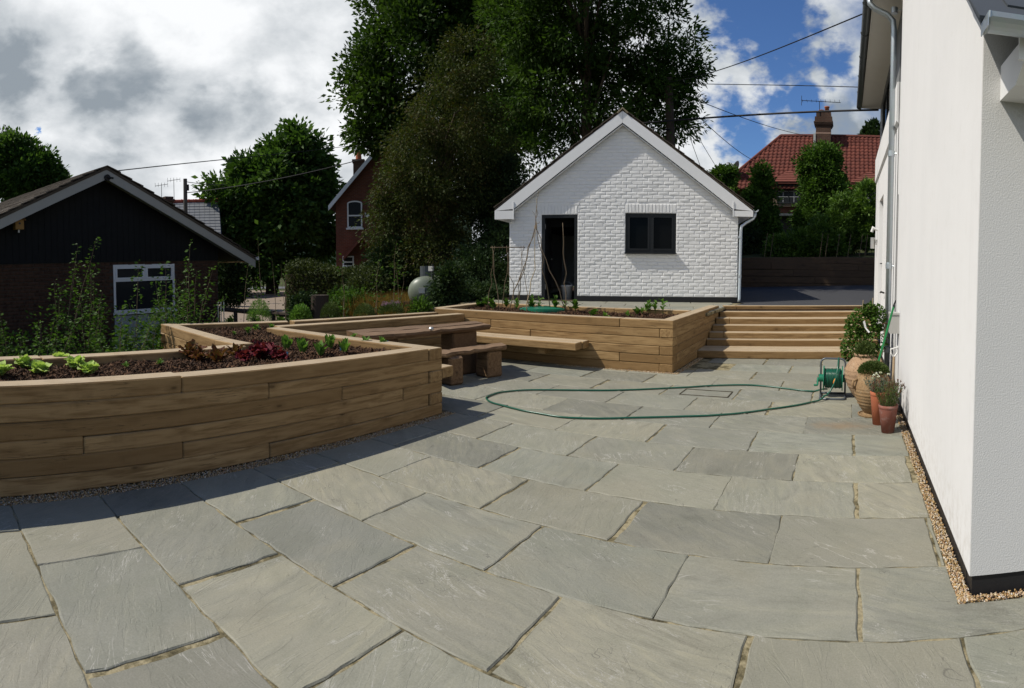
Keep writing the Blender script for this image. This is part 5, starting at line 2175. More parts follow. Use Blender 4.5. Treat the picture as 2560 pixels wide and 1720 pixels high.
def flower_pot(loc, r0, r1, h, mat, label):
    p = thing('flower_pot', loc, label, 'plant pot', 'terracotta flower pots by the white wall')
    m = MB()
    m.lathe([(r0, 0), (r1 * 0.955, h * 0.86), (r1 * 0.96, h * 0.88), (r1, h * 0.89), (r1, h), (r1 - 0.012, h), (r1 - 0.016, h * 0.9), (r1 - 0.02, h - 0.035)], loc, 32)
    m.build('body', mat, p, True)
    m = MB()
    m.lathe([(r1 - 0.03, h - 0.05), (r1 - 0.014, h - 0.028), (0.0, h - 0.022)], loc, 20)
    m.build('soil', MAT['soil'], p)
    return p


flower_pot((0.418, 5.52, 0.0), 0.060, 0.092, 0.258, MAT['terra_d'], 'squat weathered dark terracotta pot nearest the camera')
flower_pot((0.345, 5.80, 0.0), 0.058, 0.088, 0.325, MAT['terra'], 'taller clean orange terracotta pot behind the dark one')


def spikes(name, c, r, h, n, mat, parent, per=16, ln=(0.012, 0.03), lean=0.35, tips=None, tipmat=None, rng=NR, tipn=0):
    """upright stems carrying short needles; tips optionally carry flowers"""
    P, D, S = [], [], []
    T = []
    st = MB()
    for i in range(n):
        a = rng.uniform(0, 2 * pi)
        rr = r * sqrt(rng.uniform(0, 1))
        L = h * rng.uniform(0.6, 1.05)
        d = Vector((cos(a) * lean * rr / r, sin(a) * lean * rr / r, 1)).normalized()
        p0 = Vector((c[0] + cos(a) * rr * 0.5, c[1] + sin(a) * rr * 0.5, c[2]))
        for k in range(per):
            u = (k + 1) / per
            q = p0 + d * (L * u)
            P.append(q)
            v = rng.normal(size=3)
            D.append((v[0] + d.x, v[1] + d.y, abs(v[2]) + 0.6))
            S.append(rng.uniform(*ln))
        T.append(p0 + d * L)
        if i % 3 == 0:
            st.tube([p0, p0 + d * L], 0.0012, 3, cap=False)
    leaves(name, P, np.array(D), S, mat, parent, 0.22, 0.2, None, 0.3, rng=rng)
    o = st.build('stems', MAT['stick'], parent)
    o['kind'] = 'stuff'
    if tipmat is not None and tipn:
        P, D, S = [], [], []
        for t in T[:tipn]:
            for k in range(14):
                v = rng.normal(size=3)
                P.append((t.x, t.y, t.z + rng.uniform(-0.012, 0.012) * (1 if ln[1] < 0.05 else 2)))
                D.append((v[0], v[1], abs(v[2])))
                S.append(rng.uniform(0.008, 0.016))
        leaves('flowers', P, np.array(D), S, tipmat, parent, 0.8, 0.2, rng=rng)
    return T


lav = thing('lavender', (0.418, 5.52, 0.23), 'green spiky plant with rusty flower tips in the dark pot', 'plant')
spikes('leaves', (0.418, 5.52, 0.225), 0.12, 0.25, 95, MAT['heather'], lav, 20, (0.016, 0.034), 0.5, None, MAT['rust'], tipn=60)
lav2 = thing('dianthus', (0.335, 5.80, 0.30), 'blue-grey tufted plant with white flowers in the taller orange pot', 'plant')
spikes('leaves', (0.335, 5.80, 0.295), 0.11, 0.17, 70, MAT['greyleaf'], lav2, 18, (0.018, 0.04), 0.7)
P, D, S = [], [], []
for i, (dx, dy, dz) in enumerate([(-0.045, -0.02, 0.185), (-0.02, 0.0, 0.195), (-0.055, 0.01, 0.150), (0.02, 0.03, 0.205), (0.10, 0.05, 0.185), (-0.005, -0.03, 0.175)]):
    for k in range(26):
        v = NR.normal(size=3)
        P.append((0.335 + dx + NR.normal() * 0.004, 5.80 + dy + NR.normal() * 0.004, 0.295 + dz + NR.normal() * 0.003))
        D.append((v[0], v[1] - 0.3, abs(v[2]) * 0.6))
        S.append(NR.uniform(0.010, 0.019))
leaves('flowers', P, np.array(D), S, MAT['petal'], lav2, 0.9, 0.3)

# climbing bush behind the urn
ivp = thing('trough_pot', (0.24, 7.55, 0.0), 'dark clay pot mostly hidden behind the urn, holding the leafy climber', 'plant pot')
mb = MB()
mb.lathe([(0.13, 0), (0.19, 0.34), (0.205, 0.35), (0.205, 0.40), (0.185, 0.40), (0.175, 0.36)], ivp.location, 28)
mb.build('body', MAT['terra_d'], ivp, True)
mb = MB()
mb.lathe([(0.17, 0.33), (0.18, 0.37), (0.0, 0.38)], ivp.location, 20)
mb.build('soil', MAT['soil'], ivp)
ivy = thing('climber', (0.24, 7.5, 0.36), 'bushy green climber on canes behind the urn, with a white plant tag', 'plant')
P, D, S, Tn = [], [], [], []
lobes = [((0.16, 7.42, 0.62), (0.20, 0.17, 0.20)), ((0.26, 7.45, 0.85), (0.20, 0.16, 0.20)), ((0.13, 7.42, 0.80), (0.13, 0.13, 0.16)), ((0.36, 7.40, 0.64), (0.16, 0.14, 0.22)), ((0.30, 7.48, 0.99), (0.10, 0.10, 0.10)), ((0.08, 7.36, 0.50), (0.12, 0.12, 0.14)), ((0.42, 7.42, 0.90), (0.09, 0.09, 0.16))]
for c, r in lobes:
    for i in range(420):
        v = NR.normal(size=3)
        v /= np.linalg.norm(v)
        q = NR.uniform(0.55, 1.02)
        P.append((c[0] + v[0] * r[0] * q, c[1] + v[1] * r[1] * q, c[2] + v[2] * r[2] * q))
        D.append((v[0] + NR.normal() * 0.5, v[1] + NR.normal() * 0.5, v[2] * 0.5 - 0.25 + NR.normal() * 0.4))
        S.append(NR.uniform(0.028, 0.052))
leaves('leaves', P, np.array(D), S, MAT['shrub'], ivy, 0.75, 0.25)
for k, (a, b) in enumerate((((0.18, 7.5, 0.37), (0.22, 7.46, 1.12)), ((0.32, 7.52, 0.37), (0.34, 7.44, 1.15)))):
    mb = MB()
    mb.tube([a, b], 0.006, 6)
    mb.build('cane', MAT['stick_pale'], ivy)
mb = MB()
mb.hexa([(0.235, 7.24, 0.80), (0.262, 7.24, 0.79), (0.262, 7.243, 0.79), (0.235, 7.243, 0.80), (0.215, 7.235, 0.87), (0.238, 7.235, 0.885), (0.238, 7.238, 0.885), (0.215, 7.238, 0.87)])
mb.hexa([(0.235, 7.24, 0.80), (0.262, 7.24, 0.79), (0.262, 7.243, 0.79), (0.235, 7.243, 0.80), (0.285, 7.225, 0.735), (0.305, 7.225, 0.745), (0.305, 7.228, 0.745), (0.285, 7.228, 0.735)])
mb.build('plant_tag', MAT['white_plastic'], ivy)

gp = thing('broom', (0.43, 6.62, 0.0), 'green painted tool handle with a black tip leaning on the white wall', 'broom')
mb = MB()
mb.tube([(0.25, 6.46, 0.03), (0.527, 6.50, 1.11)], 0.0125, 10)
mb.build('handle', MAT['green_paint'], gp)
mb = MB()
mb.tube([(0.5265, 6.50, 1.108), (0.546, 6.503, 1.18)], [0.0135, 0.006], 10)
mb.build('tip', MAT['black'], gp)
mb = MB()
mb.box((0.19, 6.40, 0.0), (0.31, 6.52, 0.035))
mb.build('head', MAT['black'], gp)
sp = thing('spade', (0.545, 6.62, 0.0), 'garden spade with a pale D handle standing against the white wall', 'spade')
mb = MB()
mb.tube([(0.545, 6.60, 0.20), (0.552, 6.62, 0.545)], 0.014, 10)
mb.build('shaft', MAT['handle_wood'], sp)
mb = MB()
mb.tube([(0.552, 6.62, 0.53), (0.518, 6.61, 0.575), (0.513, 6.61, 0.625), (0.595, 6.63, 0.645), (0.590, 6.63, 0.585), (0.553, 6.62, 0.53)], 0.0105, 8)
mb.build('grip', MAT['white_plastic'], sp)
mb = MB()
mb.box((0.47, 6.588, 0.0), (0.602, 6.600, 0.22))
mb.build('blade', MAT['steel'], sp)
hook = thing('hand_fork', (0.46, 6.95, 0.5), 'small rusty hand tool standing among the climber leaves by the downpipe', 'tool')
mb = MB()
mb.tube([(0.44, 6.98, 0.50), (0.475, 6.95, 0.86)], 0.008, 8)
mb.build('shaft', MAT['stick'], hook)
mb = MB()
mb.tube([(0.435, 6.93, 0.87), (0.475, 6.95, 0.885), (0.52, 6.97, 0.86)], 0.009, 8)
mb.build('head', plain('rusty_iron', (0.10, 0.06, 0.04), 0.8, 0.2, 0.3), hook)

# ---------------------------------------------------------------- hose reel and hose
reel = thing('hose_reel', (-0.128, 6.98, 0.0), 'green garden hose reel on a grey tube frame', 'hose reel')
for x_ in (-0.255, 0.0):
    pass
mb = MB()


def arch(x0, x1, y_, z0, z1, r, rad, sides=10):
    pts = [(x0, y_, z0)]
    for k in range(7):
        a = pi - k * pi / 12
        pts.append((x0 + r + r * cos(a), y_, z1 - r + r * sin(a)))
    for k in range(7):
        a = pi / 2 - k * pi / 12
        pts.append((x1 - r + r * cos(a), y_, z1 - r + r * sin(a)))
    pts.append((x1, y_, z0))
    m = MB()
    m.tube(pts, rad, sides)
    return m


arch(-0.278, 0.012, 7.02, 0.03, 0.445, 0.06, 0.0115).build('frame', MAT['reel_grey'], reel, True)
mb = MB()
pts = [(-0.278, 7.02, 0.03), (-0.278, 6.99, 0.012), (-0.278, 6.82, 0.012), (-0.262, 6.80, 0.012), (-0.004, 6.80, 0.012), (0.012, 6.82, 0.012), (0.012, 6.99, 0.012), (0.012, 7.02, 0.03)]
mb.tube(pts, 0.0115, 10)
mb.tube([(-0.278, 7.13, 0.012), (0.012, 7.13, 0.012)], 0.0115, 10)
mb.tube([(-0.278, 7.02, 0.03), (-0.278, 7.13, 0.012)], 0.0115, 10)
mb.tube([(0.012, 7.02, 0.03), (0.012, 7.13, 0.012)], 0.0115, 10)
o = mb.build('base_frame', MAT['reel_grey'], reel, True)
o['kind'] = 'stuff'
for x_ in (-0.240, -0.022):
    mb = MB()
    n_ = 36
    V = []
    for k in range(n_):
        q = 2 * pi * k / n_
        V.append((x_ - 0.006, 7.0 + 0.135 * cos(q), 0.215 + 0.145 * sin(q)))
    mb.extrude(V, (0.012, 0, 0))
    mb.build('flange', MAT['reel_green'], reel)
mb = MB()
mb.tube([(-0.30, 7.0, 0.215), (0.02, 7.0, 0.215)], 0.045, 16)
mb.build('hub', MAT['reel_green'], reel)
mb = MB()
mb.tube([(-0.300, 7.0, 0.215), (-0.310, 7.0, 0.215), (-0.312, 6.95, 0.150), (-0.312, 6.94, 0.140), (-0.355, 6.94, 0.140)], 0.012, 8)
mb.build('crank', MAT['reel_green'], reel)
# hose wound on the drum: layered coils
pts = []
rng = random.Random(2)
for lay in range(3):
    turns = 12
    for k in range(turns * 14):
        u = k / (turns * 14)
        q = 2 * pi * k / 14
        r = 0.068 + lay * 0.0185 + 0.003 * sin(q * 0.37 + lay)
        x = -0.228 + 0.195 * (u if lay % 2 == 0 else 1 - u) + 0.003 * sin(3 * q)
        pts.append((x, 7.0 + r * cos(q), 0.215 + r * sin(q) * 1.03))
mb = MB()
mb.tube(pts, 0.0092, 7)
hc = mb.build('wound_hose', MAT['hose'], reel, True)
mb = MB()
mb.tube([(-0.10, 6.87, 0.235), (-0.112, 6.862, 0.205), (-0.118, 6.855, 0.180)], [0.010, 0.014, 0.011], 10)
mb.build('connector', MAT['orange'], reel)
hose = thing('garden_hose', (-2.0, 6.2, 0.0), 'green hose lying in a long loop on the paving', 'hose')


def smooth_path(P, n=10):
    out = []
    for i in range(len(P) - 1):
        p0 = Vector(P[max(0, i - 1)])
        p1 = Vector(P[i])
        p2 = Vector(P[i + 1])
        p3 = Vector(P[min(len(P) - 1, i + 2)])
        for k in range(n):
            t = k / n
            out.append(0.5 * ((2 * p1) + (-p0 + p2) * t + (2 * p0 - 5 * p1 + 4 * p2 - p3) * t * t + (-p0 + 3 * p1 - 3 * p2 + p3) * t * t * t))
    out.append(Vector(P[-1]))
    return out


hp_ = [(-0.20, 6.93, 0.10), (-0.262, 7.15, 0.05), (-0.34, 7.225, 0.013), (-0.384, 7.205, 0.013), (-0.631, 7.262, 0.013), (-0.988, 7.38, 0.013), (-1.341, 7.387, 0.013), (-1.72, 7.22, 0.013), (-2.089, 6.983, 0.013), (-2.767, 6.548, 0.013), (-3.476, 6.198, 0.013), (-3.76, 5.97, 0.013), (-3.86, 5.74, 0.013), (-3.80, 5.50, 0.013), (-3.60, 5.343, 0.013), (-3.234, 5.252, 0.013), (-2.875, 5.225, 0.013), (-2.55, 5.25, 0.013), (-2.2, 5.39, 0.013), (-1.85, 5.575, 0.013), (-1.5, 5.75, 0.013), (-1.179, 5.92, 0.013), (-0.813, 6.189, 0.013), (-0.443, 6.527, 0.013), (-0.292, 6.68, 0.02), (-0.185, 6.79, 0.07), (-0.12, 6.84, 0.17), (-0.090, 6.86, 0.26), (-0.075, 6.93, 0.38), (-0.068, 7.03, 0.452), (-0.066, 7.10, 0.40), (-0.07, 7.10, 0.30)]
mb = MB()
hq = smooth_path(hp_, 8)
for i_, q_ in enumerate(hq):
    if 16 < i_ < len(hq) - 50:
        q_.x += 0.012 * sin(i_ * 0.21) + 0.006 * sin(i_ * 0.53)
        q_.y += 0.014 * sin(i_ * 0.17 + 1) + 0.005 * sin(i_ * 0.61)
mb.tube(hq, 0.0098, 10)
mb.build('tube', MAT['hose'], hose, True)

# ================================================================== left in the beds: lid, canes
lid = thing('tank_lid', (-5.22, 9.3, 0.66), 'oval green plastic lid lying in the bark of the seedling bed', 'lid')
mb = MB()
n_ = 36
for (r, z0, z1) in ((1.0, -0.03, 0.022), (0.90, 0.022, 0.036)):
    V = [(-5.22 + 0.42 * r * cos(2 * pi * k / n_) + 0.0, 9.32 + 0.36 * r * sin(2 * pi * k / n_)) for k in range(n_)]
    mb.prism(V, 0.695 + z0, 0.695 + z1)
mb.build('cover', MAT['lid'], lid)


def crooked(a, b, r, rnd, n=7, amp=0.03):
    a = Vector(a)
    b = Vector(b)
    P = []
    for i in range(n + 1):
        u = i / n
        w = amp * sin(pi * u)
        P.append(a.lerp(b, u) + Vector((rnd.uniform(-w, w), rnd.uniform(-w, w), 0)))
    return P, [r * (1.15 - 0.5 * i / n) for i in range(n + 1)]


rc = random.Random(21)
wig = thing('bean_wigwam', (-5.4, 9.0, 0.66), 'tall wigwam of crooked bean poles tied together before the open door', 'plant support')
foot = [(-5.82, 9.38, 0.66), (-5.20, 8.74, 0.66), (-5.20, 9.60, 0.66), (-4.77, 9.40, 0.66), (-5.70, 8.95, 0.66)]
knot = Vector((-5.20, 9.05, 2.17))
over = [(0.06, 0.02, 0.62), (-0.03, 0.03, 0.50), (-0.08, -0.02, 0.28), (0.10, -0.05, 0.10), (0.02, 0.02, 0.42)]
for i, (f_, ov) in enumerate(zip(foot, over)):
    kk = knot + Vector((rc.uniform(-.02, .02), rc.uniform(-.02, .02), rc.uniform(-.03, .03)))
    P1, R1 = crooked(f_, kk, 0.0085, rc, 8, 0.05)
    P2, R2 = crooked(kk, (kk.x + ov[0], kk.y + ov[1], kk.z + ov[2]), 0.006, rc, 4, 0.03)
    mb = MB()
    mb.tube(P1 + P2[1:], R1 + [r * 0.75 for r in R2[1:]], 7)
    mb.build('pole', MAT['stick_pale'] if i == 1 else MAT['stick'], wig, True)
mb = MB()
for k in range(4):
    mb.tube([(knot.x + 0.024 * cos(a), knot.y + 0.024 * sin(a), knot.z - 0.03 + k * 0.016) for a in [q * pi / 5 for q in range(11)]], 0.0035, 5)
o = mb.build('twine', MAT['handle_wood'], wig)
o['kind'] = 'stuff'
lone = thing('bean_pole', (-4.55, 8.8, 0.66), 'single crooked bean pole standing upright in front of the open doorway', 'plant support')
P1, R1 = crooked((-4.71, 9.28, 0.66), (-4.80, 9.30, 2.24), 0.0075, rc, 9, 0.035)
mb = MB()
mb.tube(P1, R1, 7)
mb.build('pole', MAT['stick'], lone, True)
afr = thing('cane_frame', (-6.5, 8.9, 0.66), 'low A-frame of thin sticks with a crossbar left of the outbuilding wall', 'plant support')
tA, tB = Vector((-5.95, 8.80, 1.81)), Vector((-5.60, 9.30, 1.82))
mb = MB()
P1, R1 = crooked(tA + (tA - tB) * 0.05, tB + (tB - tA) * 0.05, 0.008, rc, 5, 0.008)
mb.tube(P1, [0.008] * len(P1), 7)
mb.build('crossbar', MAT['stick'], afr, True)
for u in (0.04, 0.5, 0.96):
    t_ = tA.lerp(tB, u)
    for sx in (-1, 1):
        mb = MB()
        P1, R1 = crooked((t_.x + sx * 0.21, t_.y - 0.10 * sx, 0.66), (t_.x - sx * 0.03, t_.y, t_.z + 0.03), 0.006, rc, 7, 0.03)
        mb.tube(P1, R1, 7)
        mb.build('leg', MAT['stick'], afr, True)


# ---------------------------------------------------------------- plants in the beds
def leaf_blade(name, L, Wd, mat, rnd, frill=0.0, curl=0.5, nseg=6, ruffle=3, nw=4):
    """broad leaf with a rib, built along +x, bending down at the end"""
    V = []
    for i in range(nseg + 1):
        u = i / nseg
        w = Wd * (sin(pi * min(1, u * 0.92 + 0.06)) ** 0.7) * 0.5
        x = L * u * (1 - 0.15 * curl * u)
        z = L * (0.55 * u - curl * 0.55 * u * u)
        for j in range(nw + 1):
            s_ = -1 + 2 * j / nw
            V.append((x + rnd.uniform(-1, 1) * frill * abs(s_) * 0.5, s_ * w, z + 0.25 * w * abs(s_) + frill * abs(s_) * sin(u * ruffle * 2 * pi + j * 1.7 + rnd.uniform(-0.8, 0.8))))
    Fc = []
    m = nw + 1
    for i in range(nseg):
        for j in range(nw):
            Fc.append((i * m + j, (i + 1) * m + j, (i + 1) * m + j + 1, i * m + j + 1))
    me = mesh_from(name, V, Fc, [mat], True)
    at = me.attributes.new('tint', 'FLOAT', 'FACE')
    at.data.foreach_set('value', np.clip(0.5 + NR.normal(size=len(Fc)) * 0.22, 0, 1).astype(np.float32))
    return me


rl = random.Random(31)
LEAFSETS = {
    'lettuce': [leaf_blade('leaf', 0.10, 0.085, MAT['lettuce'], rl, 0.010, 0.7) for _ in range(5)],
    'red': [leaf_blade('leaf', 0.10, 0.09, MAT['redleaf'], rl, 0.018, 0.7) for _ in range(5)],
    'bronze': [leaf_blade('leaf', 0.12, 0.05, MAT['bronze'], rl, 0.012, 0.5) for _ in range(5)],
    'chard': [leaf_blade('leaf', 0.13, 0.055, MAT['bright'], rl, 0.005, 0.45) for _ in range(5)],
    'seed': [leaf_blade('leaf', 0.065, 0.036, MAT['shrub'] if False else MAT['bright'], rl, 0.006, 0.8, 4, 2, 2) for _ in range(5)],
    'straw': [leaf_blade('leaf', 0.075, 0.055, MAT['shrub'], rl, 0.005, 0.6, 4, 2, 2) for _ in range(5)],
}


def rosette(name, loc, kind, n, scale, label, cat, group=None, tilt=(0.2, 1.0), rnd=rl, stem=0.0):
    p = thing(name, loc, label, cat, group)
    for i in range(n):
        a = i * 2.399 + rnd.uniform(-0.4, 0.4)
        t = tilt[0] + (tilt[1] - tilt[0]) * (i / max(1, n - 1))
        s = scale * rnd.uniform(0.75, 1.15)
        h = rnd.uniform(0.2, 1.0) * stem
        o = link('leaf', rnd.choice(LEAFSETS[kind]), p, (cos(a) * 0.012 * scale, sin(a) * 0.012 * scale, 0.005 + h), (rnd.uniform(-0.3, 0.3), -t, a))
        o.scale = (s, s, s)
    if stem:
        m = MB()
        m.tube([(0, 0, -0.01), (0.004, 0.003, stem * 0.6), (0.0, 0.0, stem)], 0.003, 5)
        local(p, 'stem', m, MAT['bright'])
    return p


def on_bed(x, y, zs):
    return (x, y, zs(x, y) + 0.008)


LET = [((-5.142, 0.973, 0.66), 'pale green lettuce at the far left end of the bed, frilled leaves'), ((-4.808, 1.036, 0.66), 'pale green lettuce in front, second clump from the left edge'), ((-5.299, 1.333, 0.66), 'small pale lettuce behind, between the two left rows'), ((-4.972, 1.393, 0.66), 'pale green lettuce in the middle of the right-hand pale row'), ((-4.687, 1.422, 0.66), 'broad pale green lettuce nearest the bronze plants'), ((-5.599, 1.022, 0.66), 'pale lettuce furthest back in the left row'), ((-4.825, 0.71, 0.66), 'pale lettuce half cut off by the left picture edge')]
for q, lb in LET:
    rosette('lettuce', on_bed(q[0], q[1], zsA), 'lettuce', 17, 1.2, lb, 'lettuce', 'pale green lettuces in the near bed', (0.15, 1.15))
for q, k, lb, s in (
    ((-4.833, 3.195, 0.64), 'red', 'big frilly crimson lettuce in the middle of the near bed', 1.25), ((-4.57, 3.247, 0.64), 'red', 'smaller crimson lettuce beside the blue tag', 0.9), ((-4.688, 2.92, 0.64), 'red', 'crimson lettuce in front of the big frilly one', 0.9), ((-5.062, 3.456, 0.64), 'red', 'crimson lettuce tucked behind the big frilly one', 0.9),
    ((-5.142, 2.586, 0.65), 'bronze', 'tall bronze oakleaf lettuce left of the crimson ones', 1.15), ((-4.918, 2.577, 0.65), 'bronze', 'low bronze oakleaf lettuce in front of the tall one', 0.9), ((-4.781, 2.694, 0.65), 'bronze', 'orange-brown oakleaf lettuce between bronze and crimson heads', 1.0), ((-5.034, 3.042, 0.65), 'bronze', 'thin bronze oakleaf lettuce behind the crimson heads', 0.85)):
    rosette('lettuce', on_bed(q[0], q[1], zsA), k, 17, s * 1.3, lb, 'lettuce', 'red and bronze lettuces in the near bed', (0.1, 1.35))
for q, lb in (
    ((-5.188, 3.768, 0.63), 'upright green leaf beet nearest the crimson lettuces'), ((-4.839, 3.727, 0.63), 'bright leaf beet second from the crimson lettuces'), ((-4.593, 3.756, 0.63), 'bright leaf beet in front row by the middle of the bed'), ((-4.953, 4.198, 0.63), 'green leaf beet behind the pale blue tag'), ((-4.538, 4.038, 0.63), 'leaf beet right beside the middle blue tag')):
    rosette('leaf_beet', on_bed(q[0], q[1], zsA), 'chard', 10, 1.15, lb, 'vegetable plant', 'leaf beets in the near bed', (0.6, 1.45))
for q, lb, sc_l in (
    ((-4.801, 4.573, 0.62), 'airy bright green seedling near the bed corner', 1.0), ((-4.592, 4.635, 0.62), 'airy seedling beside the last blue tag at the bed corner', 1.0), ((-5.271, 4.842, 0.62), 'small seedling by the table-side timber of the near bed', 0.8),
    ((-6.689, 4.235, 0.62), 'low green seedling in the middle bed left part', 0.9), ((-6.896, 4.499, 0.62), 'leafy seedling at the back of the middle bed', 1.1), ((-6.748, 4.666, 0.62), 'round leafy seedling near the timber divider', 1.0), ((-6.694, 4.02, 0.62), 'tiny seedling nearest the sunlit inner timber', 0.6), ((-4.834, 1.806, 0.65), 'tiny grassy seedling between pale and bronze lettuces', 0.5), ((-4.876, 2.149, 0.65), 'small grassy tuft left of the bronze lettuces', 0.6)):
    rosette('seedling', on_bed(q[0], q[1], zsA), 'seed', 16, 1.15 * sc_l, lb, 'seedling', 'seedlings in the near bed', (0.0, 1.4), stem=0.06 * sc_l)
for q, lb, n_, st_ in (
    ((-3.356, 9.414, 0.7), 'broad-leaved seedling left of the tall row in the far bed', 8, 0.07), ((-3.348, 9.871, 0.7), 'first tall seedling of the row before the window', 14, 0.16), ((-3.294, 10.088, 0.7), 'second tall seedling of the row before the window', 14, 0.18), ((-3.183, 10.237, 0.7), 'third tall seedling of the row before the window', 14, 0.20), ((-3.049, 10.396, 0.7), 'last drooping seedling at the right end of the far bed', 12, 0.22),
    ((-3.445, 8.952, 0.7), 'small seedling at the front of the far bed by the rim', 7, 0.04), ((-3.713, 8.66, 0.7), 'tiny seedling alone at the front rim of the far bed', 5, 0.03),
    ((-5.689, 9.212, 0.7), 'young bean plant at the left foot of the wigwam', 14, 0.16), ((-5.435, 10.174, 0.7), 'young bean plant at the back foot of the wigwam', 14, 0.20), ((-4.898, 9.681, 0.7), 'young bean plant right of the green lid', 14, 0.16), ((-5.581, 11.141, 0.7), 'young bean shoot climbing the single pole', 10, 0.22)):
    rosette('seedling', on_bed(max(-6.6, q[0]), min(9.6, max(8.25, q[1])), zsB), 'seed', n_, 1.35, lb, 'seedling', 'seedlings in the far bed', (0.0, 1.3), stem=st_)
for i, (q, lb) in enumerate((
    ((-7.51, 9.498, 0.7), 'strawberry plant at the far left corner of the far bed'), ((-7.238, 9.411, 0.7), 'strawberry plant second from the left in the far bed'), ((-6.974, 9.592, 0.7), 'leafy strawberry plant left of the stick frame'), ((-7.264, 10.25, 0.7), 'strawberry plant behind the stick frame foot'), ((-6.152, 9.142, 0.7), 'strawberry plant beneath the stick frame'))):
    rosette('strawberry_plant', on_bed(max(-6.7, q[0]), min(9.6, max(8.3, q[1])), zsB), 'straw', 11, 1.2, lb, 'plant', 'strawberries in the far bed', (0.1, 1.2), stem=0.06)
for x_, y_, lb, n_, st_ in (
    (-6.45, 9.35, 'bushy bean plant at the back left corner of the far bed', 18, 0.14), (-6.10, 9.50, 'bean plant along the back rim, second from the left corner', 16, 0.12), (-5.98, 8.85, 'bean plant at the left foot of the stick frame', 14, 0.15), (-5.52, 9.45, 'bean plant at the back rim behind the green lid', 16, 0.13),
    (-5.05, 9.50, 'climbing bean right behind the green lid near the doorway', 16, 0.20), (-4.55, 9.30, 'leafy bean plant below the single pole', 18, 0.16), (-3.9, 8.6, 'small seedling alone in the middle of the far bed', 9, 0.05), (-3.4, 9.3, 'small seedling by the back rim under the window', 9, 0.06)):
    rosette('seedling', on_bed(x_, y_, zsB), 'straw', n_, 1.5, lb, 'seedling', 'seedlings in the far bed', (0.0, 1.35), stem=st_)
for q, lb in (((-4.533, 3.3, 0.62), 'pale blue plant tag by the crimson lettuce'), ((-4.704, 4.124, 0.62), 'pale blue plant tag among the leaf beets'), ((-4.548, 4.673, 0.62), 'pale blue plant tag at the corner of the near bed')):
    b = on_bed(q[0], q[1], zsA)
    o = MB()
    o.hexa([(-0.004, -0.0015, -0.04), (0.004, -0.0015, -0.04), (0.004, 0.0015, -0.04), (-0.004, 0.0015, -0.04), (-0.009, -0.0015, 0.085), (0.009, -0.0015, 0.085), (0.009, 0.0015, 0.085), (-0.009, 0.0015, 0.085)])
    t = link('plant_tag', mesh_from('plant_tag', o.v, o.f, [MAT['blue_tag']]), None, b, (0.05, 0.08, 0.6))
    tag(t, lb, 'plant tag', 'blue plant tags in the near bed')


# ================================================================== red-roofed house behind the drive
rh = thing('red_roofed_house', (-2.0, 33.5, 2.6), 'house with a hipped red tile roof and tall brick chimney up behind the shrubs', 'house')
EL, ER, EYf, EYb = -7.0, 5.2, 31.6, 38.6
EZ, RZ = 5.55, 9.05
RL, RR, RYY = -4.0, 2.0, 35.0
mb = MB()
mb.box((EL + 0.45, EYf + 0.45, 2.4), (ER - 0.45, EYb - 0.45, EZ + 0.1))
mb.build('wall', MAT['brick_house'], rh)
mb = MB()
mb.add([(EL, EYf, EZ), (ER, EYf, EZ), (RR, RYY, RZ), (RL, RYY, RZ), (EL, EYb, EZ), (ER, EYb, EZ)], [(0, 1, 2, 3), (1, 5, 2), (5, 4, 3, 2), (4, 0, 3)])
mb.add([(EL, EYf, EZ - 0.08), (ER, EYf, EZ - 0.08), (ER, EYb, EZ - 0.08), (EL, EYb, EZ - 0.08)], [(3, 2, 1, 0)])
rr = mb.build('roof', MAT['roof_red'], rh)
# pantiles on the slope that faces the garden and on the left hip
up = Vector((0, RYY - EYf, RZ - EZ))
SL = up.length
upn = up.normalized()
nup = Vector((1, 0, 0)).cross(upn)


def pantile(name, w=0.26, l=0.34, r=5):
    V = []
    n = 6
    for e_ in (0, 1):
        for i in range(n + 1):
            u = i / n
            hgt = 0.045 * sin(u * 2 * pi * 0.5) ** 1.0 if u < 0.62 else -0.012 * sin((u - 0.62) / 0.38 * pi)
            V.append((w * u, l * e_, hgt + (0.03 if e_ == 0 else 0.0)))
    Fc = [(i, i + 1, n + 2 + i, n + 1 + i) for i in range(n)]
    b = len(V)
    V += [(w * i / n, 0.0, -0.005) for i in range(n + 1)]
    Fc += [(b + i, b + i + 1, i + 1, i) for i in range(n)]
    return V, Fc


PV, PF = pantile('roof_tile')
pm = mesh_from('roof_tile', PV, PF, [MAT['roof_red']], True)
rot = Matrix((Vector((1, 0, 0)), upn, nup)).transposed()
r0 = root_loc(rr)
mbr = MB()
nrow, tw = 16, 0.245
cnt = 0
todo = []
for r_ in range(nrow):
    d = SL * r_ / nrow
    f_ = r_ / nrow
    xa = EL + (RL - EL) * f_
    xb = ER + (RR - ER) * f_
    for c_ in range(int((xb - xa) / tw)):
        x = -1.5 + (math.floor((xa + 1.5) / tw) + 1 + c_) * tw
        if x + tw * 0.5 > xb:
            continue
        todo.append((x, d, r_))
vis = [q for q in todo if q[2] >= 5 and -5.2 < q[0] < 2.2]
vis.sort(key=lambda q: abs(q[0] + 1.8) + (16 - q[2]) * 0.1)
vs = set(vis[:300])
for q in todo:
    base = Vector((q[0], EYf, EZ)) + upn * q[1] + nup * 0.01
    if q in vs:
        o = link('roof_tile', pm, rr, base - r0)
        o.rotation_euler = rot.to_euler()
        o.rotation_euler.rotate_axis('X', RND.uniform(-0.012, 0.012))
    else:
        mbr.add([tuple(base + rot @ Vector(v)) for v in PV], PF)
o = mbr.build('roof_tiles', MAT['roof_red'], rr, True)
o['kind'] = 'stuff'
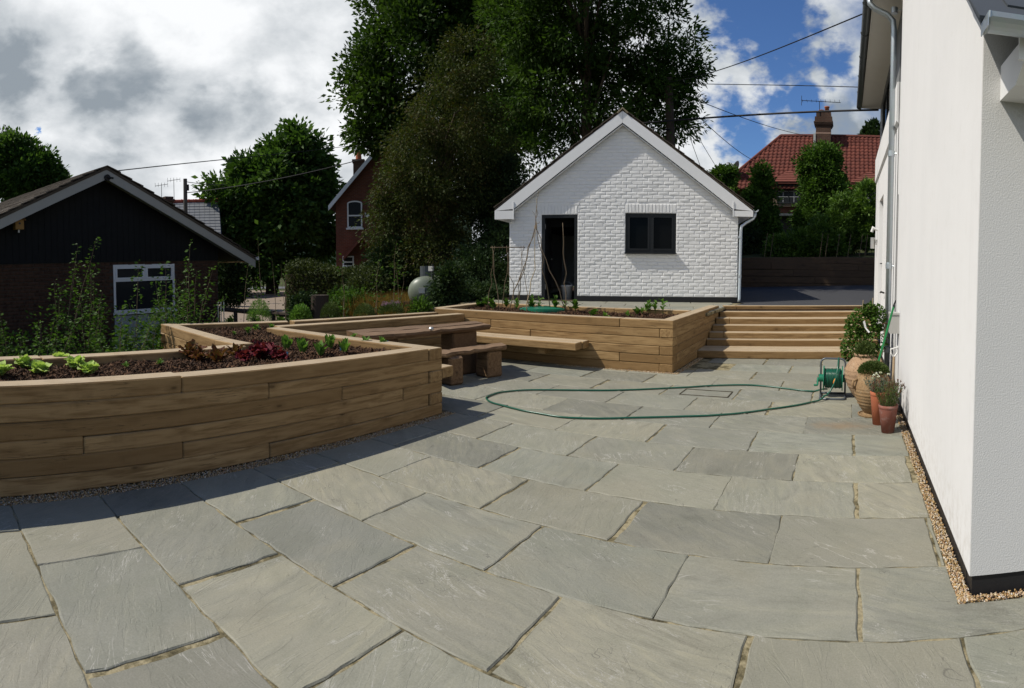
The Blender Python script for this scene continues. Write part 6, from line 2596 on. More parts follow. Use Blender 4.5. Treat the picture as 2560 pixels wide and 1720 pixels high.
# left hip in the same tile
h0, h1, h2 = Vector((EL, EYb, EZ)), Vector((EL, EYf, EZ)), Vector((RL, RYY, RZ))
mbr = MB()
upl = Vector((RL - EL, 0, RZ - EZ))
ul = upl.normalized()
nl = Vector((0, -1, 0)).cross(ul)
rotl = Matrix((Vector((0, -1, 0)), ul, nl)).transposed()
for r_ in range(nrow):
    f_ = r_ / nrow
    ya, yb_ = EYf + (RYY - EYf) * f_, EYb + (RYY - EYb) * f_
    for c_ in range(int((yb_ - ya) / tw)):
        base = Vector((EL, yb_ - c_ * tw, EZ)) + ul * (upl.length * f_) + nl * 0.01
        mbr.add([tuple(base + rotl @ Vector(v)) for v in PV], PF)
o = mbr.build('hip_tiles', MAT['roof_red'], rr, True)
o['kind'] = 'stuff'
mb = MB()
mb.tube([(RL, RYY, RZ + 0.02), (RR, RYY, RZ + 0.02)], 0.12, 8)
mb.build('ridge', MAT['roof_red'], rr)
for a in ((EL, EYf, EZ), (ER, EYf, EZ)):
    mb = MB()
    mb.tube([(a[0], a[1], a[2] + 0.04), (RL if a[0] < 0 else RR, RYY, RZ + 0.03)], 0.10, 8)
    mb.build('hip_ridge', MAT['roof_red'], rr)
# chimney with corbelled head and two pots
CX, CY = -1.45, 34.2
mb = MB()
mb.box((CX - 0.42, CY - 0.42, 7.6), (CX + 0.42, CY + 0.42, 9.40))
for k, (z_, e_) in enumerate(((9.40, 0.05), (9.48, 0.09), (9.56, 0.12), (9.64, 0.07), (9.90, 0.0))):
    mb.box((CX - 0.42 - e_, CY - 0.42 - e_, z_), (CX + 0.42 + e_, CY + 0.42 + e_, z_ + (0.078 if k < 3 else 0.26)))
ch = mb.build('chimney', MAT['brick_chim'], rr)
mb = MB()
mb.box((CX - 0.432, CY - 0.432, 8.95), (CX + 0.432, CY + 0.432, 9.02))
mb.build('string_course', plain('pale_mortar_band', (0.30, 0.20, 0.15), 0.9), ch)
for dx, hh in ((-0.15, 0.22), (0.17, 0.42)):
    mb = MB()
    mb.lathe([(0.14, 0), (0.12, hh * 0.8), (0.15, hh * 0.85), (0.15, hh), (0.10, hh), (0.09, hh * 0.5)], (CX + dx, CY, 10.15), 16)
    mb.build('chimney_pot', MAT['terra'], ch, True)
mb = MB()
mb.box((CX - 0.55, CY - 0.46, 7.55), (CX - 0.425, CY + 0.3, 8.95))
mb.build('flashing', plain('lead_flashing', (0.36, 0.36, 0.34), 0.6), ch)
mb = MB()
mb.tube([(CX - 0.2, CY - 0.45, 9.8), (CX - 0.25, CY - 0.45, 10.75)], 0.02, 6)
mb.tube([(CX - 1.25, CY - 0.5, 10.78), (CX + 0.95, CY - 0.4, 10.70)], 0.018, 6)
for k in range(9):
    x_ = CX - 1.2 + k * 0.26
    mb.tube([(x_, CY - 0.75, 10.76), (x_, CY - 0.2, 10.76)], 0.010, 5)
mb.tube([(CX - 1.25, CY - 0.5, 10.5), (CX - 1.25, CY - 0.5, 11.05)], 0.014, 5)
o = mb.build('aerial', MAT['cable'], ch)
# two small gabled dormers over leaded windows
for wx, wz in ((-3.15, 5.55), (1.15, 5.55)):
    yf = EYf + 0.18
    mb = MB()
    e_ = wz + 0.34
    mb.add([(wx - 1.05, yf - 0.28, e_), (wx + 1.05, yf - 0.28, e_), (wx + 1.05, yf + 1.3, e_), (wx - 1.05, yf + 1.3, e_), (wx, yf + 0.75, wz + 1.12), (wx, yf + 1.9, wz + 1.12),
            (wx - 1.05, yf - 0.28, e_ - 0.06), (wx + 1.05, yf - 0.28, e_ - 0.06), (wx + 1.05, yf + 1.3, e_ - 0.06), (wx - 1.05, yf + 1.3, e_ - 0.06)],
           [(0, 1, 4), (1, 2, 5, 4), (3, 0, 4, 5), (2, 3, 5), (6, 7, 1, 0), (7, 8, 2, 1), (9, 6, 0, 3), (9, 8, 7, 6)])
    for k in range(6):   # tile courses on the little front hip
        f0_, f1_ = k / 6.5, (k + 1) / 6.5
        w0_, w1_ = 1.05 * (1 - f0_), 1.05 * (1 - f1_)
        y0_, y1_ = yf - 0.30 + 1.03 * f0_, yf - 0.30 + 1.03 * f1_
        z0_, z1_ = e_ + 0.02 + 0.78 * f0_, e_ + 0.02 + 0.78 * f1_
        mb.hexa([(wx - w0_, y0_, z0_), (wx + w0_, y0_, z0_), (wx + w1_, y1_, z1_), (wx - w1_, y1_, z1_), (wx - w0_, y0_ - 0.02, z0_ + 0.035), (wx + w0_, y0_ - 0.02, z0_ + 0.035), (wx + w1_, y1_, z1_ + 0.012), (wx - w1_, y1_, z1_ + 0.012)])
    dm = mb.build('dormer_roof', MAT['roof_small'], rh)
    dm['kind'] = 'stuff'
    mb = MB()
    mb.extrude([(wx - 0.85, yf, wz - 0.9), (wx + 0.85, yf, wz - 0.9), (wx + 0.85, yf, wz + 0.27), (wx - 0.85, yf, wz + 0.27)], (0, 0.9, 0))
    mb.build('dormer_front', plain('brown_render', (0.14, 0.10, 0.07), 0.9), rh)
    mb = MB()
    for a, b, c, d_ in ((-0.62, -0.75, 0.62, -0.68), (-0.62, 0.18, 0.62, 0.25), (-0.62, -0.68, -0.55, 0.18), (0.55, -0.68, 0.62, 0.18), (-0.03, -0.68, 0.03, 0.18)):
        mb.box((wx + a, yf - 0.06, wz + b), (wx + c, yf - 0.005, wz + d_))
    wdw = mb.build('window', MAT['dframe'], rh)
    for a, b in ((-0.55, -0.03), (0.03, 0.55)):
        mb = MB()
        mb.box((wx + a, yf - 0.03, wz - 0.68), (wx + b, yf - 0.01, wz + 0.18))
        mb.build('pane', MAT['glass_b'], wdw)
        mb = MB()
        for k in (1, 2):
            mb.box((wx + a, yf - 0.045, wz - 0.68 + k * 0.287 - 0.012), (wx + b, yf - 0.032, wz - 0.68 + k * 0.287 + 0.012))
        mb.box((wx + (a + b) / 2 - 0.012, yf - 0.044, wz - 0.68), (wx + (a + b) / 2 + 0.012, yf - 0.033, wz + 0.18))
        mb.build('glazing_bar', plain('grey_white_bar', (0.42, 0.42, 0.41), 0.5), wdw)
mb = MB()
mb.box((-4.6, EYf - 0.5, 4.1), (-1.6, EYf + 0.44, 4.22))
mb.build('porch_roof', MAT['zinc_dark'], rh)
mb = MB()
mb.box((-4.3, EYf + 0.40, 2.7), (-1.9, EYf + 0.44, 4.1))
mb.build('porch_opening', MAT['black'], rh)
# dish on a stub at the left corner
mb = MB()
c = Vector((-6.05, 32.2, 6.75))
for k in range(1):
    prof_ = [(0.0, 0.0), (0.16, 0.02), (0.30, 0.07), (0.40, 0.14)]
    n_ = 20
    ax = Vector((-0.75, -0.55, 0.35)).normalized()
    a1 = ax.orthogonal().normalized()
    a2 = ax.cross(a1)
    V = []
    for r_, d_ in prof_:
        for q in range(n_):
            V.append(tuple(c + ax * d_ + (a1 * cos(2 * pi * q / n_) + a2 * sin(2 * pi * q / n_)) * r_))
    for r_, d_ in reversed(prof_):
        for q in range(n_):
            V.append(tuple(c + ax * (d_ - 0.012) + (a1 * cos(2 * pi * q / n_) + a2 * sin(2 * pi * q / n_)) * (r_ + 0.004)))
    Fc = []
    for i in range(2 * len(prof_) - 1):
        for q in range(n_):
            Fc.append((i * n_ + q, i * n_ + (q + 1) % n_, (i + 1) * n_ + (q + 1) % n_, (i + 1) * n_ + q))
    mb.add(V, Fc)
ds = mb.build('satellite_dish', MAT['cable'], rh, True)
mb = MB()
mb.tube([tuple(c), tuple(c + ax * 0.42 + Vector((0, 0, -0.1)))], 0.015, 6)
mb.tube([tuple(c), (-6.2, 33.0, 6.3), (-6.4, 33.0, 5.6)], 0.025, 6)
mb.build('dish_arm', MAT['cable'], ds)
mb = MB()
mb.box((-7.1, 33.2, 5.3), (-6.5, 33.8, 7.0))
mb.build('side_chimney', MAT['brick_chim'], rh)
mb = MB()
mb.lathe([(0.12, 0), (0.10, 0.25), (0.12, 0.3)], (-6.8, 33.5, 7.0), 12)
mb.build('side_pot', MAT['wupvc'], rh)

# ================================================================== red brick villa left of the trees
bh = thing('brick_house', (-22.5, 22.5, GZ), 'red brick villa with white bargeboard and arched sash window, half hidden by the tall trees', 'house', rz=0.0)
va, vb = Vector((-24.15, 20.95)), Vector((-19.6, 25.2))
vt = (vb - va).normalized()
vyaw = atan2(vt.y, vt.x)
bh.location = (va.x, va.y, 0)
bh.rotation_euler = (0, 0, vyaw)
VW = 6.2
mb = MB()
mb.extrude([(0, 0, GZ), (VW, 0, GZ), (VW, 0, 5.0), (VW / 2, 0, 8.55), (0, 0, 5.0)], (0, 8, 0))
local(bh, 'wall', mb, MAT['brick_house'])
for s_ in (-1, 1):
    mb = MB()
    xe, xr = VW / 2 + s_ * (VW / 2 + 0.35), VW / 2
    ze, zr = 4.62, 8.62
    mb.hexa([(xr, -0.35, zr - 0.1), (xe, -0.35, ze - 0.1), (xe, 8.3, ze - 0.1), (xr, 8.3, zr - 0.1), (xr, -0.35, zr), (xe, -0.35, ze), (xe, 8.3, ze), (xr, 8.3, zr)])
    local(bh, 'roof', mb, MAT['slate'])
    mb = MB()
    P = [(xr, zr - 0.02), (xe, ze - 0.02), (xe, ze - 0.30), (xr, zr - 0.30)]
    if s_ > 0:
        P = P[::-1]
    mb.extrude([(p[0], -0.42, p[1]) for p in P], (0, 0.06, 0))
    local(bh, 'barge_board', mb, plain('blue_white_board', (0.62, 0.66, 0.70), 0.5, var=0.05))


def far_window(root, u0, u1, z0, z1, arch=0.0, mat='wupvc', y_=0.0, bars=((0.5,), ())):
    m = MB()
    t_ = 0.07
    m.box((u0, y_ - 0.05, z0), (u1, y_ + 0.0, z0 + t_))
    m.box((u0, y_ - 0.05, z0 + t_), (u0 + t_, y_ + 0.0, z1))
    m.box((u1 - t_, y_ - 0.05, z0 + t_), (u1, y_ + 0.0, z1))
    if arch:
        P = [(u0, z1)]
        for k in range(9):
            a = pi - k * pi / 8
            P.append(((u0 + u1) / 2 + (u1 - u0) / 2 * cos(a), z1 + arch * sin(a)))
        P = P[1:]
        Q = [((u0 + u1) / 2 + (u1 - u0 - 2 * t_) / 2 * cos(k * pi / 8), z1 - 0.02 + (arch - 0.05) * sin(k * pi / 8)) for k in range(9)]
        m.extrude([(p[0], y_ - 0.05, p[1]) for p in (P + Q)][::-1], (0, 0.05, 0))
    else:
        m.box((u0, y_ - 0.05, z1), (u1, y_ + 0.0, z1 + t_))
    for f in bars[0]:
        zz = z0 + (z1 - z0) * f
        m.box((u0 + t_, y_ - 0.048, zz - 0.035), (u1 - t_, y_ - 0.002, zz + 0.035))
    for f in bars[1]:
        xx = u0 + (u1 - u0) * f
        m.box((xx - 0.03, y_ - 0.046, z0 + t_), (xx + 0.03, y_ - 0.004, z1))
    w = local(root, 'window', m, MAT[mat])
    m = MB()
    m.box((u0 + t_, y_ - 0.03, z0 + t_), (u1 - t_, y_ - 0.012, z1 + arch * 0.6))
    child(w, 'pane', m, MAT['glass_b'])
    m = MB()
    m.box((u0 - 0.06, y_ - 0.12, z0 - 0.09), (u1 + 0.06, y_ - 0.001, z0 - 0.003))
    child(w, 'sill', m, MAT['wupvc'])
    return w


far_window(bh, 0.62, 1.42, 3.42, 4.72, 0.14)
far_window(bh, 2.2, 3.0, 1.85, 2.45)
far_window(bh, 0.35, 0.95, 1.35, 1.85)
mb = MB()
for s_ in (-1, 1):
    P = [(1.45, 2.95), (1.45 + s_ * 1.0, 1.85), (1.45 + s_ * 1.0, 1.70), (1.45, 2.80)]
    if s_ > 0:
        P = P[::-1]
    mb.extrude([(p[0], -0.9, p[1]) for p in P], (0, 0.88, 0))
local(bh, 'porch_gable', mb, MAT['roof_small'])
mb = MB()
mb.box((0.92, 0.5, 5.0), (1.48, 1.1, 7.0))
mb.box((0.86, 0.44, 7.0), (1.54, 1.16, 7.14))
chb = local(bh, 'chimney', mb, MAT['brick_chim'])
mb = MB()
mb.lathe([(0.17, 0), (0.14, 0.42), (0.19, 0.46), (0.19, 0.55)], (1.2, 0.8, 7.14), 14)
child(chb, 'chimney_pot', mb, MAT['terra'])
mb = MB()
for k in range(4):
    mb.tube([(1.2 + 0.16 * cos(k * pi / 2), 0.8 + 0.16 * sin(k * pi / 2), 7.66), (1.2 + 0.16 * cos(k * pi / 2), 0.8 + 0.16 * sin(k * pi / 2), 7.84)], 0.015, 5)
mb.lathe([(0.2, 0), (0.2, 0.04)], (1.2, 0.8, 7.84), 14)
child(chb, 'cowl', mb, MAT['cable'])
mb = MB()
mb.box((1.56, -0.16, 3.95), (1.80, -0.001, 4.2))
local(bh, 'alarm_box', mb, MAT['wupvc'])

# ================================================================== slate-roofed cottage far left
sh = thing('slate_cottage', (-32.5, 16.0, GZ), 'distant cottage with a pale slate roof, red ridge tiles and a brick chimney', 'house')
sh.location = (-31.2, 17.6, 0)
sh.rotation_euler = (0, 0, radians(62))
mb = MB()
mb.extrude([(-7, 0, GZ), (0, 0, GZ), (0, 0, 3.2), (-7, 0, 3.2)], (0, 6.4, 0))
mb.extrude([(0.0, 0, 3.2), (0.0, 6.4, 3.2), (0.0, 3.2, 5.55)][::-1], (-0.25, 0, 0))
local(sh, 'wall', mb, plain('cream_render', (0.50, 0.47, 0.42), 0.85, var=0.06))
for s_ in (0, 1):
    mb = MB()
    yo, yr_ = (-0.35, 3.2) if s_ == 0 else (6.75, 3.2)
    mb.hexa([(-7.3, yo, 2.98), (0.3, yo, 2.98), (0.3, yr_, 5.58), (-7.3, yr_, 5.58), (-7.3, yo, 3.06), (0.3, yo, 3.06), (0.3, yr_, 5.68), (-7.3, yr_, 5.68)])
    rfc = local(sh, 'roof', mb, MAT['slate_old'])
    mbs = MB()
    for r_ in range(13):
        f0_, f1_ = r_ / 13, (r_ + 1) / 13 + 0.02
        for c_ in range(24):
            x0_ = -7.3 + c_ * 0.317
            if x0_ > 0.0:
                continue
            y0_, y1_ = yo + (yr_ - yo) * f0_, yo + (yr_ - yo) * min(1, f1_)
            z0_, z1_ = 3.06 + 2.62 * f0_, 3.06 + 2.62 * min(1, f1_)
            j = RND.uniform(0, 0.012)
            mbs.hexa([(x0_, y0_, z0_), (x0_ + 0.30, y0_, z0_), (x0_ + 0.30, y1_, z1_), (x0_, y1_, z1_), (x0_, y0_, z0_ + 0.05 + j), (x0_ + 0.30, y0_, z0_ + 0.05 + j), (x0_ + 0.30, y1_, z1_ + 0.015), (x0_, y1_, z1_ + 0.015)])
    o = child(rfc, 'slates', mbs, MAT['slate_old'])
    o['kind'] = 'stuff'
mb = MB()
mb.tube([(-7.3, 3.2, 5.72), (0.32, 3.2, 5.72)], 0.13, 8)
for k in range(17):
    mb.tube([(-7.2 + k * 0.46, 3.2, 5.72), (-7.15 + k * 0.46, 3.2, 5.72)], 0.16, 8)
local(sh, 'ridge', MB().add(mb.v, mb.f), plain('red_ridge_tile', (0.36, 0.08, 0.045), 0.8))
mb = MB()
for s_ in (0, 1):
    yo = -0.35 if s_ == 0 else 6.75
    P = [(yo, 2.98), (3.2, 5.60), (3.2, 5.42), (yo, 2.80)]
    mb.extrude([(0.30, p[0], p[1]) for p in (P if s_ == 0 else P[::-1])], (0.04, 0, 0))
local(sh, 'barge_boards', mb, MAT['zinc_dark'])
sc_chim = thing('chimney_stack', (-27.223, 12.606, 0), 'brick chimney stack with two television aerials behind the bungalow roof', 'chimney')
cx_, cy_ = sc_chim.location.x, sc_chim.location.y
mb = MB()
mb.box((cx_ - 0.22, cy_ - 0.22, 2.0), (cx_ + 0.22, cy_ + 0.22, 4.75))
mb.box((cx_ - 0.27, cy_ - 0.27, 4.75), (cx_ + 0.27, cy_ + 0.27, 4.87))
mb.box((cx_ - 0.22, cy_ - 0.22, 4.872), (cx_ + 0.22, cy_ + 0.22, 5.0))
mb.build('stack', MAT['brick_chim'], sc_chim)
for k, (dx, hh) in enumerate(((-0.18, 5.65), (0.20, 5.9))):
    ax_, ay_ = cx_ + dx * 0.45, cy_ + dx * 1.6
    mb = MB()
    mb.tube([(ax_, ay_, 4.4), (ax_, ay_, hh)], 0.014, 6)
    mb.tube([(ax_ - 0.14, ay_ - 0.28, hh - 0.1), (ax_ + 0.14, ay_ + 0.28, hh - 0.02)], 0.012, 5)
    for q in range(5):
        u = -1 + q * 0.5
        px_, py_ = ax_ + 0.14 * u, ay_ + 0.28 * u
        mb.tube([(px_, py_, hh - 0.16), (px_, py_, hh + 0.06)], 0.008, 4)
    mb.build('aerial', MAT['cable'], sc_chim)

# ================================================================== poles and overhead lines
tp = thing('telegraph_pole', (-28.642, 14.27, GZ), 'grey wooden telegraph pole rising beyond the bungalow roof', 'pole')
p0 = (-28.642, 14.27, 3.765)
p1 = (-28.622, 14.311, 6.175)
mb = MB()
mb.tube([(p0[0], p0[1], GZ), (p1[0], p1[1], p1[2])], [0.13, 0.105], 10)
mb.build('post', MAT['pole_grey'], tp)
mb = MB()
mb.tube([(p1[0], p1[1] + 0.15, p1[2] - 0.30), (p1[0], p1[1] + 0.15, p1[2] - 0.62)], 0.07, 8)
mb.build('junction_box', MAT['cable'], tp)
pp = thing('power_pole', (-5.478, 17.88, 0), 'dark wooden pole among the branches behind the outbuilding', 'pole')
q0 = (-5.439, 17.891, 4.758)
q1 = (-5.558, 17.855, 7.274)
mb = MB()
mb.tube([(q0[0], q0[1], GZ), q0, q1], [0.16, 0.145, 0.13], 12)
mb.build('post', MAT['pole'], pp)
mb = MB()
mb.tube([(q1[0] - 0.1, q1[1], q1[2] - 0.35), (q1[0] + 0.1, q1[1] - 0.05, q1[2] - 0.30)], 0.03, 6)
mb.tube([(q1[0] - 0.1, q1[1] - 0.1, q1[2] - 1.6), (q1[0] + 0.12, q1[1] - 0.15, q1[2] - 1.6)], 0.03, 6)
o = mb.build('hooks', MAT['cable'], pp)
o['kind'] = 'stuff'


def cable(a, b, sag, r, label, name='overhead_cable'):
    a, b = Vector(a), Vector(b)
    n = 24
    P = [a.lerp(b, i / n) + Vector((0, 0, -sag * 4 * (i / n) * (1 - i / n))) for i in range(n + 1)]
    t = thing(name, tuple(a.lerp(b, 0.5)), label, 'cable', 'overhead cables')
    m = MB()
    m.tube(P, r, 5)
    m.build('line', MAT['cable'], t)
    return t


top = (q1[0], q1[1], q1[2] - 0.12)
cable(top, (0.224, 8.997, 5.328), 0.20, 0.011, 'thin black line rising from the pole to the steel gutter of the white house')
cable((q1[0], q1[1], q1[2] - 0.15), (0.236, 12.998, 5.409), 0.06, 0.010, 'nearly level thin line from the pole top to the white house')
cable((q1[0], q1[1], q1[2] - 0.3), (-2.123, 34.435, 8.933), 0.25, 0.014, 'thin line sloping down from the pole to the red roof ridge')
cable((q1[0], q1[1], q1[2] - 0.2), (-5.181, 32.591, 7.225), 0.25, 0.014, 'thin line sloping steeply from the pole to the left end of the red roof')
cable((-7.457, 16.931, 5.722), (0.607, 12.585, 4.825), 0.05, 0.024, 'thick black cable running past the pole to the soffit of the white house')
cable((-5.087, 18.306, 5.845), (-5.723, 23.308, 5.045), 0.02, 0.010, 'left of two steep stay wires to the right of the pole')
cable((-4.941, 18.346, 5.922), (-5.1, 23.452, 5.18), 0.02, 0.010, 'right of two steep stay wires to the right of the pole')
cable((-8.607, 20.246, 8.121), (q1[0], q1[1], q1[2] - 0.55), 0.05, 0.03, 'short thick cable in the tree crown ending at the dark pole')
cable((-11.954, 3.982, 3.536), (-21.755, 20.657, 7.487), 0.12, 0.012, 'long thin line from the bungalow gable peak to the trees')
cable((p1[0], p1[1], p1[2] - 0.15), (-27.637, 16.13, 5.817), 0.05, 0.018, 'short upper line from the telegraph pole into the chestnut')
cable((p1[0], p1[1], p1[2] - 0.75), (-21.76, 20.652, 6.732), 0.25, 0.022, 'dark sagging line across the chestnut from telegraph pole to brick villa')

# ================================================================== tank, fence and stump in the garden beyond
tkc = (-8.806, 10.233, 1.041)
tank = thing('gas_tank', (tkc[0], tkc[1], GZ), 'pale green round-ended gas tank standing in the long grass', 'tank')
ax = Vector((-0.54, 0.84, 0)).normalized()
cz = 0.88
mb = MB()
n_ = 28
pr = []
for k in range(9):
    a = pi / 2 * k / 8
    pr.append((0.35 * sin(a), -0.22 * cos(a)))
pr += [(0.35, 0.9), (0.35, 1.8)]
for k in range(1, 9):
    a = pi / 2 * k / 8
    pr.append((0.35 * cos(a), 1.8 + 0.22 * sin(a)))
V = []
sd = Vector((0, 0, 1)).cross(ax)
for r_, d_ in pr:
    r_ = max(r_, 0.002)
    for k in range(n_):
        a = 2 * pi * k / n_
        V.append(tuple(Vector((tkc[0], tkc[1], cz)) + ax * d_ + sd * (r_ * cos(a)) + Vector((0, 0, r_ * sin(a)))))
Fc = []
for i in range(len(pr) - 1):
    for k in range(n_):
        Fc.append((i * n_ + k, i * n_ + (k + 1) % n_, (i + 1) * n_ + (k + 1) % n_, (i + 1) * n_ + k))
mb.add(V, Fc)
mb.build('vessel', MAT['tank'], tank, True)
mb = MB()
mb.tube([(tkc[0] + ax.x * 0.7, tkc[1] + ax.y * 0.7, cz + 0.33), (tkc[0] + ax.x * 0.7, tkc[1] + ax.y * 0.7, cz + 0.58)], 0.17, 16)
mb.build('valve_cover', MAT['zinc_dark'], tank)
mb = MB()
b_ = Vector((tkc[0], tkc[1], cz)) - ax * 0.235
mb.hexa([tuple(b_ + sd * s_ * 0.07 + Vector((0, 0, z_)) + ax * d_) for z_ in (-0.02, 0.10) for s_, d_ in ((-1, -0.02), (1, -0.02), (1, 0.1), (-1, 0.1))])
mb.build('data_plate', MAT['steel'], tank)
for d_ in (0.25, 1.55):
    mb = MB()
    c_ = Vector((tkc[0], tkc[1], 0)) + ax * d_
    mb.hexa([tuple(c_ + sd * s_ * 0.32 + ax * e_ + Vector((0, 0, z_))) for z_ in (GZ, 0.55) for s_, e_ in ((-1, -0.09), (1, -0.09), (1, 0.09), (-1, 0.09))])
    mb.build('leg', MAT['stone_block'], tank)
mb = MB()
c_ = Vector((-8.73, 10.428, 1.402))
mb.box((c_.x - 0.07, c_.y - 0.02, c_.z - 0.05), (c_.x + 0.05, c_.y + 0.02, c_.z + 0.06))
sg = thing('notice_plate', (c_.x, c_.y, 0), 'small blank white plate on a post above the gas tank', 'sign')
mb.build('plate', MAT['box_grey'], sg)
mb = MB()
mb.tube([(c_.x, c_.y + 0.06, GZ), (c_.x, c_.y + 0.06, c_.z + 0.10)], 0.025, 6)
mb.build('post', MAT['cable'], sg)

fe0, fe1 = Vector((-12.622, 7.137, 0.447)), Vector((-10.408, 7.789, 0.509))
fence = thing('field_fence', tuple(fe0.lerp(fe1, 0.5).xy) + (GZ,), 'low dark rail fence between the beds and the gravel drive', 'fence')
mb = MB()
rz_ = 0.42
mb.tube([(fe0.x, fe0.y, rz_ + 0.06), tuple(Vector((*fe0.lerp(fe1, 0.5).xy, rz_ + 0.02))), (fe1.x, fe1.y, rz_)], 0.055, 8)
mb.build('rail', MAT['pole'], fence)
for k in range(5):
    q = fe0.lerp(fe1, k / 4)
    mb = MB()
    mb.tube([(q.x, q.y, GZ), (q.x, q.y, rz_ + 0.08)], 0.05, 8)
    mb.build('post', MAT['pole'], fence)
gate = thing('metal_hurdle', (-9.973, 5.726, GZ), 'pair of thin pale metal uprights behind the bed back corner', 'fence')
for k, px_ in enumerate(((-10.008, 5.665, 0.558), (-9.981, 5.712, 0.557), (-9.954, 5.759, 0.556))):
    mb = MB()
    mb.tube([(px_[0], px_[1], GZ), (px_[0], px_[1], 0.83)], 0.011, 6)
    mb.build('upright', MAT['zinc'], gate)
st_c = (-9.129, 7.477, 0.622)
stump = thing('gate_post', (st_c[0], st_c[1], GZ), 'thick dark post with ivy climbing its left side', 'post')
mb = MB()
mb.tube([(st_c[0], st_c[1], GZ), (st_c[0], st_c[1], 0.2), (st_c[0], st_c[1], 0.92)], [0.21, 0.19, 0.18], 14)
mb.build('post', MAT['pole'], stump)


# ================================================================== trees
def crown_points(ells, n_clump, per, clump_r, rng, shell=(0.62, 1.02), up=0.25):
    """leaf points gathered in clumps near the skin of a set of ellipsoids (cx,cy,cz,rxy,rz)"""
    w = np.array([e[3] * e[3] * e[4] for e in ells]) ** 0.7
    w /= w.sum()
    which = rng.choice(len(ells), n_clump, p=w)
    E = np.array(ells)[which]
    v = rng.normal(size=(n_clump, 3))
    v /= np.linalg.norm(v, axis=1, keepdims=True)
    q = rng.uniform(*shell, n_clump) ** 0.8
    C = E[:, :3] + v * np.stack([E[:, 3], E[:, 3], E[:, 4]], 1) * q[:, None]
    cs = clump_r * rng.uniform(0.6, 1.35, n_clump)
    P = np.repeat(C, per, 0)
    u = rng.normal(size=(len(P), 3))
    u /= np.linalg.norm(u, axis=1, keepdims=True)
    rad = rng.uniform(0, 1, len(P)) ** 0.45
    P = P + u * (np.repeat(cs, per) * rad)[:, None] * np.array([1, 1, 0.75])
    D = u + np.repeat(v, per, 0) * 0.6 + rng.normal(size=u.shape) * 0.5
    ctint = np.repeat(rng.uniform(-0.38, 0.38, n_clump), per)
    return C, P, D, ctint


def tree(name, base, ells, label, mat, cat='tree', group=None, n_clump=300, per=110, clump_r=0.6, size=(0.12, 0.2), trunk_r=0.25, bark=None, droop=0.0, aspect=0.55, limbs=10, seed=1, shell=(0.62, 1.02), crown_name='crown', fork=0.45):
    rng = np.random.default_rng(seed)
    r = random.Random(seed)
    t = thing(name, base, label, cat, group)
    C, P, D, ct = crown_points(ells, n_clump, per, clump_r, rng, shell)
    D[:, 2] -= droop
    tint = np.clip(0.5 + ct + rng.normal(size=len(P)) * 0.2, 0, 1)
    leaves(crown_name, P, D, size[0] + (size[1] - size[0]) * rng.uniform(0, 1, len(P)) ** 1.3, mat, t, aspect, 0.25, tint, 0.45, rng=rng)
    zc = sum(e[2] for e in ells) / len(ells)
    zt_ = 0.45 * max(e[2] for e in ells) + 0.55 * sum(e[2] for e in ells) / len(ells)
    cx_ = sum(e[0] for e in ells) / len(ells)
    cy_ = sum(e[1] for e in ells) / len(ells)
    B = Vector(base)
    T = Vector((cx_, cy_, zt_))
    pts = []
    for i in range(9):
        u = i / 8
        q = B.lerp(T, u)
        q.x += r.uniform(-1, 1) * 0.12 * trunk_r * 8 * u * 0.4
        q.y += r.uniform(-1, 1) * 0.12 * trunk_r * 8 * u * 0.4
        pts.append(q)
    m = MB()
    m.tube(pts, [trunk_r * (1.15 - 0.95 * (i / 8) ** 0.9) for i in range(9)], 9)
    m.build('trunk', bark or MAT['bark'], t, True)
    pick = sorted(range(len(C)), key=lambda k: r.random())[:limbs]
    for k in pick:
        c = Vector(C[k])
        u = min(0.9, max(fork * r.uniform(0.6, 1.2), ((c.z - B.z) / max(0.1, (T.z - B.z))) * 0.7))
        i = int(u * 8)
        s = pts[i].lerp(pts[min(8, i + 1)], u * 8 - i)
        md = s.lerp(c, 0.5) + Vector((r.uniform(-.2, .2), r.uniform(-.2, .2), 0.15 * (c - s).length))
        rr_ = trunk_r * (1.0 - 0.8 * u) * 0.42
        m = MB()
        m.tube([s, s.lerp(md, 0.5) + Vector((0, 0, 0.03)), md, md.lerp(c, 0.5), c], [rr_, rr_ * 0.8, rr_ * 0.55, rr_ * 0.35, rr_ * 0.12], 6)
        m.build('limb', bark or MAT['bark'], t, True)
    return t


E_ = [(-16.864, 18.455, 9.938, 2.519, 3.863), (-17.827, 17.527, 8.637, 1.344, 2.015), (-16.089, 20.424, 11.791, 2.62, 3.493), (-16.871, 19.783, 15.672, 3.493, 3.144), (-18.126, 17.217, 6.993, 0.705, 0.924), (-14.993, 21.242, 7.181, 1.921, 1.921), (-17.681, 19.062, 7.197, 1.921, 1.572), (-14.567, 21.536, 5.459, 1.048, 0.734), (-14.276, 21.73, 9.575, 1.572, 2.969), (-14.702, 21.444, 12.462, 2.096, 2.795), (-13.694, 22.102, 7.694, 1.048, 1.572), (-12.952, 22.544, 8.893, 1.223, 1.921)]
tree('oak_tree', (-16.527, 20.071, GZ), E_, 'great dark oak rising out of the top of the view behind the brown-green tree', MAT['oak'], n_clump=900, per=115, clump_r=0.72, size=(0.09, 0.30), trunk_r=0.5, limbs=22, seed=4, shell=(0.35, 1.03))
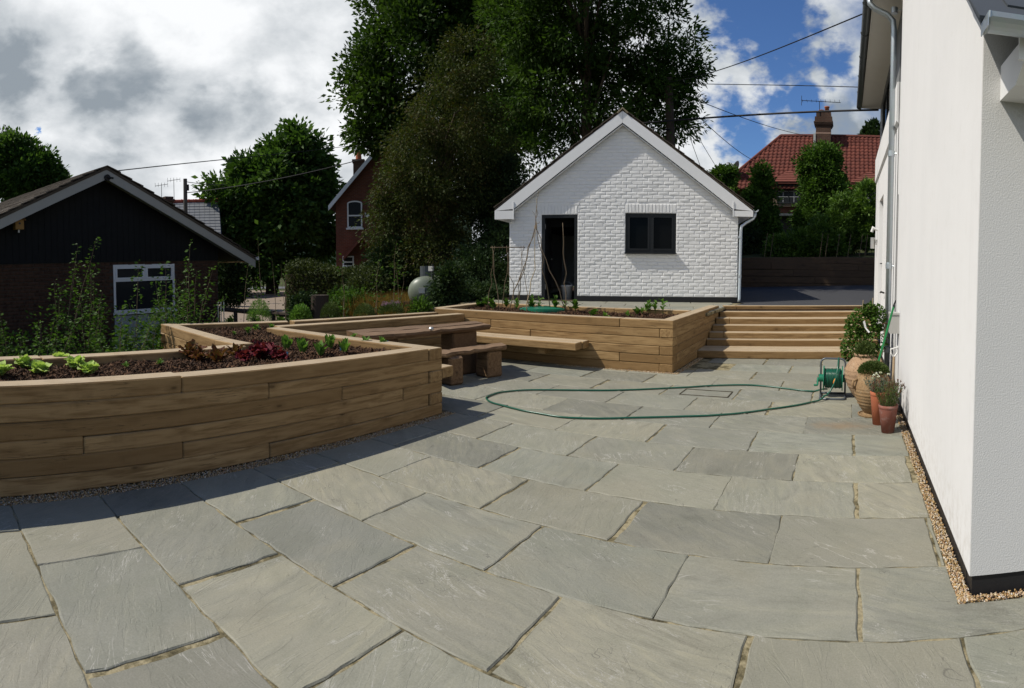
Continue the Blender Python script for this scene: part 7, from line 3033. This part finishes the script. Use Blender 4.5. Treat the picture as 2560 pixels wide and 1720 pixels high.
E_ = [(-8.111, 17.733, 9.233, 2.489, 2.227), (-9.262, 17.16, 7.442, 1.441, 1.703), (-6.43, 18.409, 8.483, 1.703, 1.834), (-9.717, 16.907, 9.226, 1.441, 1.703), (-6.414, 18.415, 6.499, 1.572, 0.983), (-8.45, 17.574, 6.163, 1.572, 0.917), (-5.562, 18.69, 7.726, 0.917, 0.917), (-8.586, 17.508, 11.382, 2.227, 1.441), (-5.553, 18.693, 6.829, 0.59, 0.786), (-5.915, 18.581, 5.667, 0.524, 0.524), (-9.961, 17.343, 5.352, 0.806, 0.806), (-10.97, 17.318, 8.951, 1.102, 2.066), (-11.085, 17.244, 6.53, 0.895, 1.308), (-10.943, 17.923, 11.725, 1.552, 1.552), (-7.517, 19.072, 7.757, 1.653, 1.515), (-9.259, 18.29, 9.222, 1.653, 1.928), (-7.4, 13.8, 10.9, 2.5, 2.0), (-5.3, 13.6, 11.4, 2.0, 1.7), (-8.6, 14.5, 12.5, 2.4, 2.0)]  # last lobes, over the outbuilding, added above the view to shade the retaining wall
tree('ash_tree', (-8.202, 18.021, GZ), E_, 'tall airy ash with spreading branches directly behind the white outbuilding', MAT['ash'], n_clump=1050, per=115, clump_r=0.50, size=(0.07, 0.25), trunk_r=0.30, limbs=30, seed=9, shell=(0.45, 1.05), aspect=0.34, droop=0.25)
E_ = [(-10.074, 13.693, 7.133, 0.628, 1.028), (-10.438, 13.418, 5.907, 1.256, 1.371), (-10.797, 13.131, 4.336, 1.485, 1.485), (-11.063, 12.908, 2.982, 1.371, 1.256), (-10.282, 14.161, 4.762, 1.293, 1.528), (-10.191, 14.227, 2.901, 1.293, 1.646), (-11.485, 12.533, 3.664, 0.857, 1.028), (-11.576, 12.45, 2.305, 0.799, 0.914), (-10.54, 13.338, 1.614, 1.599, 0.799), (-11.903, 12.137, 2.649, 0.457, 0.799)]
tree('hawthorn_tree', (-10.82, 13.499, GZ), E_, 'dense brown-green tree with a pointed top beside the outbuilding', MAT['willow'], n_clump=640, per=150, clump_r=0.42, size=(0.04, 0.12), trunk_r=0.22, limbs=12, seed=14, shell=(0.6, 1.04), droop=0.55, aspect=0.45)
E_ = [(-8.953, 13.621, 1.718, 0.657, 0.876), (-9.241, 14.269, 2.862, 0.514, 1.028), (-9.708, 14.56, 3.6, 0.823, 1.176), (-8.944, 12.659, 1.19, 0.521, 0.625)]
tree('holly_bush', (-8.908, 13.651, GZ), E_, 'almost black evergreen filling the gap left of the white outbuilding', MAT['dark_leaf'], 'bush', n_clump=300, per=110, clump_r=0.42, size=(0.07, 0.12), trunk_r=0.12, limbs=6, seed=15)
E_ = [(-32.517, 23.294, 6.08, 3.09, 2.687), (-34.008, 21.058, 5.321, 2.284, 2.956), (-31.864, 24.18, 8.457, 2.015, 2.15), (-32.218, 23.707, 4.205, 3.359, 3.493), (-33.563, 21.761, 7.172, 1.612, 1.344), (-31.221, 25.005, 6.584, 1.612, 1.881), (-34.569, 20.124, 4.271, 1.344, 1.881), (-31.933, 24.089, 9.916, 0.672, 1.075), (-32.498, 23.321, 8.472, 1.209, 1.344), (-33.455, 21.926, 2.631, 2.956, 2.15)]
tree('chestnut_tree', (-32.876, 22.786, GZ), E_, 'broad round chestnut standing beyond the lane, between bungalow and brick villa', MAT['chestnut'], n_clump=560, per=100, clump_r=0.85, size=(0.18, 0.55), trunk_r=0.4, limbs=10, seed=22, shell=(0.6, 1.04), droop=0.3)
E_ = [(-29.396, 5.991, 6.212, 1.814, 1.209), (-29.542, 5.224, 7.033, 1.209, 1.209), (-29.183, 6.955, 5.585, 1.209, 0.806)]
tree('sycamore', (-29.413, 5.907, GZ), E_, 'leafy tree showing over the left end of the bungalow roof', MAT['chestnut'], n_clump=260, per=90, clump_r=0.55, size=(0.18, 0.30), trunk_r=0.25, limbs=8, seed=23)
E_ = [(-33.559, 5.458, 8.908, 0.365, 0.777), (-33.518, 5.706, 8.109, 0.594, 0.914), (-33.577, 5.348, 7.327, 0.685, 1.142)]
tree('cypress_tree', (-33.577, 5.348, GZ), E_, 'feathery conifer tip at the far left edge over the bungalow roof', MAT['dark_leaf'], n_clump=90, per=70, clump_r=0.35, size=(0.16, 0.34), trunk_r=0.15, limbs=5, seed=24, aspect=0.25, droop=0.6)
E_ = [(-5.209, 24.451, 4.951, 0.504, 0.638), (-5.298, 24.432, 4.201, 0.672, 0.84), (-4.902, 24.515, 5.204, 0.252, 0.336)]
tree('conifer', (-5.179, 24.458, 1.8), E_, 'small rounded conifer between the outbuilding roof and the satellite dish', MAT['shrub'], n_clump=120, per=90, clump_r=0.22, size=(0.08, 0.16), trunk_r=0.12, limbs=4, seed=25)
E_ = [(2.39, 59.952, 14.354, 0.887, 0.967), (2.935, 59.928, 13.172, 1.209, 1.209), (2.494, 59.948, 15.151, 0.403, 0.403)]
tree('pine_tree', (2.891, 59.93, 4), E_, 'distant dark pine at the right end of the red roof', MAT['dark_leaf'], n_clump=70, per=80, clump_r=0.55, size=(0.3, 0.6), trunk_r=0.3, limbs=5, seed=26)
# shrubs on the bank above the retaining wall
E_ = [(-1.134, 23.973, 5.435, 0.726, 0.967), (-0.957, 23.981, 4.48, 0.838, 0.967), (-1.257, 23.967, 3.354, 0.806, 0.967), (-0.743, 23.989, 5.92, 0.29, 0.387)]
tree('cherry_tree', (-1.064, 23.976, 1.9), E_, 'leafy small tree standing right in front of the red roof below its chimney', MAT['shrub'], n_clump=230, per=100, clump_r=0.34, size=(0.11, 0.18), trunk_r=0.10, limbs=6, seed=31)
E_ = [(-3.295, 22.763, 4.7, 0.232, 0.649), (-3.389, 22.749, 3.857, 0.556, 0.85), (-3.652, 22.708, 3.085, 0.85, 0.927), (-3.109, 22.789, 2.478, 0.618, 0.773)]
tree('pear_tree', (-3.401, 22.747, 1.9), E_, 'narrow pointed leafy tree near the satellite dish', MAT['shrub'], n_clump=230, per=100, clump_r=0.32, size=(0.10, 0.17), trunk_r=0.10, limbs=6, seed=32)
lau = [('tall bright laurel against the white house, rightmost of the row', (2165, 530, 21.0, 42, 75), 41), ('bright laurel left of the tallest one', (2110, 550, 21.0, 46, 65), 42), ('laurel with lighter shoots in the middle of the row', (2060, 590, 20.5, 42, 45), 43), ('low laurel in shade at the left of the row', (2010, 615, 20.5, 40, 40), 44)]
for lb, (px_, py_, D__, rx_, ry_), sd_ in (
    (lau[0][0], (0, 0, 0, 0, 0), 41),):
    pass
LAU = [(0.652, 20.99, 3.443, 0.593, 1.058), (-0.116, 21, 3.147, 0.649, 0.917), (-0.789, 20.485, 2.548, 0.578, 0.62), (-1.469, 20.447, 2.193, 0.551, 0.551), (-2.22, 20.379, 2.043, 0.551, 0.441)]
LLB = [l[0] for l in lau] + ['dark low laurel by the outbuilding gutter end of the row']
for i, e0 in enumerate(LAU):
    tree('laurel', (e0[0], e0[1], 1.75), [e0, (e0[0] + 0.15, e0[1] + 0.2, e0[2] - e0[4] * 0.6, e0[3] * 1.1, e0[4] * 0.6)], LLB[i], MAT['laurel'], 'shrub', 'laurels on the bank', n_clump=130, per=90, clump_r=0.22, size=(0.09, 0.16), trunk_r=0.04, limbs=6, seed=51 + i, aspect=0.38, droop=-0.2)
E_ = [(-4.209, 21.594, 2.273, 1.035, 0.887), (-5.388, 23.387, 3.131, 0.967, 1.129)]
tree('yew', (-4.196, 21.596, 1.7), E_, 'dark shaded yew mass just right of the outbuilding corner', MAT['dark_leaf'], 'shrub', n_clump=180, per=90, clump_r=0.3, size=(0.08, 0.14), trunk_r=0.08, limbs=4, seed=60)
# canes on the bank
for k, px_ in enumerate(((-2.621, 18.818, 1.616), (-2.433, 18.844, 1.682), (-0.869, 18.98, 1.645), (-0.692, 18.987, 1.712), (0.023, 19, 1.662), (0.392, 18.996, 1.733), (0.559, 18.992, 1.673), (-0.334, 18.997, 1.655))):
    o = MB()
    o.tube([(0, 0, 0), (0.10, 0.02, 0.85)], 0.009, 5)
    t = link('tree_stake', mesh_from('tree_stake', o.v, o.f, [MAT['stick']]), None, (px_[0], px_[1], 1.70))
    tag(t, 'thin brown stake leaning among the laurels above the dark retaining wall', 'stake', 'stakes among the laurels')
# hedges and garden growth on the left
HED = [(((-17.288, 13.606, 1.085)), 1.3, 0.95), (((-16.725, 14.293, 1.222)), 1.3, 1.05), (((-16.034, 15.064, 1.33)), 1.3, 1.1), (((-17.649, 13.135, 0.944)), 1.0, 0.8)]
P = []
hedge = thing('hedge', (-16.727, 14.291, GZ), 'long clipped olive hedge in front of the brick villa', 'hedge')
a0, a1 = Vector((-18.183, 13.253, 1.085)), Vector((-13.625, 14.641, 1.097))
for i in range(17000):
    u = NR.uniform()
    c = a0.lerp(a1, u)
    hh = 1.75 + 0.16 * sin(u * 9) + NR.normal() * 0.05
    side = NR.uniform(-0.75, 0.75)
    if NR.uniform() < 0.45:
        z = GZ + hh * 1.05 - 0.18 * (side / 0.75) ** 2 + NR.normal() * 0.05
    else:
        side = -0.75 + NR.normal() * 0.06 if NR.uniform() < 0.8 else 0.75
        z = GZ + NR.uniform(0, hh)
    dr = Vector((c.x, c.y, 0)).normalized()
    P.append((c.x + dr.x * side, c.y + dr.y * side, z))
Dh = NR.normal(size=(len(P), 3))
Dh[:, 2] += 0.6
leaves('foliage', P, Dh, NR.uniform(0.07, 0.14, len(P)), MAT['hedge'], hedge, 0.5)
mb = MB()
dr = Vector((a0.x + a1.x, a0.y + a1.y, 0)).normalized()
mb.hexa([(a0.x - dr.x * .6, a0.y - dr.y * .6, GZ), (a1.x - dr.x * .6, a1.y - dr.y * .6, GZ), (a1.x + dr.x * .6, a1.y + dr.y * .6, GZ), (a0.x + dr.x * .6, a0.y + dr.y * .6, GZ),
         (a0.x - dr.x * .5, a0.y - dr.y * .5, GZ + 1.6), (a1.x - dr.x * .5, a1.y - dr.y * .5, GZ + 1.6), (a1.x + dr.x * .5, a1.y + dr.y * .5, GZ + 1.6), (a0.x + dr.x * .5, a0.y + dr.y * .5, GZ + 1.6)])
mb.build('twigs', MAT['bark'], hedge)
BUSH = [
    ('viburnum', (-22.355, 13.276, 1.225, 0.664, 0.908), 'dark round bush under the chestnut by the lane', 'dark_leaf', 150, 80, 0.30, (0.10, 0.18)),
    ('bramble', (-11.478, 11.147, 0.925, 0.484, 0.451), 'arching bramble thicket in front of the long hedge', 'hedge', 130, 50, 0.30, (0.06, 0.11)),
    ('bramble', (-10.462, 9.303, 0.604, 0.564, 0.245), 'low bramble mound behind the rear bed timbers', 'shrub', 110, 55, 0.24, (0.05, 0.09)),
    ('bramble', (-9.642, 7.474, 0.677, 0.295, 0.246), 'ivy-like bramble clump at the dark post', 'dark_leaf', 110, 70, 0.16, (0.05, 0.08)),
    ('elder_bush', (-11.704, 12.329, 1.509, 0.685, 0.799), 'dull green bush between the hedge and the gas tank', 'dark_leaf', 190, 80, 0.32, (0.07, 0.12)),
    ('elder_bush', (-8.232, 11.324, 0.801, 0.658, 0.282), 'dark low growth right of the gas tank', 'dark_leaf', 150, 70, 0.22, (0.05, 0.10)),
    ('elder_bush', (-8.048, 10.209, 1.031, 0.262, 0.454), 'dark leafy screen hiding the right side of the gas tank', 'dark_leaf', 120, 70, 0.25, (0.06, 0.10)),
]
for i, (nm, e0, lb, mt, nc, pr__, cr_, sz) in enumerate(BUSH):
    tree(nm, (e0[0], e0[1], GZ), [e0, (e0[0], e0[1], (e0[2] + GZ) / 2 + 0.1, e0[3] * 0.95, max(0.15, (e0[2] - GZ) / 2))], lb, MAT[mt], 'bush', None, n_clump=nc, per=pr__, clump_r=cr_, size=sz, trunk_r=0.035, limbs=7, seed=70 + i)


def spray(name, base, h, n_st, spread, label, mat, seed, per=60, size=(0.04, 0.075), cat='shrub', group=None, lean=(0, 0), fill=0.0):
    """thin upright shoots with sparse leaves along them"""
    r = random.Random(seed)
    rng = np.random.default_rng(seed)
    t = thing(name, base, label, cat, group)
    P, D, S = [], [], []
    for k in range(n_st):
        a = r.uniform(0, 2 * pi)
        L = h * r.uniform(0.55, 1.0) if k else h
        e_ = Vector((cos(a) * spread * r.uniform(0.3, 1) + lean[0], sin(a) * spread * r.uniform(0.3, 1) + lean[1], L))
        b0 = Vector((cos(a), sin(a), 0)) * spread * 0.3 * r.random()
        pts = []
        for i in range(7):
            u = i / 6
            q = b0 + Vector((e_.x * u ** 1.5, e_.y * u ** 1.5, L * u)) + Vector((r.uniform(-1, 1), r.uniform(-1, 1), 0)) * 0.03 * u
            pts.append(q)
        m = MB()
        m.tube(pts, [0.011 * (1.1 - u / 6) for u in range(7)], 5)
        local(t, 'stem', m, MAT['stick'])
        for j in range(per):
            u = r.uniform(0.12, 1.0)
            i = min(5, int(u * 6))
            q = pts[i].lerp(pts[i + 1], u * 6 - i)
            a2 = r.uniform(0, 2 * pi)
            off = r.uniform(0.01, 0.16) * (1.15 - u * 0.8)
            P.append((base[0] + q.x + cos(a2) * off, base[1] + q.y + sin(a2) * off, base[2] + q.z + r.uniform(-0.04, 0.05)))
            D.append((cos(a2), sin(a2), r.uniform(-0.5, 0.5)))
            S.append(r.uniform(*size))
    for j in range(int(fill)):
        a = r.uniform(0, 2 * pi)
        rr_ = spread * 1.3 * sqrt(r.random())
        P.append((base[0] + cos(a) * rr_, base[1] + sin(a) * rr_, base[2] + r.random() ** 1.4 * h * 0.55))
        D.append((cos(a), sin(a), r.uniform(-0.3, 0.9)))
        S.append(r.uniform(*size))
    leaves('foliage', P, np.array(D), S, mat, t, 0.55, 0.25, None, 0.4, rng=rng)
    return t


SPR = [
    ((-10.179, 2.575, 0.351), (-10.108, 2.841, 2.039), 'tall whippy shrub left of the bungalow window, tallest against the black gable', 6, 0.45, 130),
    ((-9.814, 3.126, 0.358), (-9.8, 3.169, 1.689), 'slim upright shoot between the tall whippy shrub and the white window', 3, 0.16, 110),
    ((-9.387, 2.815, 0.354), (-9.4, 2.77, 1.148), 'low bushy shrub at the foot of the slim shoot', 7, 0.5, 120),
    ((-8.942, 3.493, 0.425), (-8.921, 3.547, 1.62), 'leafy shoots standing across the left half of the bungalow window', 4, 0.35, 110),
    ((-8.572, 3.858, 0.438), (-8.575, 3.851, 1.61), 'leafy shoots crossing the right half of the bungalow window', 4, 0.3, 120),
    ((-9.627, 4.894, 0.409), (-9.547, 5.049, 1.967), 'tall thin shrub against the brown brick right of the bungalow window', 6, 0.45, 120),
    ((-9.368, 1.575, 0.357), (-9.375, 1.534, 1.159), 'dark shrub at the far left edge behind the lettuces', 6, 0.5, 130),
    ((-8.6, 1.865, 0.374), (-8.604, 1.847, 0.791), 'low bright weeds at the left behind the near bed', 8, 0.55, 130),
    ((-8.083, 2.937, 0.431), (-8.079, 2.948, 0.953), 'low nettles under the bungalow window', 9, 0.6, 150),
    ((-8.108, 3.42, 0.454), (-8.081, 3.485, 0.987), 'low nettles at the corner of the raised timbers', 8, 0.4, 150),
    ((-9.348, 4.557, 0.525), (-9.359, 4.536, 1.121), 'low tangle behind the bed corner right of the bungalow window', 8, 0.6, 130),
]
for i, (b, t_, lb, ns, spd, per_) in enumerate(SPR):
    spray('wild_shrub', (b[0], b[1], GZ), t_[2] - GZ, ns, spd, lb, MAT['shrub'], 100 + i, per_, (0.045, 0.085), lean=(t_[0] - b[0], t_[1] - b[1]), fill=260 if ns > 3 else 30)
SAP = [
    ((-9.957, 6.697, 0.662), (-9.959, 6.694, 2.049), 'thin sapling in front of the chestnut, tallest of the row', 2), ((-9.82, 6.897, 0.659), (-9.858, 6.843, 1.709), 'thin sapling right of the tallest one', 1), ((-10.624, 6.587, 0.59), (-10.571, 6.671, 1.556), 'thin sapling left of the tallest one over the drive', 1),
    ((-9.276, 6.798, 0.654), (-9.287, 6.782, 1.544), 'thin sapling close to the dark post', 1), ((-8.266, 8.699, 0.795), (-8.171, 8.788, 2.003), 'thin leafless-looking stem left of the gas tank', 2), ((-7.808, 8.443, 0.825), (-7.776, 8.472, 1.559), 'slender stem touching the left of the gas tank', 1), ((-8.171, 7.364, 0.791), (-8.155, 7.382, 1.678), 'slender dark stem before the long hedge', 2), ((-7.841, 7.714, 0.786), (-7.862, 7.693, 1.6), 'slender stem among the dry grass', 2)]
for i, (b, t_, lb, ns) in enumerate(SAP):
    spray('sapling', (b[0], b[1], GZ), t_[2] - GZ, ns, 0.18, lb, MAT['shrub'], 130 + i, 55, (0.05, 0.085), 'sapling', 'young saplings along the drive', lean=(t_[0] - b[0], t_[1] - b[1]))
# loose growth over the rough ground
P, D, S = [], [], []
for i in range(42000):
    x = NR.uniform(-13.5, -5.5)
    y = NR.uniform(-1.5, 12.5)
    if x > -8.1 and 2.6 < y < 8.2 or x > -5.5 or (y > 7.6 and x > -7.3):
        continue
    if x < -11.4 + 0.0 and 0 < y < 8.5:
        continue
    hh = 0.12 + 0.30 * max(0, math.sin(x * 1.7) * math.cos(y * 1.3)) + NR.uniform(0, 0.35) ** 1.5
    P.append((x, y, GZ + NR.uniform(0, 1) * hh))
    D.append((NR.normal(), NR.normal(), abs(NR.normal()) + 0.5))
    S.append(NR.uniform(0.05, 0.12))
    if y < 3.6 and NR.uniform() < 0.5:
        P[-1] = (x, y, GZ + NR.uniform(0, 1) * (0.55 + 0.3 * sin(y * 3.1 + x)))
gcov = leaves('weeds', P, np.array(D), S, MAT['shrub'], None, 0.45)
tag(gcov, 'tangle of low weeds over the rough ground behind the beds', 'weeds')
P, D, S = [], [], []
for i in range(12000):
    u, v = NR.uniform(), NR.uniform()
    c = Vector((-10.704, 9.781, 0.793)).lerp(Vector((-9.664, 10.81, 0.781)), u)
    dr = Vector((c.x, c.y, 0)).normalized() * (v * 3.0 - 1.2)
    P.append((c.x + dr.x, c.y + dr.y, GZ))
    D.append((NR.normal() * 0.22, NR.normal() * 0.22, 1))
    S.append(NR.uniform(0.75, 1.35))
gr = leaves('long_grass', P, np.array(D), S, MAT['drygrass'], None, 0.025, 0.2, None, 0.1)
tag(gr, 'stand of long orange-brown dry grass before the hedge', 'long grass')
# edge greenery between drive and lane
P, D, S = [], [], []
for i in range(7000):
    u = NR.uniform()
    c = Vector((-14.712, 8.518, 0.368)).lerp(Vector((-12.704, 11.296, 0.435)), u)
    dr = Vector((c.x, c.y, 0)).normalized() * NR.normal() * 0.5
    P.append((c.x + dr.x, c.y + dr.y, GZ + NR.uniform(0, 0.45) * (0.5 + 0.5 * sin(u * 30))))
    D.append((NR.normal(), NR.normal(), abs(NR.normal()) + 0.5))
    S.append(NR.uniform(0.06, 0.13))
vg = leaves('verge', P, np.array(D), S, MAT['shrub'], None, 0.4)
tag(vg, 'ragged green verge along the near side of the gravel drive', 'verge')


# herbs in the rear arm of the near bed
def tufted(name, loc, r, h, n, mat, label, ln=(0.03, 0.06), asp=0.2, cat='herb', group=None, flowers=0, fm=None):
    p = thing(name, loc, label, cat, group)
    needles('leaves', loc, r, h, n, mat, p, 1.0, ln, asp)
    if flowers:
        P, D, S = [], [], []
        for i in range(flowers):
            a, q = NR.uniform(0, 2 * pi), r * sqrt(NR.uniform())
            hz = h * NR.uniform(0.9, 1.25)
            for k in range(18):
                v = NR.normal(size=3)
                P.append((loc[0] + cos(a) * q + v[0] * 0.008, loc[1] + sin(a) * q + v[1] * 0.008, loc[2] + hz + v[2] * 0.006))
                D.append(v)
                S.append(NR.uniform(0.01, 0.02))
        leaves('flowers', P, np.array(D), S, fm, p, 0.7)
    return p


HB = [((-7.891, 5.212, 0.66), 0.17, 0.26, 1500, 'bright', 'feathery pale green fennel tuft, leftmost herb on the back timber', (0.03, 0.07), 0.10), ((-7.536, 5.774, 0.66), 0.16, 0.20, 900, 'bright', 'bushy mint with round leaves, second herb from the left', (0.03, 0.05), 0.55), ((-7.63, 6.474, 0.66), 0.15, 0.20, 1500, 'heather', 'upright grey-green herb in the middle of the back row', (0.025, 0.05), 0.2), ((-7.366, 7.014, 0.66), 0.17, 0.17, 1900, 'heather', 'dark rosemary dome in the back row', (0.025, 0.045), 0.16)]
for q, r_, h_, n_, mt, lb, ln, asp in HB:
    tufted('herb_plant', on_bed(q[0], q[1], zsA), r_ * 1.05, h_ * 1.4, int(n_ * 1.4), MAT[mt], lb, ln, asp)
ch_ = (-7.293, 7.601, 0.66)
tufted('chives', on_bed(ch_[0], ch_[1], zsA), 0.19, 0.20, 1300, MAT['heather'], 'clump of chives with mauve flower heads', (0.06, 0.13), 0.06, 'herb', None, 34, MAT['mauve'])
sg_ = (-6.878, 7.924, 0.66)
p = thing('sage_bush', on_bed(sg_[0], sg_[1], zsA), 'leafy green sage bush at the end of the herb row before the far bed', 'herb')
P, D, S = [], [], []
for i in range(900):
    v = NR.normal(size=3)
    v /= np.linalg.norm(v)
    v[2] = abs(v[2])
    q = NR.uniform(0.4, 1.0)
    P.append((p.location.x + v[0] * 0.24 * q, p.location.y + v[1] * 0.24 * q, p.location.z + v[2] * 0.34 * q))
    D.append((v[0] + NR.normal() * 0.4, v[1] + NR.normal() * 0.4, v[2] + NR.normal() * 0.4))
    S.append(NR.uniform(0.04, 0.08))
leaves('leaves', P, np.array(D), S, MAT['shrub'], p, 0.5)
# ivy on the post
P, D, S = [], [], []
for i in range(700):
    a = NR.uniform(-2.6, 0.2)
    z = NR.uniform(GZ, 0.98)
    P.append((st_c[0] - 0.16 + cos(a) * 0.17, st_c[1] - 0.12 + sin(a) * 0.17, z))
    D.append((cos(a), sin(a), NR.normal() * 0.5))
    S.append(NR.uniform(0.04, 0.07))
leaves('ivy', P, np.array(D), S, MAT['dark_leaf'], stump, 0.8)
